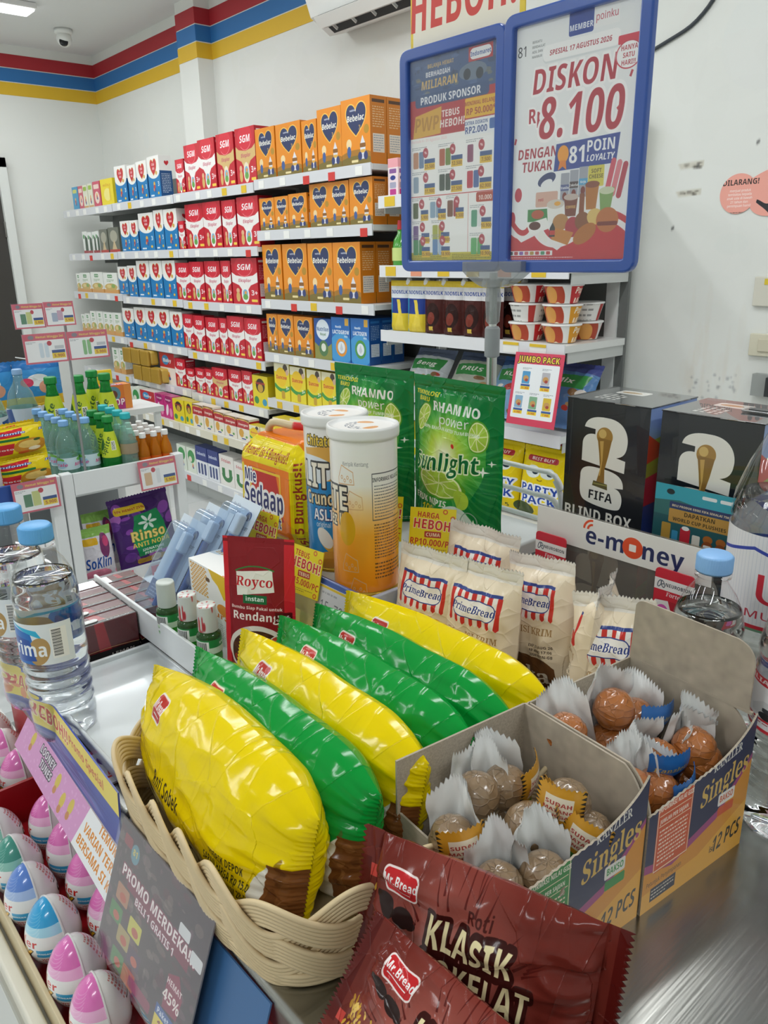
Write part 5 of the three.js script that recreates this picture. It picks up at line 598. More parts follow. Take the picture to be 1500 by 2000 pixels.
// =============== small white ledge with honey, spice pouch, oil bottles, toothbrushes ===============
{
  const t = thing('counter_ledge', 'white plastic ledge with raised lip below the price strip', 'ledge', [0, 0, 0]), wh = P('#e9ecec', 0.3);
  part('board', shift(RB(0.13, 0.012, 0.38, 0.003), 0.4, 0.957, -0.792), wh, t); part('lip', shift(RB(0.004, 0.038, 0.38, 0.0015), 0.336, 0.968, -0.792), wh, t); for (const z of [-0.62, -0.95]) part('foot', shift(B(0.1, 0.022, 0.02), 0.4, 0.941, z), wh, t);
  const LY = 0.9632;
  const hb = PM(tex(512, 512, (c) => { R(c, 0, 0, 512, 512, '#f2f1ec'); // left half: long face, right: top and end
    for (let i = 0; i < 6; i++) for (let j = 0; j < 14; j++) E(c, 14 + i * 16 + (j % 2) * 8, 20 + j * 15, 6, 7, '#e0a63a'); PG(c, '#ecc21c', 120, 0, 256, 0, 256, 190, 230, 150, 200, 170, 170, 90, 140, 60); E(c, 190, 250, 34, 40, '#e6932c'); T(c, 'madurasa', 150, 300, 54, '#e07a24', { rot: 0.0 }); lines(c, 110, 360, 130, 8, 14, 6, '#c2c4be'); R(c, 100, 70, 24, 30, '#6a4a24', 10);
    PG(c, '#ecc21c', 300, 260, 500, 260, 500, 400, 450, 380, 420, 420, 340, 340); E(c, 400, 330, 30, 20, '#e6932c'); for (let i = 0; i < 5; i++) for (let j = 0; j < 5; j++) E(c, 440 + i * 14, 430 + j * 14, 5, 6, '#e0a63a'); R(c, 256, 0, 256, 240, '#efeee8'); T(c, 'madurasa', 384, 100, 48, '#e07a24'); R(c, 256, 200, 256, 40, '#e8b83a'); }), 0.35);
  const g = B(0.046, 0.088, 0.098), p = g.attributes.position, n = g.attributes.normal, u = g.attributes.uv; for (let i = 0; i < p.count; i++) { const x = p.getX(i) / 0.046 + 0.5, y = p.getY(i) / 0.088 + 0.5, z = p.getZ(i) / 0.098 + 0.5; if (n.getX(i) < -0.5) u.setXY(i, z * 0.5, y); else if (n.getY(i) > 0.5) u.setXY(i, 0.52 + x * 0.46, 0.02 + z * 0.46); else u.setXY(i, 0.52 + x * 0.46, 0.54 + y * 0.44); }
  const h = thing('honey_carton', 'white honey carton with honeycomb print on the ledge', 'carton', [0.404, LY, -0.746]); part('box', g, hb, h, [0, 0.044, 0]);
  const rm = film(tex(768, 768, (c) => { R(c, 0, 0, 768, 768, '#8e1f26'); R(c, 0, 0, 26, 768, '#d42a34'); R(c, 330, 0, 54, 768, '#d42a34'); PG(c, '#f1ece0', 70, 190, 270, 170, 280, 290, 76, 320); c.strokeStyle = '#3f7a3a'; c.lineWidth = 8; c.beginPath(); c.moveTo(66, 186); c.quadraticCurveTo(170, 130, 280, 176); c.stroke(); T(c, 'Royco', 172, 240, 72, '#c8242c', { f: 'serif', sk: 0.1, sx: 0.95 }); R(c, 110, 312, 130, 48, '#1f6a3a'); T(c, 'instan', 174, 334, 34, '#eef2ea'); T(c, 'Bumbu Siap Pakai untuk', 180, 384, 24, '#f0d8d0'); T(c, 'Rendang', 176, 430, 62, '#f6ece4'); R(c, 284, 400, 84, 56, '#5a1418'); T(c, 'tuang,', 326, 420, 20, '#fff'); T(c, 'campur', 326, 440, 20, '#fff'); E(c, 190, 620, 170, 140, '#e6ded2'); E(c, 190, 630, 150, 122, '#4a2a1c'); for (let i = 0; i < 30; i++) E(c, rr(70, 310), rr(530, 740), rr(12, 34), rr(10, 24), ['#5a3420', '#7a4a2c', '#8a6a3a', '#3a5a28', '#a83a24', '#2c1a14'][i % 6], rnd() * 3); E(c, 310, 570, 60, 44, '#ece6dc'); E(c, 310, 562, 48, 32, '#b8432c'); R(c, 384, 0, 384, 768, '#8e1f26'); }), 0.0015, 0.28);
  const r = thing('spice_pouch', 'red spice paste pouch with white logo standing on ledge', 'pouch', [0.379, LY, -0.645], -0.95); part('pouch', bagGeo({ w: 0.078, h: 0.148, d: 0.02, low: 1, seal: 0.008, edge: 0.006, zig: 0, wr: 0.001, sd: 3, nx: 26, ny: 34 }), rm, r); r.rotation.order = 'YXZ'; r.rotation.x = -0.1;
  // eucalyptus oil bottles
  const gb = lathe([[0, 0.0015], [0.01, 0], [0.0128, 0.003], [0.0132, 0.012], [0.0125, 0.014], [0.0132, 0.016], [0.0132, 0.034], [0.0128, 0.037], [0.0105, 0.039], [0.0085, 0.0405], [0, 0.0405]], 28), gm = P('#8fe07a', 0.05, { transmission: 0.9, thickness: 0.02, ior: 1.4, attenuationColor: new THREE.Color('#3fae3a'), attenuationDistance: 0.02 }), ct = PM(tex(128, 64, (c) => { R(c, 0, 0, 128, 64, '#e8ebe4'); for (let i = 0; i < 16; i++) { R(c, rr(0, 120), rr(0, 60), 3, 10, '#d0484a'); E(c, rr(0, 120), rr(0, 60), 3, 3, '#c83a40'); } }), 0.25, { transmission: 0.25, thickness: 0 }), lb = PM(tex(128, 64, (c) => { R(c, 0, 0, 128, 64, '#1f8a3e'); R(c, 0, 36, 128, 28, '#cfe6c8'); R(c, 4, 6, 30, 46, '#f2f4ee'); for (let i = 0; i < 8; i++) R(c, 7 + i * 3, 10, 1.5, 38, '#222'); T(c, 'minyak', 84, 20, 18, '#e8f2e4'); }), 0.35, { side: THREE.DoubleSide });
  [[0.351, -0.702, 1, 'nearest the spice pouch'], [0.349, -0.742, 1, 'in the middle of the three'], [0.347, -0.79, 0, 'with plain frosted cap']].forEach(([x, z, pr, l]) => { const b = thing('oil_bottle', 'small green eucalyptus oil bottle on ledge, ' + l, 'bottle', [x, LY, z], -2.2); part('body', gb, gm, b); part('cap', lathe([[0.0095, 0.04], [0.0108, 0.041], [0.0102, 0.068], [0.0095, 0.07], [0, 0.07]], 28), pr ? ct : P('#dfe6dc', 0.3, { transmission: 0.3, thickness: 0 }), b); part('label', band(0.0134, 0.016, 28), lb, b, [0, 0.025, 0]); });
  // toothbrush blister packs
  const card = PM(tex(256, 420, (c, w, h) => { R(c, 0, 0, w, h, '#d9e3ec'); T(c, 'double', 56, 36, 22, '#4a5a78', { b: 0 }); T(c, 'oral Care', 64, 60, 22, '#4a5a78', { b: 0 }); E(c, 190, 60, 24, 20, '#2c3e78'); E(c, 190, 60, 13, 11, '#6a4a3c'); R(c, 0, 300, w, 120, '#5a6c94'); T(c, 'SOFT', 204, 110, 20, '#5a6880'); lines(c, 20, 320, 200, 6, 14, 6, '#a8b4cc'); }), 0.3);
  const bl = new RoundedBoxGeometry(0.044, 0.115, 0.02, 4, 0.009);
  [[0.358, 0.968, -0.862, 0], [0.38, 0.984, -0.835, 1], [0.398, 0.998, -0.8, 2]].forEach(([x, y, z, i]) => { const k = thing('toothbrush_pack', 'clear toothbrush blister pack ' + ['leaning on the ledge lip', 'between two other packs', 'next to the yellow price card'][i], 'blister pack', [x, y, z]); aim(k, [x, y, z], [0.1, -0.12, 1], [0.55, 0.8, 0.2]); part('card', cardGeo(0.052, 0.125, 0.0008), card, k, [0, 0.0625, 0]); part('blister', bl, P('#e6eff8', 0.06, { transmission: 0.92, thickness: 0, ior: 1.45 }), k, [0, 0.058, 0.011]); part('brush_handle', tube([[0.01, 0.01, 0.008], [0.012, 0.045, 0.01], [0.01, 0.08, 0.008]], 0.0045, 14, 8), P('#3a5a9c', 0.3), k); part('brush_head', RB(0.012, 0.026, 0.012, 0.003), P('#dfe8f2', 0.5), k, [0.01, 0.094, 0.009]); });
}
// =============== woven basket with loaf bags ===============
{
  const t = thing('bread_basket', 'cream woven basket filled with yellow and green bread bags', 'basket', [0.343, CT, -0.452]), cord = P('#d9c39b', 0.6), hw = 0.163, hl = 0.142, flare = 0.13;
  const path = (s, y) => { // s in 0..1 round a rounded rectangle, wider with height
    const k = flare * y, a = hw - 0.01 + k, b = hl - 0.01 + k, q = s * Math.PI * 2, n = 5.5, cx = Math.cos(q), cz = Math.sin(q), r = Math.pow(Math.pow(Math.abs(cx), n) + Math.pow(Math.abs(cz), n), -1 / n);
    return [a * cx * r, b * cz * r]; };
  const W = 22, R0 = 0.0021, N = 520;
  const strand = (fy, off) => { const pts = []; for (let i = 0; i < N; i++) { const s = i / N, ph = s * Math.PI * 2 * W / 2, y = fy(ph), [x, z] = path(s, y), o = off(ph), l = Math.hypot(x, z); pts.push(V(x + x / l * o, y, z + z / l * o)); } return new THREE.TubeGeometry(new THREE.CatmullRomCurve3(pts, true), 640, R0, 6, true); };
  // two plaited bundles of six cords each, one above the other
  for (const [y0, amp] of [[0.052, 0.0135], [0.023, 0.013]]) for (const sgn of [1, -1]) for (let k = 0; k < 6; k++) { const d = (k - 2.5) * 0.0036; part('strand', strand((p) => y0 + sgn * amp * Math.sin(p) + d, (p) => sgn * 0.0028 * Math.cos(p)), cord, t); }
  for (let k = 0; k < 3; k++) part('strand', strand(() => 0.003 + k * 0.0036, () => 0), cord, t);
  const fl = new THREE.Shape(); for (let i = 0; i <= 80; i++) { const [x, z] = path(i / 80, 0); i ? fl.lineTo(x, z) : fl.moveTo(x, z); }
  part('base', new THREE.ExtrudeGeometry(fl, { depth: 0.004, bevelEnabled: false }), P('#c9b187', 0.7), t, [0, 0.0045, 0], [Math.PI / 2, 0, 0]);
}
{
  const loaf = (k, g) => film(tex(512, 1024, (c, w, h) => {   // left half front: x = up on the bag, y = far (top) to near (bottom)
    R(c, 0, 0, w, h, k);
    for (const o of [0, 256]) {
      for (let i = 0; i < 40; i++) { c.strokeStyle = g ? 'rgba(0,90,30,0.10)' : 'rgba(200,160,0,0.10)'; c.lineWidth = rr(2, 8); c.beginPath(); const y = rr(60, 820); c.moveTo(o + rr(0, 256), y); c.lineTo(o + rr(0, 256), y + rr(-60, 60)); c.stroke(); }
      if (o) continue; if (g) { R(c, o, 380, 70, 380, 'rgba(230,240,225,0.5)', 40); T(c, 'Roti Kombinasi', o + 150, 520, 36, '#1c3a22', { rot: Math.PI / 2 }); }
      else { R(c, o, 300, 78, 440, 'rgba(248,240,205,0.8)', 50); T(c, 'Roti Sobek', o + 108, 490, 36, '#3a3420', { rot: Math.PI / 2 }); c.strokeStyle = '#4a4434'; c.lineWidth = 6; for (let i = 0; i < 5; i++) { c.beginPath(); c.ellipse(o + 34, 420 + i * 60, 26, 40, 0.4, 0, 7); c.stroke(); } E(c, o + 70, 350, 12, 26, '#4a4434', 0.4); }
      c.save(); c.translate(o + 204, 300); c.scale(0.9, 0.9); c.rotate(Math.PI / 2); R(c, -54, -26, 108, 52, '#f0e4da', 14); R(c, -50, -22, 100, 44, '#c0342a', 12); T(c, 'Mr.Bread', 0, -4, 26, '#f6f2ee', { sx: 0.9 }); R(c, -34, 12, 68, 3, '#f6f2ee'); c.restore();
      c.save(); c.translate(o + 96, 842); c.rotate(Math.PI / 2); for (let i = 0; i < 3; i++) T(c, ['PABRIK DEPOK', 'SARAN HARGA Rp 15.000', 'BAIK SEBELUM 28-08'][i], 0, -14 + i * 20, 17, '#2a2a22'); c.restore();
      PG(c, '#e8e6dc', o, 890, o + 110, 930, o + 150, 975, o, 950); PG(c, '#7a4a24', o, 940, o + 150, 970, o + 150, 1024, o, 1024); for (let i = 0; i < 16; i++) E(c, o + rr(10, 140), rr(972, 1010), rr(5, 26), rr(4, 12), ['rgba(130,84,44,0.5)', 'rgba(90,52,24,0.5)', 'rgba(170,120,70,0.4)'][i % 3]);
    }
  }), 0.003, 0.12, CREASE, 1, 1.6);
  const ym = loaf('#ecd000', 0), gm = loaf('#0b9438', 1);
  const spots = [[0.222, 0, 0.0, 0.24, 'yellow bread bag leaning over the basket edge by the promo sign'], [0.27, 1, 0, 0.22, 'green bread bag between the two frontmost yellow bags'], [0.315, 0, 0.006, 0.22, 'yellow bread bag in the middle of the basket'], [0.364, 1, 0.002, 0.2, 'green bread bag behind the middle yellow bag'], [0.409, 1, 0, 0.2, 'green bread bag next to the rearmost yellow bag'], [0.455, 0, 0.002, 0.16, 'yellow bread bag beside the cream filled rolls']];
  spots.forEach(([x, g, dy, lean, label], i) => {
    const t = thing('bread_bag', label, 'bread bag'), len = i === 0 ? 0.285 : 0.275, hgt = i === 0 ? 0.125 : 0.118;
    part('bag', bagGeo({ w: hgt, h: len, d: [0.076, 0.066, 0.064, 0.058, 0.056, 0.058][i], taper: i === 0 ? 0.4 : 0.22, taper0: 0.3, s0: 0.002, pv0: 4, pv: 2.2, pw: 2.3, seal: 0.012, wr: 0.0035, sd: i * 3 + 2, nx: 56, ny: 84 }), g ? gm : ym, t);
    const roll = lean; aim(t, [x + 0.006, CT + 0.064 + dy * 0.5, -0.342 - (i === 0 ? 0.006 : 0)], [roll, 1, 0.0], [i === 0 ? 0.05 : 0.02, [-0.13, -0.06, -0.13, -0.07, -0.06, 0.0][i], -1]);
  });
}
// =============== two brown chocolate bread bags ===============
{
  const m = film(tex(1024, 1024, (c, w, h) => {
    for (const o of [0, 512]) {
      R(c, o, 0, 512, h, '#6f2a22'); const g = c.createRadialGradient(o + 230, 420, 20, o + 230, 420, 360); g.addColorStop(0, '#cfa9a0'); g.addColorStop(0.4, '#9c564c'); g.addColorStop(1, '#6f2a22'); c.fillStyle = g; c.fillRect(o, 0, 512, h);
      for (let i = 0; i < 34; i++) { const a = rr(0, 6.28), d = rr(250, 330); const x = o + 240 + Math.cos(a) * d * 0.8, y = 470 + Math.sin(a) * d; c.save(); c.translate(x, y); c.rotate(a); PG(c, '#5c1f1a', -40, -3, 40, 0, -40, 6); c.restore(); }
      c.save(); c.translate(o + 350, 512); c.rotate(Math.PI / 2); // now x = far to near, y = down the bag
      R(c, -380, -110, 150, 84, '#f0e0dc', 20); R(c, -375, -105, 140, 74, '#c82a2e', 18); T(c, 'Mr.Bread', -305, -76, 36, '#f8f2f0', { sx: 0.92 }); R(c, -360, -50, 100, 4, '#f8f2f0');
      E(c, -356, 6, 44, 22, '#2c1c1a', 0.3); E(c, -276, 16, 44, 22, '#2c1c1a', 0.1); E(c, -392, -6, 16, 10, '#2c1c1a'); E(c, -238, 30, 16, 10, '#2c1c1a');
      T(c, 'Roti', 20, -76, 50, '#4a1c18'); T(c, 'KLASIK', -10, 4, 112, '#ecdfae', { st: '#3a1512', sw: 34, sx: 0.88 }); T(c, 'COKELAT', 20, 106, 112, '#ecdfae', { st: '#3a1512', sw: 34, sx: 0.88 });
      for (let i = 0; i < 60; i++) E(c, -440 + rr(0, 190), rr(110, 230), 5, 14, ['#d8a83c', '#e6c060', '#b8862c'][i % 3], rr(-0.5, 0.5)); E(c, -210, 220, 90, 34, '#5a3020'); E(c, -330, 236, 70, 30, '#b8803c'); R(c, -500, 200, 60, 40, '#d04a40'); R(c, 470, -256, 42, 512, '#5a1814'); R(c, -512, -256, 42, 512, '#5a1814'); R(c, 470, 180, 42, 76, '#e6e0de'); c.restore();
    }
  }), 0.003, 0.14, CREASE, 1, 1.6);
  const mk = (near, far, up, sd, w, label) => { const t = thing('chocolate_bread_bag', label, 'bread bag'), L = Math.hypot(near[0] - far[0], near[1] - far[1], near[2] - far[2]); part('bag', bagGeo({ w, h: L, d: 0.038, seal: 0.013, pw: 2.6, pv: 2.4, wr: 0.006, sd, nx: 56, ny: 64, zig: 0.0014 }), m, t); aim(t, near, up, [far[0] - near[0], far[1] - near[1], far[2] - near[2]]); };
  mk([0.302, 0.978, -0.165], [0.247, 1.0, -0.318], [0.15, 1, 0], 4, 0.115, 'brown chocolate bread bag leaning on the snack box'); mk([0.236, 0.948, -0.132], [0.197, 0.965, -0.286], [0.5, 0.82, 0.1], 9, 0.082, 'brown chocolate bread bag lying in front of the other one');
}
// =============== two open display boxes of meatball snacks ===============
const sheetGeo = (f, nu, nv, th = 0.0005) => { const pos = [], idx = [], uv = []; for (const s of [0, 1]) for (let j = 0; j <= nv; j++) for (let i = 0; i <= nu; i++) { const [x, y, z] = f(i / nu, j / nv, i); pos.push(x, y, z - s * th); uv.push(i / nu, j / nv); } const r = nu + 1, n = r * (nv + 1); for (const s of [0, 1]) for (let j = 0; j < nv; j++) for (let i = 0; i < nu; i++) { const a = s * n + j * r + i, b = a + 1, c = a + r, d = c + 1; s ? idx.push(a, c, b, b, c, d) : idx.push(a, b, c, b, d, c); } const e = (a, b) => idx.push(a, a + n, b, b, a + n, b + n); for (let i = 0; i < nu; i++) { e(i + 1, i); e(nv * r + i, nv * r + i + 1); } for (let j = 0; j < nv; j++) { e(j * r, (j + 1) * r); e((j + 1) * r + nu, j * r + nu); } const g = new THREE.BufferGeometry(); g.setAttribute('position', new THREE.Float32BufferAttribute(pos, 3)); g.setAttribute('uv', new THREE.Float32BufferAttribute(uv, 2)); g.setIndex(idx); g.computeVertexNormals(); return g; };
{
  const faceTex = (k) => tex(768, 512, (c, w, h) => { R(c, 0, 0, w, h, '#23264c'); PG(c, '#d8902c', 0, 512, 0, 330, 200, 360, 520, 300, 768, 150, 768, 512); PG(c, '#a0407a', 0, 330, 200, 360, 520, 300, 768, 150, 768, 170, 520, 330, 200, 392, 0, 360); PG(c, '#e6a83a', 0, 512, 0, 440, 400, 430, 768, 330, 768, 512);
    R(c, 60, 120, 250, 260, k, 16); c.strokeStyle = '#f0dcc0'; c.lineWidth = 4; c.strokeRect(66, 126, 238, 248); T(c, 'INFORMASI NILAI GIZI', 186, 152, 23, '#f6ece0'); T(c, 'JUMLAH PER SAJIAN', 180, 196, 21, '#f6ece0'); R(c, 74, 174, 222, 3, '#f0dcc0'); R(c, 74, 212, 222, 3, '#f0dcc0'); lines(c, 84, 230, 200, 9, 15, 6, '#f4dcc8');
    T(c, 'KANZLER', 560, 110, 44, '#e8e4da', { f: 'serif', rot: -0.12 }); T(c, 'Singles', 560, 190, 104, '#d9b25a', { f: 'serif', sk: 0.2, rot: -0.12 }); R(c, 520, 240, 130, 46, '#e8e2dc', 8); T(c, 'BAKSO', 586, 262, 34, k); R(c, 526, 292, 126, 34, k, 8); T(c, 'isi:', 520, 446, 34, '#2a2420'); T(c, '12 PCS', 630, 430, 84, '#2a2420', { sk: 0.2, sx: 0.86, rot: -0.06 }); T(c, 'Petunjuk Penyimpanan', 150, 412, 24, '#3a2c20', { b: 0 }); R(c, 60, 434, 180, 50, '#24243a'); lines(c, 68, 444, 160, 3, 13, 5, '#d8cfc0'); });
  const kraft = PM(field(256, (u, v) => { const a = 176 + N3(u * 60, v * 60, 1) * 14 + N3(u * 140, v * 140, 3) * 16; return [a, a * 0.93, a * 0.83]; }, true), 0.85);
  const box = (x, z, turn, k, flap, label) => {
    const t = thing('display_box', label, 'box', [x, CT, z], turn), w = 0.124, d = 0.116, fm = PM(faceTex(k), 0.4, { clearcoat: 0.2 }), th = 0.0016;
    const fs = new THREE.Shape(); fs.moveTo(0, 0); fs.lineTo(w, 0); fs.lineTo(w, 0.118); fs.quadraticCurveTo(w * 0.9, 0.1, w * 0.6, 0.092); for (let i = 0; i < 24; i++) { fs.lineTo(w * 0.6 * (1 - i / 24), 0.092 - 0.008 * (i / 24) + (i % 2 ? 0.0006 : -0.0006)); } fs.lineTo(0, 0.084); fs.closePath();
    const panel = (shape, mat2) => { const g = new THREE.ExtrudeGeometry(shape, { depth: th, bevelEnabled: false }), p = g.attributes.position, u = g.attributes.uv; for (let i = 0; i < p.count; i++) u.setXY(i, p.getX(i) / w, p.getY(i) / 0.12); return new THREE.Mesh(g, mat2); };
    const f = panel(fs, [fm, kraft]); f.name = 'front_panel'; t.add(f); part('front_liner', shift(B(w - 0.004, 0.082, 0.0008), w / 2, 0.041, -0.0008), kraft, t);
    part('bottom_panel', B(w, th, d), kraft, t, [w / 2, th / 2, -d / 2]);
    part('back_panel', B(w, 0.115, th), kraft, t, [w / 2, 0.0575, -d]);
    const sd = new THREE.Shape(); sd.moveTo(0, 0); sd.lineTo(d, 0); sd.lineTo(d, 0.115); sd.lineTo(0.02, 0.115); sd.quadraticCurveTo(0.006, 0.108, 0, 0.086); sd.closePath();
    const sg = new THREE.ExtrudeGeometry(sd, { depth: th, bevelEnabled: false }); const lo = sg.clone(); if (!flap) lo.scale(1, 0.62, 1); part('side_panel', lo, kraft, t, [th, 0, 0], [0, Math.PI / 2, 0]); const sp = part('side_panel', sg.clone(), kraft, t, [w, 0, 0], [0, Math.PI / 2, 0]);
    part('side_print', B(0.0006, 0.11, d - 0.03), P('#23264c', 0.4), t, [w + th + 0.0003, 0.055, -d / 2 - 0.01]);
    if (flap) { const fp = new THREE.Shape(); fp.moveTo(0.006, 0); fp.lineTo(d, 0); fp.lineTo(d - 0.002, 0.05); fp.quadraticCurveTo(d - 0.004, 0.056, d - 0.012, 0.056); fp.lineTo(0.022, 0.056); fp.quadraticCurveTo(0.008, 0.054, 0.006, 0.04); fp.closePath(); part('open_flap', new THREE.ExtrudeGeometry(fp, { depth: th, bevelEnabled: false }), kraft, t, [w, 0.115, 0], [0, Math.PI / 2, 0]).rotation.set(0, Math.PI / 2, 0); part('fold_crease', B(0.0024, 0.0022, d - 0.006), kraft, t, [w + th / 2, 0.1155, -d / 2]); }
    return t;
  };
  box(0.421, -0.222, -0.1, '#d0552a', 1, 'open snack box with raised cardboard flap and orange nutrition panel'); box(0.296, -0.236, -0.1, '#2f8a3e', 0, 'open snack box with green nutrition panel beside the chocolate bread');
  // packets: clear film over two balls, white torn sheet, printed strip
  const ball = (sd) => { const g = new THREE.SphereGeometry(0.0165, 28, 20), p = g.attributes.position; for (let i = 0; i < p.count; i++) { const x = p.getX(i), y = p.getY(i), z = p.getZ(i), s = 1 + 0.05 * N3(x * 90 + sd, y * 90, z * 90) + 0.05 * (1 - Math.abs(N3(x * 160, y * 160 + sd, z * 160)) * 3) * 0.6; p.setXYZ(i, x * s, y * s, z * s); } g.computeVertexNormals(); return g; };
  const balls = [1, 5, 9].map(ball), sheets = [2, 4, 6, 8].map((sd) => sheetGeo((u, v, i) => { const a = (u - 0.5) * 2; return [a * 0.026 * (1 - 0.25 * v), v * 0.085 + (v === 1 ? (i % 2 ? 0.0018 : -0.0018) : 0) - 0.004 * a * a * v, 0.012 * a * a - 0.012 + 0.02 * v * v * N3(u * 2.2 + sd, v * 1.5, sd) + 0.004 * N3(u * 6, v * 5, sd)]; }, 40, 20));
  const tan = P('#8e7456', 0.3, { clearcoat: 0.9, clearcoatRoughness: 0.12, bumpMap: rep(CREASE2, 1, 1), bumpScale: 0.003 }), orange = P('#b0682e', 0.28, { clearcoat: 0.9, clearcoatRoughness: 0.1, bumpMap: rep(CREASE2, 1, 1), bumpScale: 0.003 }), white = P('#e9eae8', 0.35, { clearcoat: 0.3 });
  const stripA = PM(tex(128, 384, (c) => { R(c, 0, 0, 128, 384, '#d59a2c'); for (let i = 0; i < 26; i++) { PG(c, '#2a2620', 0, i * 16, 12, i * 16 + 8, 0, i * 16 + 12); PG(c, '#2a2620', 128, i * 16, 116, i * 16 + 8, 128, i * 16 + 12); } R(c, 26, 30, 76, 90, '#f0e4cc'); T(c, 'SUDAH', 64, 56, 22, '#b03028'); T(c, 'MATANG', 64, 80, 20, '#b03028'); T(c, 'TINGGAL', 64, 104, 18, '#b03028'); R(c, 34, 140, 60, 30, '#3f8a3c', 6); E(c, 64, 240, 40, 44, '#e2b8ac'); E(c, 64, 240, 28, 30, '#b8463e'); R(c, 30, 310, 68, 56, '#3a3428'); }), 0.3, { clearcoat: 0.4 });
  const stripB = PM(tex(128, 384, (c) => { R(c, 0, 0, 128, 384, '#171c34'); PG(c, '#2a6ab0', 0, 0, 128, 0, 128, 70, 0, 120); T(c, 'Kanzler', 64, 60, 26, '#d8b25a', { f: 'serif', sk: 0.2 }); c.strokeStyle = '#d8b25a'; c.lineWidth = 5; c.beginPath(); c.moveTo(20, 130); c.bezierCurveTo(60, 100, 70, 190, 110, 150); c.stroke(); PG(c, '#d9502a', 20, 200, 110, 190, 104, 270, 26, 280); T(c, 'BBQ', 64, 236, 44, '#f6e2c8', { rot: -0.1 }); R(c, 0, 300, 128, 84, '#6a1c22'); lines(c, 12, 312, 100, 5, 12, 6, '#e0b0a0'); }), 0.3, { clearcoat: 0.4 });
  const strip = sheetGeo((u, v, i) => { const a = (u - 0.5) * 2; return [a * 0.0165, v * 0.082 + ((v === 1 || v === 0) ? (i % 2 ? 0.001 : -0.001) : 0), -0.006 * a * a + 0.003 * Math.sin(v * 9)]; }, 20, 24);
  const pack = (x, z, y, turn, tilt, kind, i, label, one) => { x = kind ? Math.min(0.515, Math.max(0.458, x)) : Math.min(0.386, Math.max(0.325, x)); z = kind ? Math.min(-0.252, Math.max(-0.308, z)) : Math.min(-0.264, Math.max(-0.32, z)); const t = thing('meatball_pack', label, 'snack pack', [x, y, z]); t.rotation.set(tilt[0], turn, tilt[1], 'YXZ'); part('meatball', balls[i % 3], kind ? orange : tan, t, [0, 0.062, 0.004]); part('meatball', balls[(i + 1) % 3], kind ? orange : tan, t, [0.002, 0.029, 0.004]); if (one !== 2) part('torn_sheet', sheets[i % 4], white, t, [0, 0.006, -0.004]); if (one) part('printed_strip', strip, kind ? stripB : stripA, t, [i % 2 ? 0.016 : -0.014, 0.004, 0.018], [0, i % 2 ? 0.6 : -0.7, 0]); };
  const Lb = 'meatball snack pack in the green panel box, ', Rb = 'orange saucy meatball pack in the flap box, ';
  [[0.358, -0.322, 0.95, -1.0, [0, 0], 0, 'ball up beside the green bread bag'], [0.395, -0.318, 0.948, -0.2, [0.05, 0.1], 1, 'folded against the back wall'], [0.405, -0.272, 0.955, -0.5, [0, -0.1], 2, 'with upright orange strip'], [0.33, -0.3, 0.942, -1.2, [0.1, 0.15], 1, 'wrapped white at the left wall'], [0.317, -0.262, 0.938, -0.8, [0.15, 0.1], 0, 'lying low at the left front'], [0.348, -0.254, 0.938, -0.4, [0.25, 0], 0, 'white topped next to the front wall'], [0.385, -0.246, 0.94, -0.6, [0.1, -0.25], 2, 'leaning to the shared wall'], [0.366, -0.282, 0.945, 0.3, [0, 0.1], 2, 'standing in the box centre']].forEach(([x, z, y, r, tl, one, l], i) => pack(x, z, y, r, tl, 0, i, Lb + l, one));
  [[0.452, -0.315, 0.966, -0.8, [0.1, 0.15], 0, 'fat one at the rear left corner'], [0.492, -0.312, 0.972, -0.3, [0.1, -0.05], 0, 'tallest one with white tip'], [0.524, -0.3, 0.955, -0.9, [0, -0.1], 1, 'blue strip one by the flap'], [0.527, -0.252, 0.955, -0.6, [0.1, -0.1], 0, 'red one close to the flap'], [0.447, -0.252, 0.945, -0.9, [0.1, 0.1], 0, 'beside the shared wall'], [0.49, -0.265, 0.95, 0.2, [0.1, 0.1], 1, 'white wrapped one in the centre'], [0.475, -0.236, 0.94, -0.5, [0.15, 0.05], 1, 'with navy strip at the front wall'], [0.515, -0.232, 0.945, -0.2, [0.2, -0.1], 0, 'shiny one at the front right']].forEach(([x, z, y, r, tl, one, l], i) => pack(x, z, y, r, tl, 1, i + 1, Rb + l, one));
}
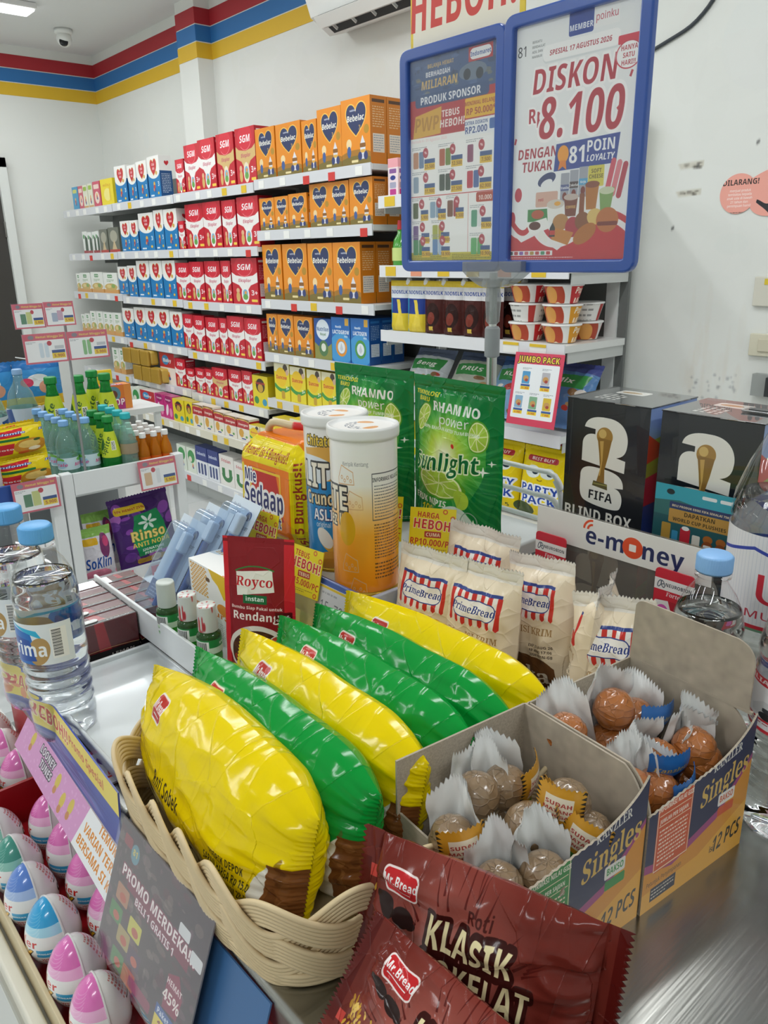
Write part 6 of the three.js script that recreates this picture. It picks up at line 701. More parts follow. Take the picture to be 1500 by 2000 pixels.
// =============== cream filled bread rolls ===============
{
  const m = film(tex(1024, 768, (c) => { for (const o of [0, 512]) { R(c, o, 0, 512, 768, '#ecdcc2'); R(c, o, 0, 512, 70, '#e6e0d6'); PG(c, '#6f4a2c', o, 470, o + 180, 500, o + 380, 520, o + 430, 560, o + 440, 768, o, 768); c.save(); c.translate(o + 256, 220); c.scale(0.86, 0.86); R(c, -200, -110, 400, 20, '#3a4a8c'); for (let i = 0; i < 13; i++) PG(c, i % 2 ? '#f2ece6' : '#cf3a34', -200 + i * 31, -92, -200 + (i + 1) * 31, -92, -200 + (i + 1) * 31, 92, -185 + i * 31, 106, -200 + i * 31, 92); R(c, -170, -54, 340, 110, '#3a4a8c', 54); R(c, -164, -48, 328, 98, '#f4f0ec', 48); T(c, 'PrimeBread', 0, 0, 60, '#2f3f86', { f: 'serif', sk: 0.15, sx: 0.95 }); c.restore(); T(c, 'ROTI ISI KRIM', o + 256, 366, 50, '#a8865a', { f: 'serif', sx: 0.95 }); T(c, 'Moka', o + 200, 620, 130, '#e8dccb', { f: 'serif', sk: 0.2 }); for (let i = 0; i < 3; i++) T(c, ['EXP 23 AUG 26', 'RP 4000 17:06', '20581011N-GB'][i], o + 350, 446 + i * 26, 22, '#4a3c30'); } }), 0.0025, 0.18, CREASE2, 1, 1);
  const gs = [1, 2, 3].map((s) => bagGeo({ w: 0.088, h: 0.152, d: 0.044, seal: 0.014, sd: s * 4, wr: 0.004, pw: 2.2, nx: 44, ny: 52, flop: 0.012 }));
  [[0.535, -0.56, -1.42, 0, 'beside the orange crisp tube', -0.02], [0.612, -0.566, -1.3, 0.006, 'behind the others at the rack', -0.08], [0.545, -0.492, -1.4, 0, 'in front with stamped date', 0.0], [0.602, -0.452, -1.62, 0, 'next to the medicine card', 0.12], [0.594, -0.392, -2.75, 0, 'turned with its end forwards', 0.06], [0.577, -0.336, -1.55, 0, 'beside the cardboard flap box', 0.2]].forEach(([x, z, r, dy, l, tz], i) => { const t = thing('cream_roll_pack', 'cream filled roll in striped label pack ' + l, 'bread pack', [x, CT + 0.001 + dy, z]); t.rotation.set(-0.08, r, tz, 'YXZ'); part('pack', gs[i % 3], m, t); });
}
// =============== black collectable boxes and the e-money panel ===============
{
  const m = tex(512, 720, (c, w, h) => { R(c, 0, 0, w, h, '#1c1f25'); c.fillStyle = '#ebe8e0'; const two = () => { c.beginPath(); c.moveTo(120, 150); c.bezierCurveTo(130, 90, 200, 80, 260, 84); c.bezierCurveTo(380, 84, 400, 180, 390, 230); c.bezierCurveTo(384, 290, 340, 296, 330, 300); c.lineTo(386, 310); c.lineTo(384, 380); c.lineTo(112, 348); c.lineTo(112, 250); c.bezierCurveTo(112, 200, 150, 180, 190, 186); c.lineTo(190, 156); c.closePath(); c.fill(); }; two(); c.beginPath(); c.moveTo(110, 440); c.bezierCurveTo(106, 380, 160, 372, 220, 376); c.bezierCurveTo(330, 378, 386, 400, 384, 470); c.lineTo(330, 476); c.bezierCurveTo(390, 480, 390, 560, 370, 590); c.bezierCurveTo(350, 620, 180, 600, 140, 580); c.bezierCurveTo(104, 560, 108, 500, 110, 440); c.fill();
    // gold cup
    E(c, 250, 190, 50, 52, '#a9803c'); E(c, 236, 176, 24, 26, '#d8b56a'); PG(c, '#8f6a30', 206, 200, 296, 206, 280, 300, 262, 380, 266, 460, 216, 456, 234, 380, 222, 290); PG(c, '#caa258', 222, 220, 246, 216, 246, 330, 236, 420, 228, 420, 238, 340); PG(c, '#57502c', 196, 454, 284, 462, 288, 496, 190, 484); R(c, 196, 466, 90, 8, '#8f8a4a');
    T(c, 'FIFA', 244, 540, 74, '#23262c', { rot: 0.02 }); T(c, 'BLIND BOX', 230, 664, 96, '#f0ece4', { sx: 0.86 }); });
  const side = tex(256, 360, (c, w, h) => { R(c, 0, 0, w, h, '#2f4a9c'); R(c, 0, 0, w, 90, '#8aa0cc'); PG(c, '#9aa83a', 0, 90, 256, 60, 256, 170, 0, 200); PG(c, '#c8402c', 0, 70, 120, 130, 0, 150); PG(c, '#b82a44', 0, 190, 256, 160, 256, 260, 0, 270); T(c, 'FIFA', 130, 220, 66, '#e8e6e0'); PG(c, '#d9862c', 120, 300, 256, 250, 256, 330); });
  const top = tex(256, 256, (c, w, h) => { R(c, 0, 0, w, h, '#22252b'); lines(c, 40, 60, 90, 4, 18, 10, '#c8c6c0'); R(c, 150, 60, 60, 90, '#e0ddd6', 10); E(c, 180, 100, 14, 30, '#a9803c'); });
  const fm = PM(m, 0.22, { clearcoat: 0.5 }), sm = PM(side, 0.3), tm = PM(top, 0.2, { clearcoat: 0.6 });
  const g = B(0.095, 0.144, 0.1065);
  // BoxGeometry groups: +x, -x, +y, -y, +z, -z
  for (const [z, y, l] of [[-0.4915, 0, 'black trophy box under another, behind the clear panel by the white rack'], [-0.372, 0, 'black trophy box under another, behind the clear panel by the bottles'], [-0.4915, 1, 'black trophy box on top showing the full blind box lettering'], [-0.372, 1, 'black trophy box on top with teal card before it']]) { const t = thing('collectable_box', l, 'box', [0.75, CT + 0.001 + y * 0.1455, z]); const b = part('box', g, sm, t, [0.0475, 0.072, 0]); b.material = [sm, fm, tm, sm, sm, sm]; if (y) part('lid_flap', RB(0.097, 0.0014, 0.1085, 0.0006, 1), tm, t, [0.0475, 0.1449, 0]); }
  const t2 = thing('hang_tag', 'clear rounded tag lying on the black box by the wall', 'tag', [0.8, CT + 0.293, -0.345]); part('tag', RB(0.02, 0.0015, 0.034, 0.0007, 2), P('#c8ccca', 0.1, { transmission: 0.7, thickness: 0 }), t2, [0, 0.001, 0]); part('tag_print', B(0.012, 0.0008, 0.022), P('#2c2f33', 0.3), t2, [0, 0.0022, 0]);
}
{
  const t = thing('card_holder_panel', 'clear acrylic payment card panel standing before the black boxes', 'panel', [0.705, CT, -0.437]);
  part('acrylic_sheet', B(0.003, 0.172, 0.214), P('#d8d4cc', 0.12, { transmission: 0.86, thickness: 0, ior: 1.46 }), t, [0, 0.086, 0]);
  const hm = PM(tex(768, 140, (c, w, h) => { R(c, 0, 0, w, h, '#e9e8e2'); T(c, 'e-m', 330, 72, 100, '#23305e'); E(c, 452, 74, 44, 44, '#e2502a'); c.save(); c.translate(452, 74); R(c, -15, -15, 30, 30, '#f0ece4', 4); c.restore(); T(c, 'ney', 574, 72, 100, '#23305e'); c.strokeStyle = '#e2502a'; c.lineWidth = 9; for (const r of [22, 40]) { c.beginPath(); c.arc(272, 46, r, Math.PI * 1.0, Math.PI * 1.5); c.stroke(); } }), 0.3);
  part('header', cardGeo(0.214, 0.037, 0.0012), hm, t, [-0.0024, 0.153, 0], [0, -Math.PI / 2, 0]);
  part('foot', RB(0.07, 0.004, 0.214, 0.002), P('#dcdcd6', 0.2), t, [-0.03, 0.003, 0]);
  const nm = PM(tex(256, 400, (c, w, h) => { R(c, 0, 0, w, h, '#d3283c'); R(c, 0, 60, w, 70, '#f0eeec'); E(c, 44, 94, 34, 34, '#f0eeec'); c.strokeStyle = '#5a6470'; c.lineWidth = 6; c.beginPath(); c.ellipse(34, 94, 10, 22, 0.4, 0, 7); c.ellipse(56, 94, 10, 22, -0.4, 0, 7); c.stroke(); T(c, 'NEUROBION', 160, 94, 29, '#2f3540'); T(c, 'Forte', 130, 150, 34, '#f4e8e8', { f: 'serif', sk: 0.2 }); R(c, 16, 190, 224, 150, '#b81f34', 20); PG(c, '#efecea', 16, 200, 100, 190, 160, 340, 16, 340); E(c, 66, 260, 40, 40, '#d85ab8'); E(c, 200, 280, 40, 40, '#d85ab8'); T(c, 'Forte', 140, 280, 34, '#c8243a', { rot: -1.4 }); T(c, 'Hentikan', 70, 368, 26, '#f0b8c0', { b: 0 }); }), 0.3, { clearcoat: 0.4 });
  for (const [z, l] of [[-0.515, 'red medicine sachet card on the panel beside the bread packs'], [-0.362, 'red medicine sachet card on the panel behind the bottle']]) { const k = thing('medicine_card', l, 'card', [0.692, CT + 0.075, z], -Math.PI / 2); const sh = new THREE.Shape(), w = 0.042, h = 0.07, r = 0.005; sh.moveTo(-w / 2 + r, 0); sh.lineTo(w / 2 - r, 0); sh.quadraticCurveTo(w / 2, 0, w / 2, r); sh.lineTo(w / 2, h - r); sh.quadraticCurveTo(w / 2, h, w / 2 - r, h); sh.lineTo(-w / 2 + r, h); sh.quadraticCurveTo(-w / 2, h, -w / 2, h - r); sh.lineTo(-w / 2, r); sh.quadraticCurveTo(-w / 2, 0, -w / 2 + r, 0); const g = new THREE.ExtrudeGeometry(sh, { depth: 0.0016, bevelEnabled: false }), p = g.attributes.position, u = g.attributes.uv; for (let i = 0; i < p.count; i++) u.setXY(i, p.getX(i) / w + 0.5, p.getY(i) / h); part('card', g, nm, k); part('card_stem', B(0.012, 0.076, 0.001), P('#e0dedc', 0.4), k, [0, -0.037, 0]); }
  const pc = PM(tex(512, 400, (c, w, h) => { R(c, 0, 0, w, h, '#24565c'); R(c, 0, 0, w, 110, '#36a0b4'); PG(c, '#2f6a6a', 0, 110, 160, 90, 360, 120, 512, 96, 512, 200, 0, 200); E(c, 100, 44, 26, 18, '#1c2c34'); R(c, 300, 30, 90, 22, '#e4e8ea', 8); R(c, 410, 30, 80, 22, '#e4e8ea', 8); R(c, 100, 104, 390, 44, '#2a3868', 8); T(c, 'BELI PRODUK EDISI FIFA SEKALAI 75K', 294, 127, 20, '#e8d8b0'); R(c, 100, 150, 390, 90, '#b88c44', 8); T(c, 'DAPATKAN', 296, 174, 38, '#33281a'); T(c, 'WORLD CUP PLUSHIES', 296, 214, 33, '#33281a', { sx: 0.96 }); R(c, 60, 250, 60, 140, '#b08a3c', 8); R(c, 130, 290, 40, 100, '#3a8ab0', 8); R(c, 184, 260, 64, 130, '#c02c3a', 12); E(c, 216, 262, 24, 14, '#e8e8e6'); R(c, 262, 290, 50, 100, '#d8d4c8', 8); for (const x of [360, 440]) { E(c, x, 300, 30, 26, '#a8642c'); E(c, x, 350, 34, 40, '#8a4a24'); R(c, x - 24, 336, 48, 34, '#e6e4de', 6); } }), 0.3);
  const k = thing('promo_card', 'teal promo card propped before the right black box', 'card', [0.735, 1.083, -0.372], -Math.PI / 2); part('card', cardGeo(0.088, 0.066, 0.0012), pc, k, [0, 0.033, 0]); part('card_stem', B(0.02, 0.152, 0.001), P('#d8dcdc', 0.3, { transmission: 0.6, thickness: 0 }), k, [0, -0.077, -0.002]); k.rotation.x = 0; 
}
// =============== water bottles on the counter ===============
{
  const rib = (r, y0, y1, n, a) => { const o = []; for (let i = 0; i <= n * 6; i++) { const q = i / (n * 6); o.push([r - a * (0.5 - 0.5 * Math.cos(q * n * Math.PI * 2)), y0 + (y1 - y0) * q]); } return o; };
  const prof = [[0, 0.006], [0.012, 0.006], [0.02, 0.001], [0.027, 0.002], [0.0305, 0.01], [0.0312, 0.022], ...rib(0.0312, 0.026, 0.088, 5, 0.0014), ...rib(0.0312, 0.09, 0.132, 1, 0.0004), ...rib(0.0312, 0.134, 0.15, 1, 0.0012), [0.0308, 0.154], [0.0275, 0.17], [0.021, 0.184], [0.0145, 0.193], [0.0128, 0.196], [0.0128, 0.2], [0.0155, 0.2005], [0.0155, 0.203], [0.0125, 0.2035], [0.0125, 0.208], [0, 0.208]];
  const g = lathe(prof, 64), cap = capGeo(0.0152, 0.0165, 44), inner = [];
  const pet = P('#ffffff', 0.02, { transmission: 1, thickness: 0, ior: 1.5 }), water = P('#fbfeff', 0.0, { transmission: 1, thickness: 0.05, ior: 1.33 });
  const wprof = prof.slice(0, -9).map(([x, y]) => [Math.max(0, x - 0.0009), y + 0.0008]); wprof.push([0.0265, 0.168], [0, 0.168]);
  const wg = lathe(wprof, 48);
  const lm = PM(tex(1024, 256, (c, w, h) => { R(c, 0, 0, w, h, '#e6ecef'); for (const o of [0, 512]) { PG(c, '#1f6fc0', o + 40, 10, o + 260, 60, o + 300, 256, o, 256); PG(c, '#2fb2d8', o + 60, 0, o + 300, 40, o + 330, 90, o + 250, 60); E(c, o + 300, 170, 66, 90, '#b8945a', 0.4); PG(c, '#1f4fa4', o + 20, 70, o + 250, 100, o + 280, 230, o + 20, 256); T(c, 'prima', o + 200, 160, 120, '#f4f8fa', { sx: 0.9 }); R(c, o + 380, 30, 96, 190, '#f2f2ee'); for (let i = 0; i < 26; i++) R(c, o + 388, 40 + i * 6.5, 54, i % 3 ? 2.4 : 4.4, '#1c1c1c'); } }), 0.3, { side: THREE.DoubleSide });
  const mk = (x, z, label, turn, lab, s = 1, capC = '#64b0ea') => { const t = thing('counter_water_bottle', label, 'bottle', [x, CT + 0.001, z], turn); t.scale.setScalar(s); part('body', g, pet, t); part('water', wg, water, t); part('cap', cap, P(capC, 0.4), t, [0, 0.2045, 0]); if (lab) part('label', new THREE.CylinderGeometry(0.0316, 0.0316, 0.042, 56, 1, true, lab[0], lab[1]), lab[2] || lm, t, [0, 0.111, 0]); return t; };
  mk(0.203, -0.735, 'clear water bottle with sky blue cap and barcode label', 0.0, [Math.PI * 0.5, Math.PI * 1.6], 0.99); mk(0.2, -0.815, 'clear water bottle with sky blue cap behind the first one', -0.4, [Math.PI * 0.5, Math.PI * 1.6], 0.99);
  const lu = PM(tex(1024, 512, (c, w, h) => { R(c, 0, 0, w, h, '#e9e8ea'); for (let i = 0; i < 90; i++) R(c, i * 12, 0, 1.5, h, '#d2d4dc'); c.strokeStyle = '#3346a8'; c.lineWidth = 16; for (const o of [0, 512]) { c.beginPath(); c.moveTo(o, 110); c.lineTo(o + 90, 70); c.lineTo(o + 170, 110); c.lineTo(o + 270, 150); c.lineTo(o + 350, 110); c.lineTo(o + 430, 140); c.lineTo(o + 512, 110); c.stroke(); T(c, 'UVI', o + 260, 280, 220, '#cf3040', { b: 0, sx: 0.95 }); T(c, 'MURNI SEJATI', o + 260, 420, 58, '#c03848', { b: 0 }); R(c, o, 478, 512, 20, '#cf3040'); R(c, o, 498, 512, 14, '#6f9a7a'); } }), 0.35, { side: THREE.DoubleSide });
  const lc = PM(tex(512, 256, (c, w, h) => { R(c, 0, 0, w, h, '#e8e8ea'); R(c, 0, 0, w, 40, '#cf3440'); T(c, 'HADIAH MILIARAN', 256, 20, 28, '#f4ecec'); for (const o of [0, 256]) { R(c, o + 90, 50, 100, 46, '#2a469c'); T(c, 'THAILAND', o + 140, 74, 20, '#f0f2f8'); PG(c, '#d4d6d8', o + 30, 150, o + 60, 110, o + 170, 106, o + 220, 140, o + 226, 176, o + 30, 180); E(c, o + 70, 178, 18, 18, '#2c2e32'); E(c, o + 196, 176, 18, 18, '#2c2e32'); R(c, o + 60, 140, 60, 20, '#3a3e44', 5); } R(c, 0, 196, w, 10, '#cf3440'); lines(c, 20, 212, 470, 2, 12, 5, '#b05a64'); R(c, 0, 240, w, 16, '#cf3440'); }), 0.35, { side: THREE.DoubleSide });
  mk(0.602, -0.282, 'clear water bottle with pale ribbed cap behind the flap box', 0.3, null, 0.95, '#8cbdf0'); mk(0.588, -0.197, 'clear water bottle with pickup truck label by the snack box', 0.4, [0, Math.PI * 2, lc], 1.06, '#8cbdf0');
  const big = [[0, 0.01], [0.03, 0.006], [0.04, 0.002], [0.046, 0.012], ...rib(0.0465, 0.02, 0.11, 5, 0.0022), [0.0465, 0.114], [0.0465, 0.2], [0.0455, 0.203], [0.0475, 0.208], [0.045, 0.226], [0.036, 0.252], [0.022, 0.28], [0.0145, 0.292], [0.0135, 0.3], [0.0135, 0.312], [0, 0.312]], t = thing('large_counter_bottle', 'large clear water bottle with red and blue mountain label', 'bottle', [0.702, CT + 0.001, -0.268], 0.9); t.scale.y = 1.08;
  part('body', lathe(big, 64), pet, t); part('water', lathe([...big.slice(0, -7).map(([x, y]) => [Math.max(0, x - 0.001), y + 0.001]), [0.04, 0.225], [0, 0.225]], 48), water, t); part('cap', cap, P('#8cbdf0', 0.4), t, [0, 0.308, 0]); part('label', band(0.047, 0.082, 64), lu, t, [0, 0.158, 0]);
}
// =============== left of the basket: white tray, dark red packs, leaflet ===============
{
  const t = thing('white_tray', 'glossy white shallow tray on the counter end', 'tray', [0.262, CT, -0.715]), wh = P('#e6ebec', 0.12, { clearcoat: 0.8 });
  part('plate', RB(0.135, 0.006, 0.235, 0.003), wh, t, [0.01, 0.004, 0]); for (const [x, w] of [[0.0755, 0.005], [-0.055, 0.005]]) part('rim', RB(w, 0.012, 0.235, 0.002), wh, t, [x, 0.007, 0]); part('rim', RB(0.135, 0.012, 0.005, 0.002), wh, t, [0.01, 0.007, -0.117]);
  const m = PM(tex(256, 256, (c, w, h) => { R(c, 0, 0, w, h, '#5e141b'); for (let i = 0; i < 400; i++) R(c, rnd() * w, rnd() * h, 1.5, 1.5, 'rgba(140,40,44,0.6)'); PG(c, '#a3202a', 120, 0, 150, 0, 170, 256, 130, 256); R(c, 0, 190, w, 66, '#1f1a1c'); c.strokeStyle = '#c8a878'; c.lineWidth = 4; c.beginPath(); c.moveTo(0, 196); c.quadraticCurveTo(130, 160, 256, 190); c.stroke(); T(c, 'LEMAN', 200, 224, 22, '#d8d0c8'); }), 0.22, { clearcoat: 0.6 }), g = RB(0.098, 0.05, 0.025, 0.0015, 1), wm = P('#ecebe8', 0.35), tab = new THREE.Shape(); tab.moveTo(-0.018, -0.004); tab.lineTo(0.014, -0.004); tab.quadraticCurveTo(0.02, 0, 0.014, 0.004); tab.lineTo(-0.01, 0.004); tab.closePath(); const tg = new THREE.ExtrudeGeometry(tab, { depth: 0.001, bevelEnabled: false });
  for (let i = 0; i < 5; i++) for (const j of [0, 1]) { const k = thing('cigarette_pack', (j ? 'dark red cigarette pack half under the white ledge, ' : 'dark red cigarette pack with white oval tab, ') + ORD[i] + ' from the white tray', 'pack', [0.283 - j * 0 + (j ? 0.1 : 0) + (j ? 0 : 0), CT + 0.0005, -0.858 - i * 0.027], 0, j ? 'cigarette packs by the ledge' : 'cigarette packs by the bottles'); k.scale.x = j ? 0.5 : 1; if (j) k.position.x = 0.3585; part('pack', g, m, k, [0, 0.0255, 0]); if (!j) part('tab', tg, wm, k, [-0.012, 0.0508, 0.004], [-Math.PI / 2, 0, 0]); }
  const lf = PM(tex(256, 200, (c, w, h) => { R(c, 0, 0, w, h, '#ece6e2'); R(c, 0, 0, w, 20, '#c03a5a'); E(c, 60, 70, 32, 30, '#6a3a8c'); T(c, 'BOTOL', 168, 64, 54, '#4a2a6c', { b: 0 }); PG(c, '#d8402c', 50, 100, 256, 94, 256, 150, 30, 156); T(c, 'EXTRA', 150, 114, 34, '#f6e8e0'); T(c, 'VIT C', 150, 140, 26, '#f6e8e0'); R(c, 0, 160, w, 10, '#d8402c'); }), 0.4);
  solo('vitamin_leaflet', B(0.05, 0.002, 0.06), lf, 'white and red vitamin leaflet under the bread bag', 'leaflet', [0.222, CT + 0.0015, -0.648]);
  const sw = thing('paper_stick', 'thin white paper stick behind the yellow bread bag', 'stick', [0.292, CT + 0.0115, -0.66]); part('stick', CY(0.0035, 0.0035, 0.06, 14), P('#eeeeea', 0.5), sw, [0, 0.018, 0], [0.9, 0, -0.5]);
}
// =============== egg surprise display in front of the counter ===============
{
  const red = P('#a8141f', 0.35, { clearcoat: 0.3 }), t = thing('egg_tray', 'red display tray full of wrapped surprise eggs', 'tray', [0, 0, 0]);
  part('tray_floor', shift(B(0.108, 0.006, 0.84), 0.158, 0.779, -0.69), red, t);
  part('back_board', shift(B(0.006, 0.115, 0.62), 0.2085, 0.84, -0.66), red, t); part('divider', shift(B(0.09, 0.05, 0.004), 0.158, 0.805, -0.83), red, t);
  part('front_lip', shift(RB(0.004, 0.03, 0.84, 0.001), 0.1055, 0.791, -0.69), P('#d8c8a4', 0.45), t);
  const sh = thing('display_shelf', 'white shelf edge with cream rail below the egg tray', 'shelf', [0, 0, 0]), wh = P('#dcdeda', 0.4);
  part('rail', shift(RB(0.012, 0.05, 0.9, 0.003), 0.094, 0.762, -0.68), P('#e3dfd0', 0.4), sh); part('board', shift(B(0.12, 0.014, 0.9), 0.16, 0.768, -0.68), wh, sh); part('lower_board', shift(B(0.2, 0.014, 0.9), 0.1, 0.5, -0.68), wh, sh); part('end_panel', shift(B(0.12, 0.77, 0.014), 0.16, 0.385, -1.13), wh, sh); part('end_panel', shift(B(0.12, 0.76, 0.014), 0.16, 0.38, -0.235), wh, sh); part('rail_groove', shift(B(0.003, 0.01, 0.9), 0.087, 0.765, -0.68), P('#b4b2a8', 0.5), sh);
  // eggs: printed half towards the shopper, white half behind, flange between
  const prof = (k = 1) => { const o = []; for (let i = 0; i <= 24; i++) { const a = -Math.PI / 2 + i / 24 * Math.PI, y = Math.sin(a), r = Math.cos(a) * (1 - 0.17 * y); o.push(new THREE.Vector2(Math.max(0, r * 0.0235 * k), 0.032 + y * 0.032 * (k > 1 ? 1.02 : 1))); } return o; };
  const half = (s) => new THREE.LatheGeometry(prof(), 28, s, Math.PI), fl = (() => { const sp = new THREE.Shape(); const p = prof(1.09); p.forEach((q, i) => (i ? sp.lineTo(q.x, q.y) : sp.moveTo(q.x, q.y))); for (let i = p.length - 1; i >= 0; i--) sp.lineTo(-p[i].x, p[i].y); return shift(new THREE.ExtrudeGeometry(sp, { depth: 0.0012, bevelEnabled: false }), 0, 0, -0.0006); })();
  const eggTop = { pink: ['#e573bd', '#f3b6dc'], blue: ['#5c86d6', '#a9c0ea'], cyan: ['#27a3dc', '#a8dcf0'], green: ['#3f9484', '#8ec8b8'] };
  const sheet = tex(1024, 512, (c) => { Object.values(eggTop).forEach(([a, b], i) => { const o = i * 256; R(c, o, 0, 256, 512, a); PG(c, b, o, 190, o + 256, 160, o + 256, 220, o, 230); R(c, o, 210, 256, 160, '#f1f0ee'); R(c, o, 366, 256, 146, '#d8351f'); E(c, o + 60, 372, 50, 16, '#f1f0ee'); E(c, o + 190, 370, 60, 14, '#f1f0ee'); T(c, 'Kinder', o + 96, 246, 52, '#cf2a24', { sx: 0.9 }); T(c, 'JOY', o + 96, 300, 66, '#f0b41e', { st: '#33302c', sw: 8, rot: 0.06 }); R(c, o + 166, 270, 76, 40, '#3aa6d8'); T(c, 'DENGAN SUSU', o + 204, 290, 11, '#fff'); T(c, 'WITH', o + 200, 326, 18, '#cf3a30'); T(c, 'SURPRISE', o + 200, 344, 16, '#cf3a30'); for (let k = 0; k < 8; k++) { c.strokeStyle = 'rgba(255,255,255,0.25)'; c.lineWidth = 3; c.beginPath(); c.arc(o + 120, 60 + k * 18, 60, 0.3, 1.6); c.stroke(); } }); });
  const backM = PM(tex(256, 256, (c, w, h) => { R(c, 0, 0, w, h, '#efeeec'); lines(c, 70, 40, 120, 6, 11, 6, '#d8908a'); T(c, 'SNI', 128, 140, 50, '#2c2c30'); lines(c, 70, 168, 120, 4, 9, 5, '#5a5a5e'); R(c, 80, 104, 100, 4, '#2c2c30'); lines(c, 70, 206, 120, 4, 9, 5, '#d8908a'); }), 0.25, { clearcoat: 0.5 }), pm = PM(sheet, 0.2, { clearcoat: 0.7, clearcoatRoughness: 0.1 }), rim = P('#ecebe9', 0.3), bh = half(-Math.PI / 2);
  const fronts = Object.keys(eggTop).map((k, i) => { const g = half(Math.PI / 2), u = g.attributes.uv; for (let j = 0; j < u.count; j++) u.setXY(j, (i + 0.01 + u.getX(j) * 0.98) / 4, u.getY(j)); return g; });
  const names = Object.keys(eggTop);
  const egg = (x, z, k, turn, tz, label, grp, y = 0.7832) => { const e = thing('surprise_egg', label, 'egg', [x, y, z], turn, grp); e.rotation.z = tz; part('front_half', fronts[k], pm, e); part('back_half', bh, backM, e); part('flange', fl, rim, e); };
  const V0 = 1.05;
  [[-0.512, 0, 'pink surprise egg at the near end of the front row'], [-0.563, 0, 'pink surprise egg next to the cyan one'], [-0.618, 2, 'cyan surprise egg in the front row'], [-0.672, 1, 'violet blue surprise egg in the front row'], [-0.722, 3, 'green surprise egg behind the violet blue one'], [-0.776, 3, 'green surprise egg near the tray divider']].forEach(([z, k, l], i) => egg(0.13 + rr(-0.002, 0.002), z, k, V0 + 0.55 + rr(-0.12, 0.12) , rr(-0.06, 0.06), l));
  [-0.49, -0.545, -0.6, -0.655, -0.708, -0.762].forEach((z, i) => egg(0.1795, z, 0, V0 + 0.3 + rr(-0.4, 0.4), rr(-0.08, 0.05), 'surprise egg in the row under the pink banner, ' + ORD[5 - i] + ' from the tray divider', 'eggs under the banner'));
  [-0.86, -0.915, -0.97, -1.03].forEach((z, i) => { egg(0.13, z, 0, V0 + 0.4, 0, 'pink surprise egg in the outer row, ' + ORD[i] + ' beyond the tray divider', 'far outer eggs'); egg(0.181, z - 0.01, 0, V0 + 0.5, 0.03, 'pink surprise egg in the inner row, ' + ORD[i] + ' beyond the tray divider', 'far inner eggs'); });
}
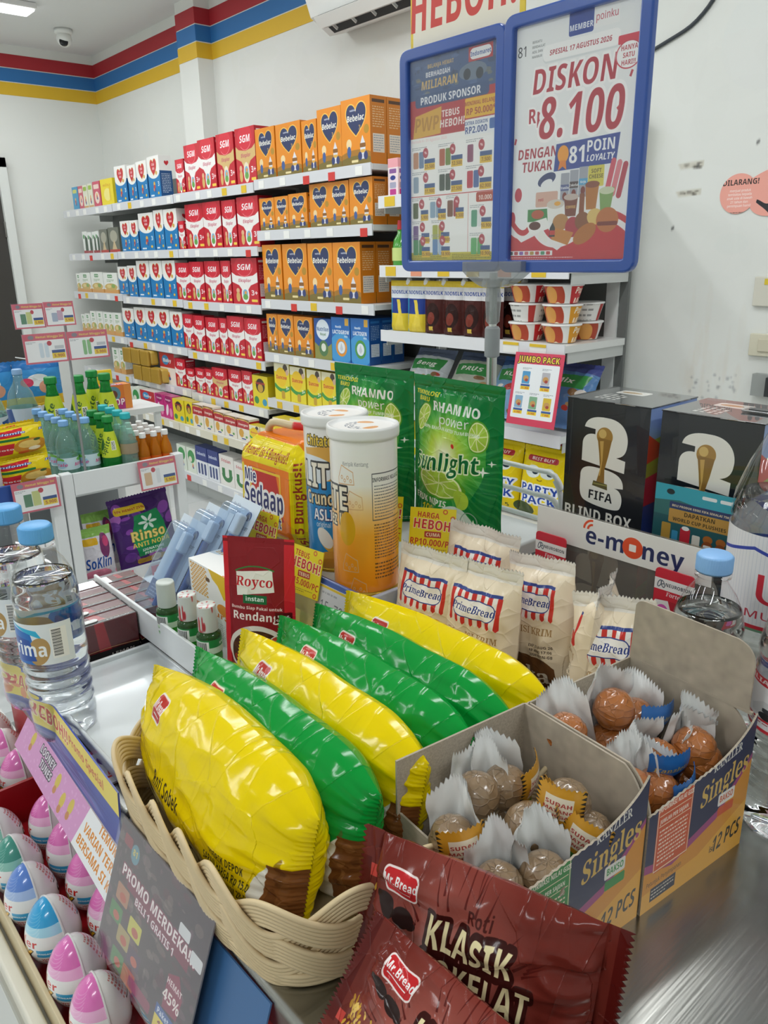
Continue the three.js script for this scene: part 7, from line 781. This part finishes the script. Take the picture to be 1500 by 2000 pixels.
// banners and signs around the eggs
{
  const b1 = PM(tex(1024, 140, (c, w, h) => { R(c, 0, 0, w, h, '#d99ccc'); for (let i = 0; i < 160; i++) E(c, rnd() * 620, rnd() * h, 5, 4, 'rgba(226,176,216,0.6)'); T(c, 'LOONEY', 250, 50, 34, '#e8e2ea', { st: '#4a4450', sw: 8 }); T(c, 'TUNES', 270, 84, 34, '#e8e2ea', { st: '#4a4450', sw: 8 }); for (const [x, y] of [[110, 60], [370, 66], [440, 90], [500, 76]]) { E(c, x, y, 16, 24, '#d8c05a'); E(c, x, y + 28, 12, 12, '#c88a5a'); } PG(c, '#eff0f2', 600, 0, 960, 0, 930, 140, 580, 140); PG(c, '#4a9ad0', 960, 0, 1024, 0, 1024, 140, 930, 140); T(c, 'TEMUKAN', 770, 30, 36, '#e08a2c'); T(c, 'VARIAN TERBARU', 760, 70, 36, '#e08a2c'); T(c, 'BERSAMA SI KECIL', 756, 110, 36, '#e08a2c'); }), 0.35);
  const t = thing('banner_strip', 'pink printed banner strip above the surprise eggs', 'banner'); part('strip', cardGeo(0.36, 0.045, 0.0016), b1, t); aim(t, [0.184, 0.872, -0.69], [-0.05, 0.0, 1], [0.65, 1, 0]);
  part('strip_holder', RB(0.36, 0.004, 0.012, 0.0015), P('#b8a8a8', 0.3), t, [0, 0.0235, 0.002]);
  const b2 = PM(tex(1024, 170, (c, w, h) => { R(c, 0, 0, w, h, '#4a58a8'); for (let i = 0; i < 30; i++) PG(c, ['rgba(120,90,170,0.6)', 'rgba(150,160,210,0.4)', 'rgba(60,70,140,0.6)'][i % 3], rr(0, 980), rr(90, 170), rr(0, 1000), rr(90, 170), rr(0, 1000), rr(90, 170)); PG(c, '#ecd65a', 0, 0, w, 0, w, 70, 700, 84, 300, 90, 0, 110); T(c, 'HARGA HEBOH!!', 430, 46, 62, '#d0402c', { st: '#f4e8b0', sw: 6 }); T(c, 'Promo Spesial', 800, 40, 38, '#c8543a'); for (let i = 0; i < 8; i++) E(c, 30 + i * 34, 60 + (i % 2) * 20, 18, 14, '#e8905a'); }), 0.3);
  const s = thing('banner_strip', 'yellow and blue printed banner strip beside the water bottles', 'banner'); part('strip', cardGeo(0.36, 0.056, 0.0016), b2, s); aim(s, [0.186, 0.946, -0.725], [-0.04, 0, 1], [0.06, 1, 0]);
  
  const pm = PM(tex(640, 512, (c, w, h) => { R(c, 0, 0, w, h, '#43303c'); for (let i = 0; i < 160; i++) E(c, rr(0, w), rr(0, h), rr(4, 34), rr(3, 20), ['rgba(106,74,88,.6)', 'rgba(58,42,52,.6)', 'rgba(120,104,96,.5)', 'rgba(84,30,54,.6)', 'rgba(150,140,126,.35)'][i % 5]); PG(c, '#7a1f44', 120, 160, 560, 186, 560, 236, 120, 210); T(c, 'PROMO MERDEKA!!!', 330, 172, 56, '#efe6e6', { st: '#7a1f44', sw: 12, rot: 0.03 }); T(c, 'BELI 1 GRATIS 1', 330, 224, 38, '#e6dce0', { st: '#7a1f44', sw: 8, rot: 0.03 }); for (const [x, y, k] of [[60, 220, '#b07a5c'], [40, 300, '#3f7a3e'], [120, 350, '#a8945c'], [180, 280, '#c8c04a'], [210, 370, '#4a2a4c'], [110, 440, '#3f7a3e'], [200, 450, '#b0643c']]) { R(c, x, y, 90, 64, k, 8); E(c, x + 50, y + 40, 24, 16, '#b8523c'); } E(c, 130, 80, 30, 36, '#5a8a9c'); T(c, '81', 130, 76, 34, '#d8c05a'); R(c, 40, 40, 60, 40, '#8a2c3c', 8); R(c, 470, 110, 70, 40, '#d8d8dc', 8); R(c, 560, 150, 70, 44, '#d8d8dc', 8); PG(c, '#8a1f48', 470, 300, 530, 270, 570, 330, 560, 410, 470, 420); T(c, 'HEMAT', 516, 320, 28, '#e8d8d8'); T(c, '45%', 514, 370, 54, '#f0e6e2'); R(c, 440, 424, 190, 40, '#3a5aa0'); T(c, 'Paket 33.000', 534, 444, 28, '#d8dcea'); R(c, 440, 462, 190, 50, '#e2cc4a'); T(c, '18.000', 536, 488, 48, '#8a2c3c'); R(c, 250, 462, 160, 40, '#8a2c50', 10); }), 0.3);
  const k = thing('promo_sign', 'dark independence promo sign in clear sleeve by the basket', 'sign'); part('print', cardGeo(0.142, 0.112, 0.0014), pm, k, [0, 0.056, 0]); part('sleeve', B(0.147, 0.117, 0.001), P('#ffffff', 0.06, { transmission: 1, thickness: 0, ior: 1.45 }), k, [0, 0.056, 0.0018]); aim(k, [0.147, 0.846, -0.472], [0.02, -0.02, 1], [0.34, 1, 0]);
  const k2 = thing('promo_sign', 'second clear sleeve sign behind the independence promo sign', 'sign'); part('print', cardGeo(0.12, 0.08, 0.0014), P('#3f6a9c', 0.35), k2, [0, 0.04, 0]); aim(k2, [0.162, 0.85, -0.4], [0.02, 0, 1], [0.34, 1, 0]);
}
renderer.render(scene, camera);
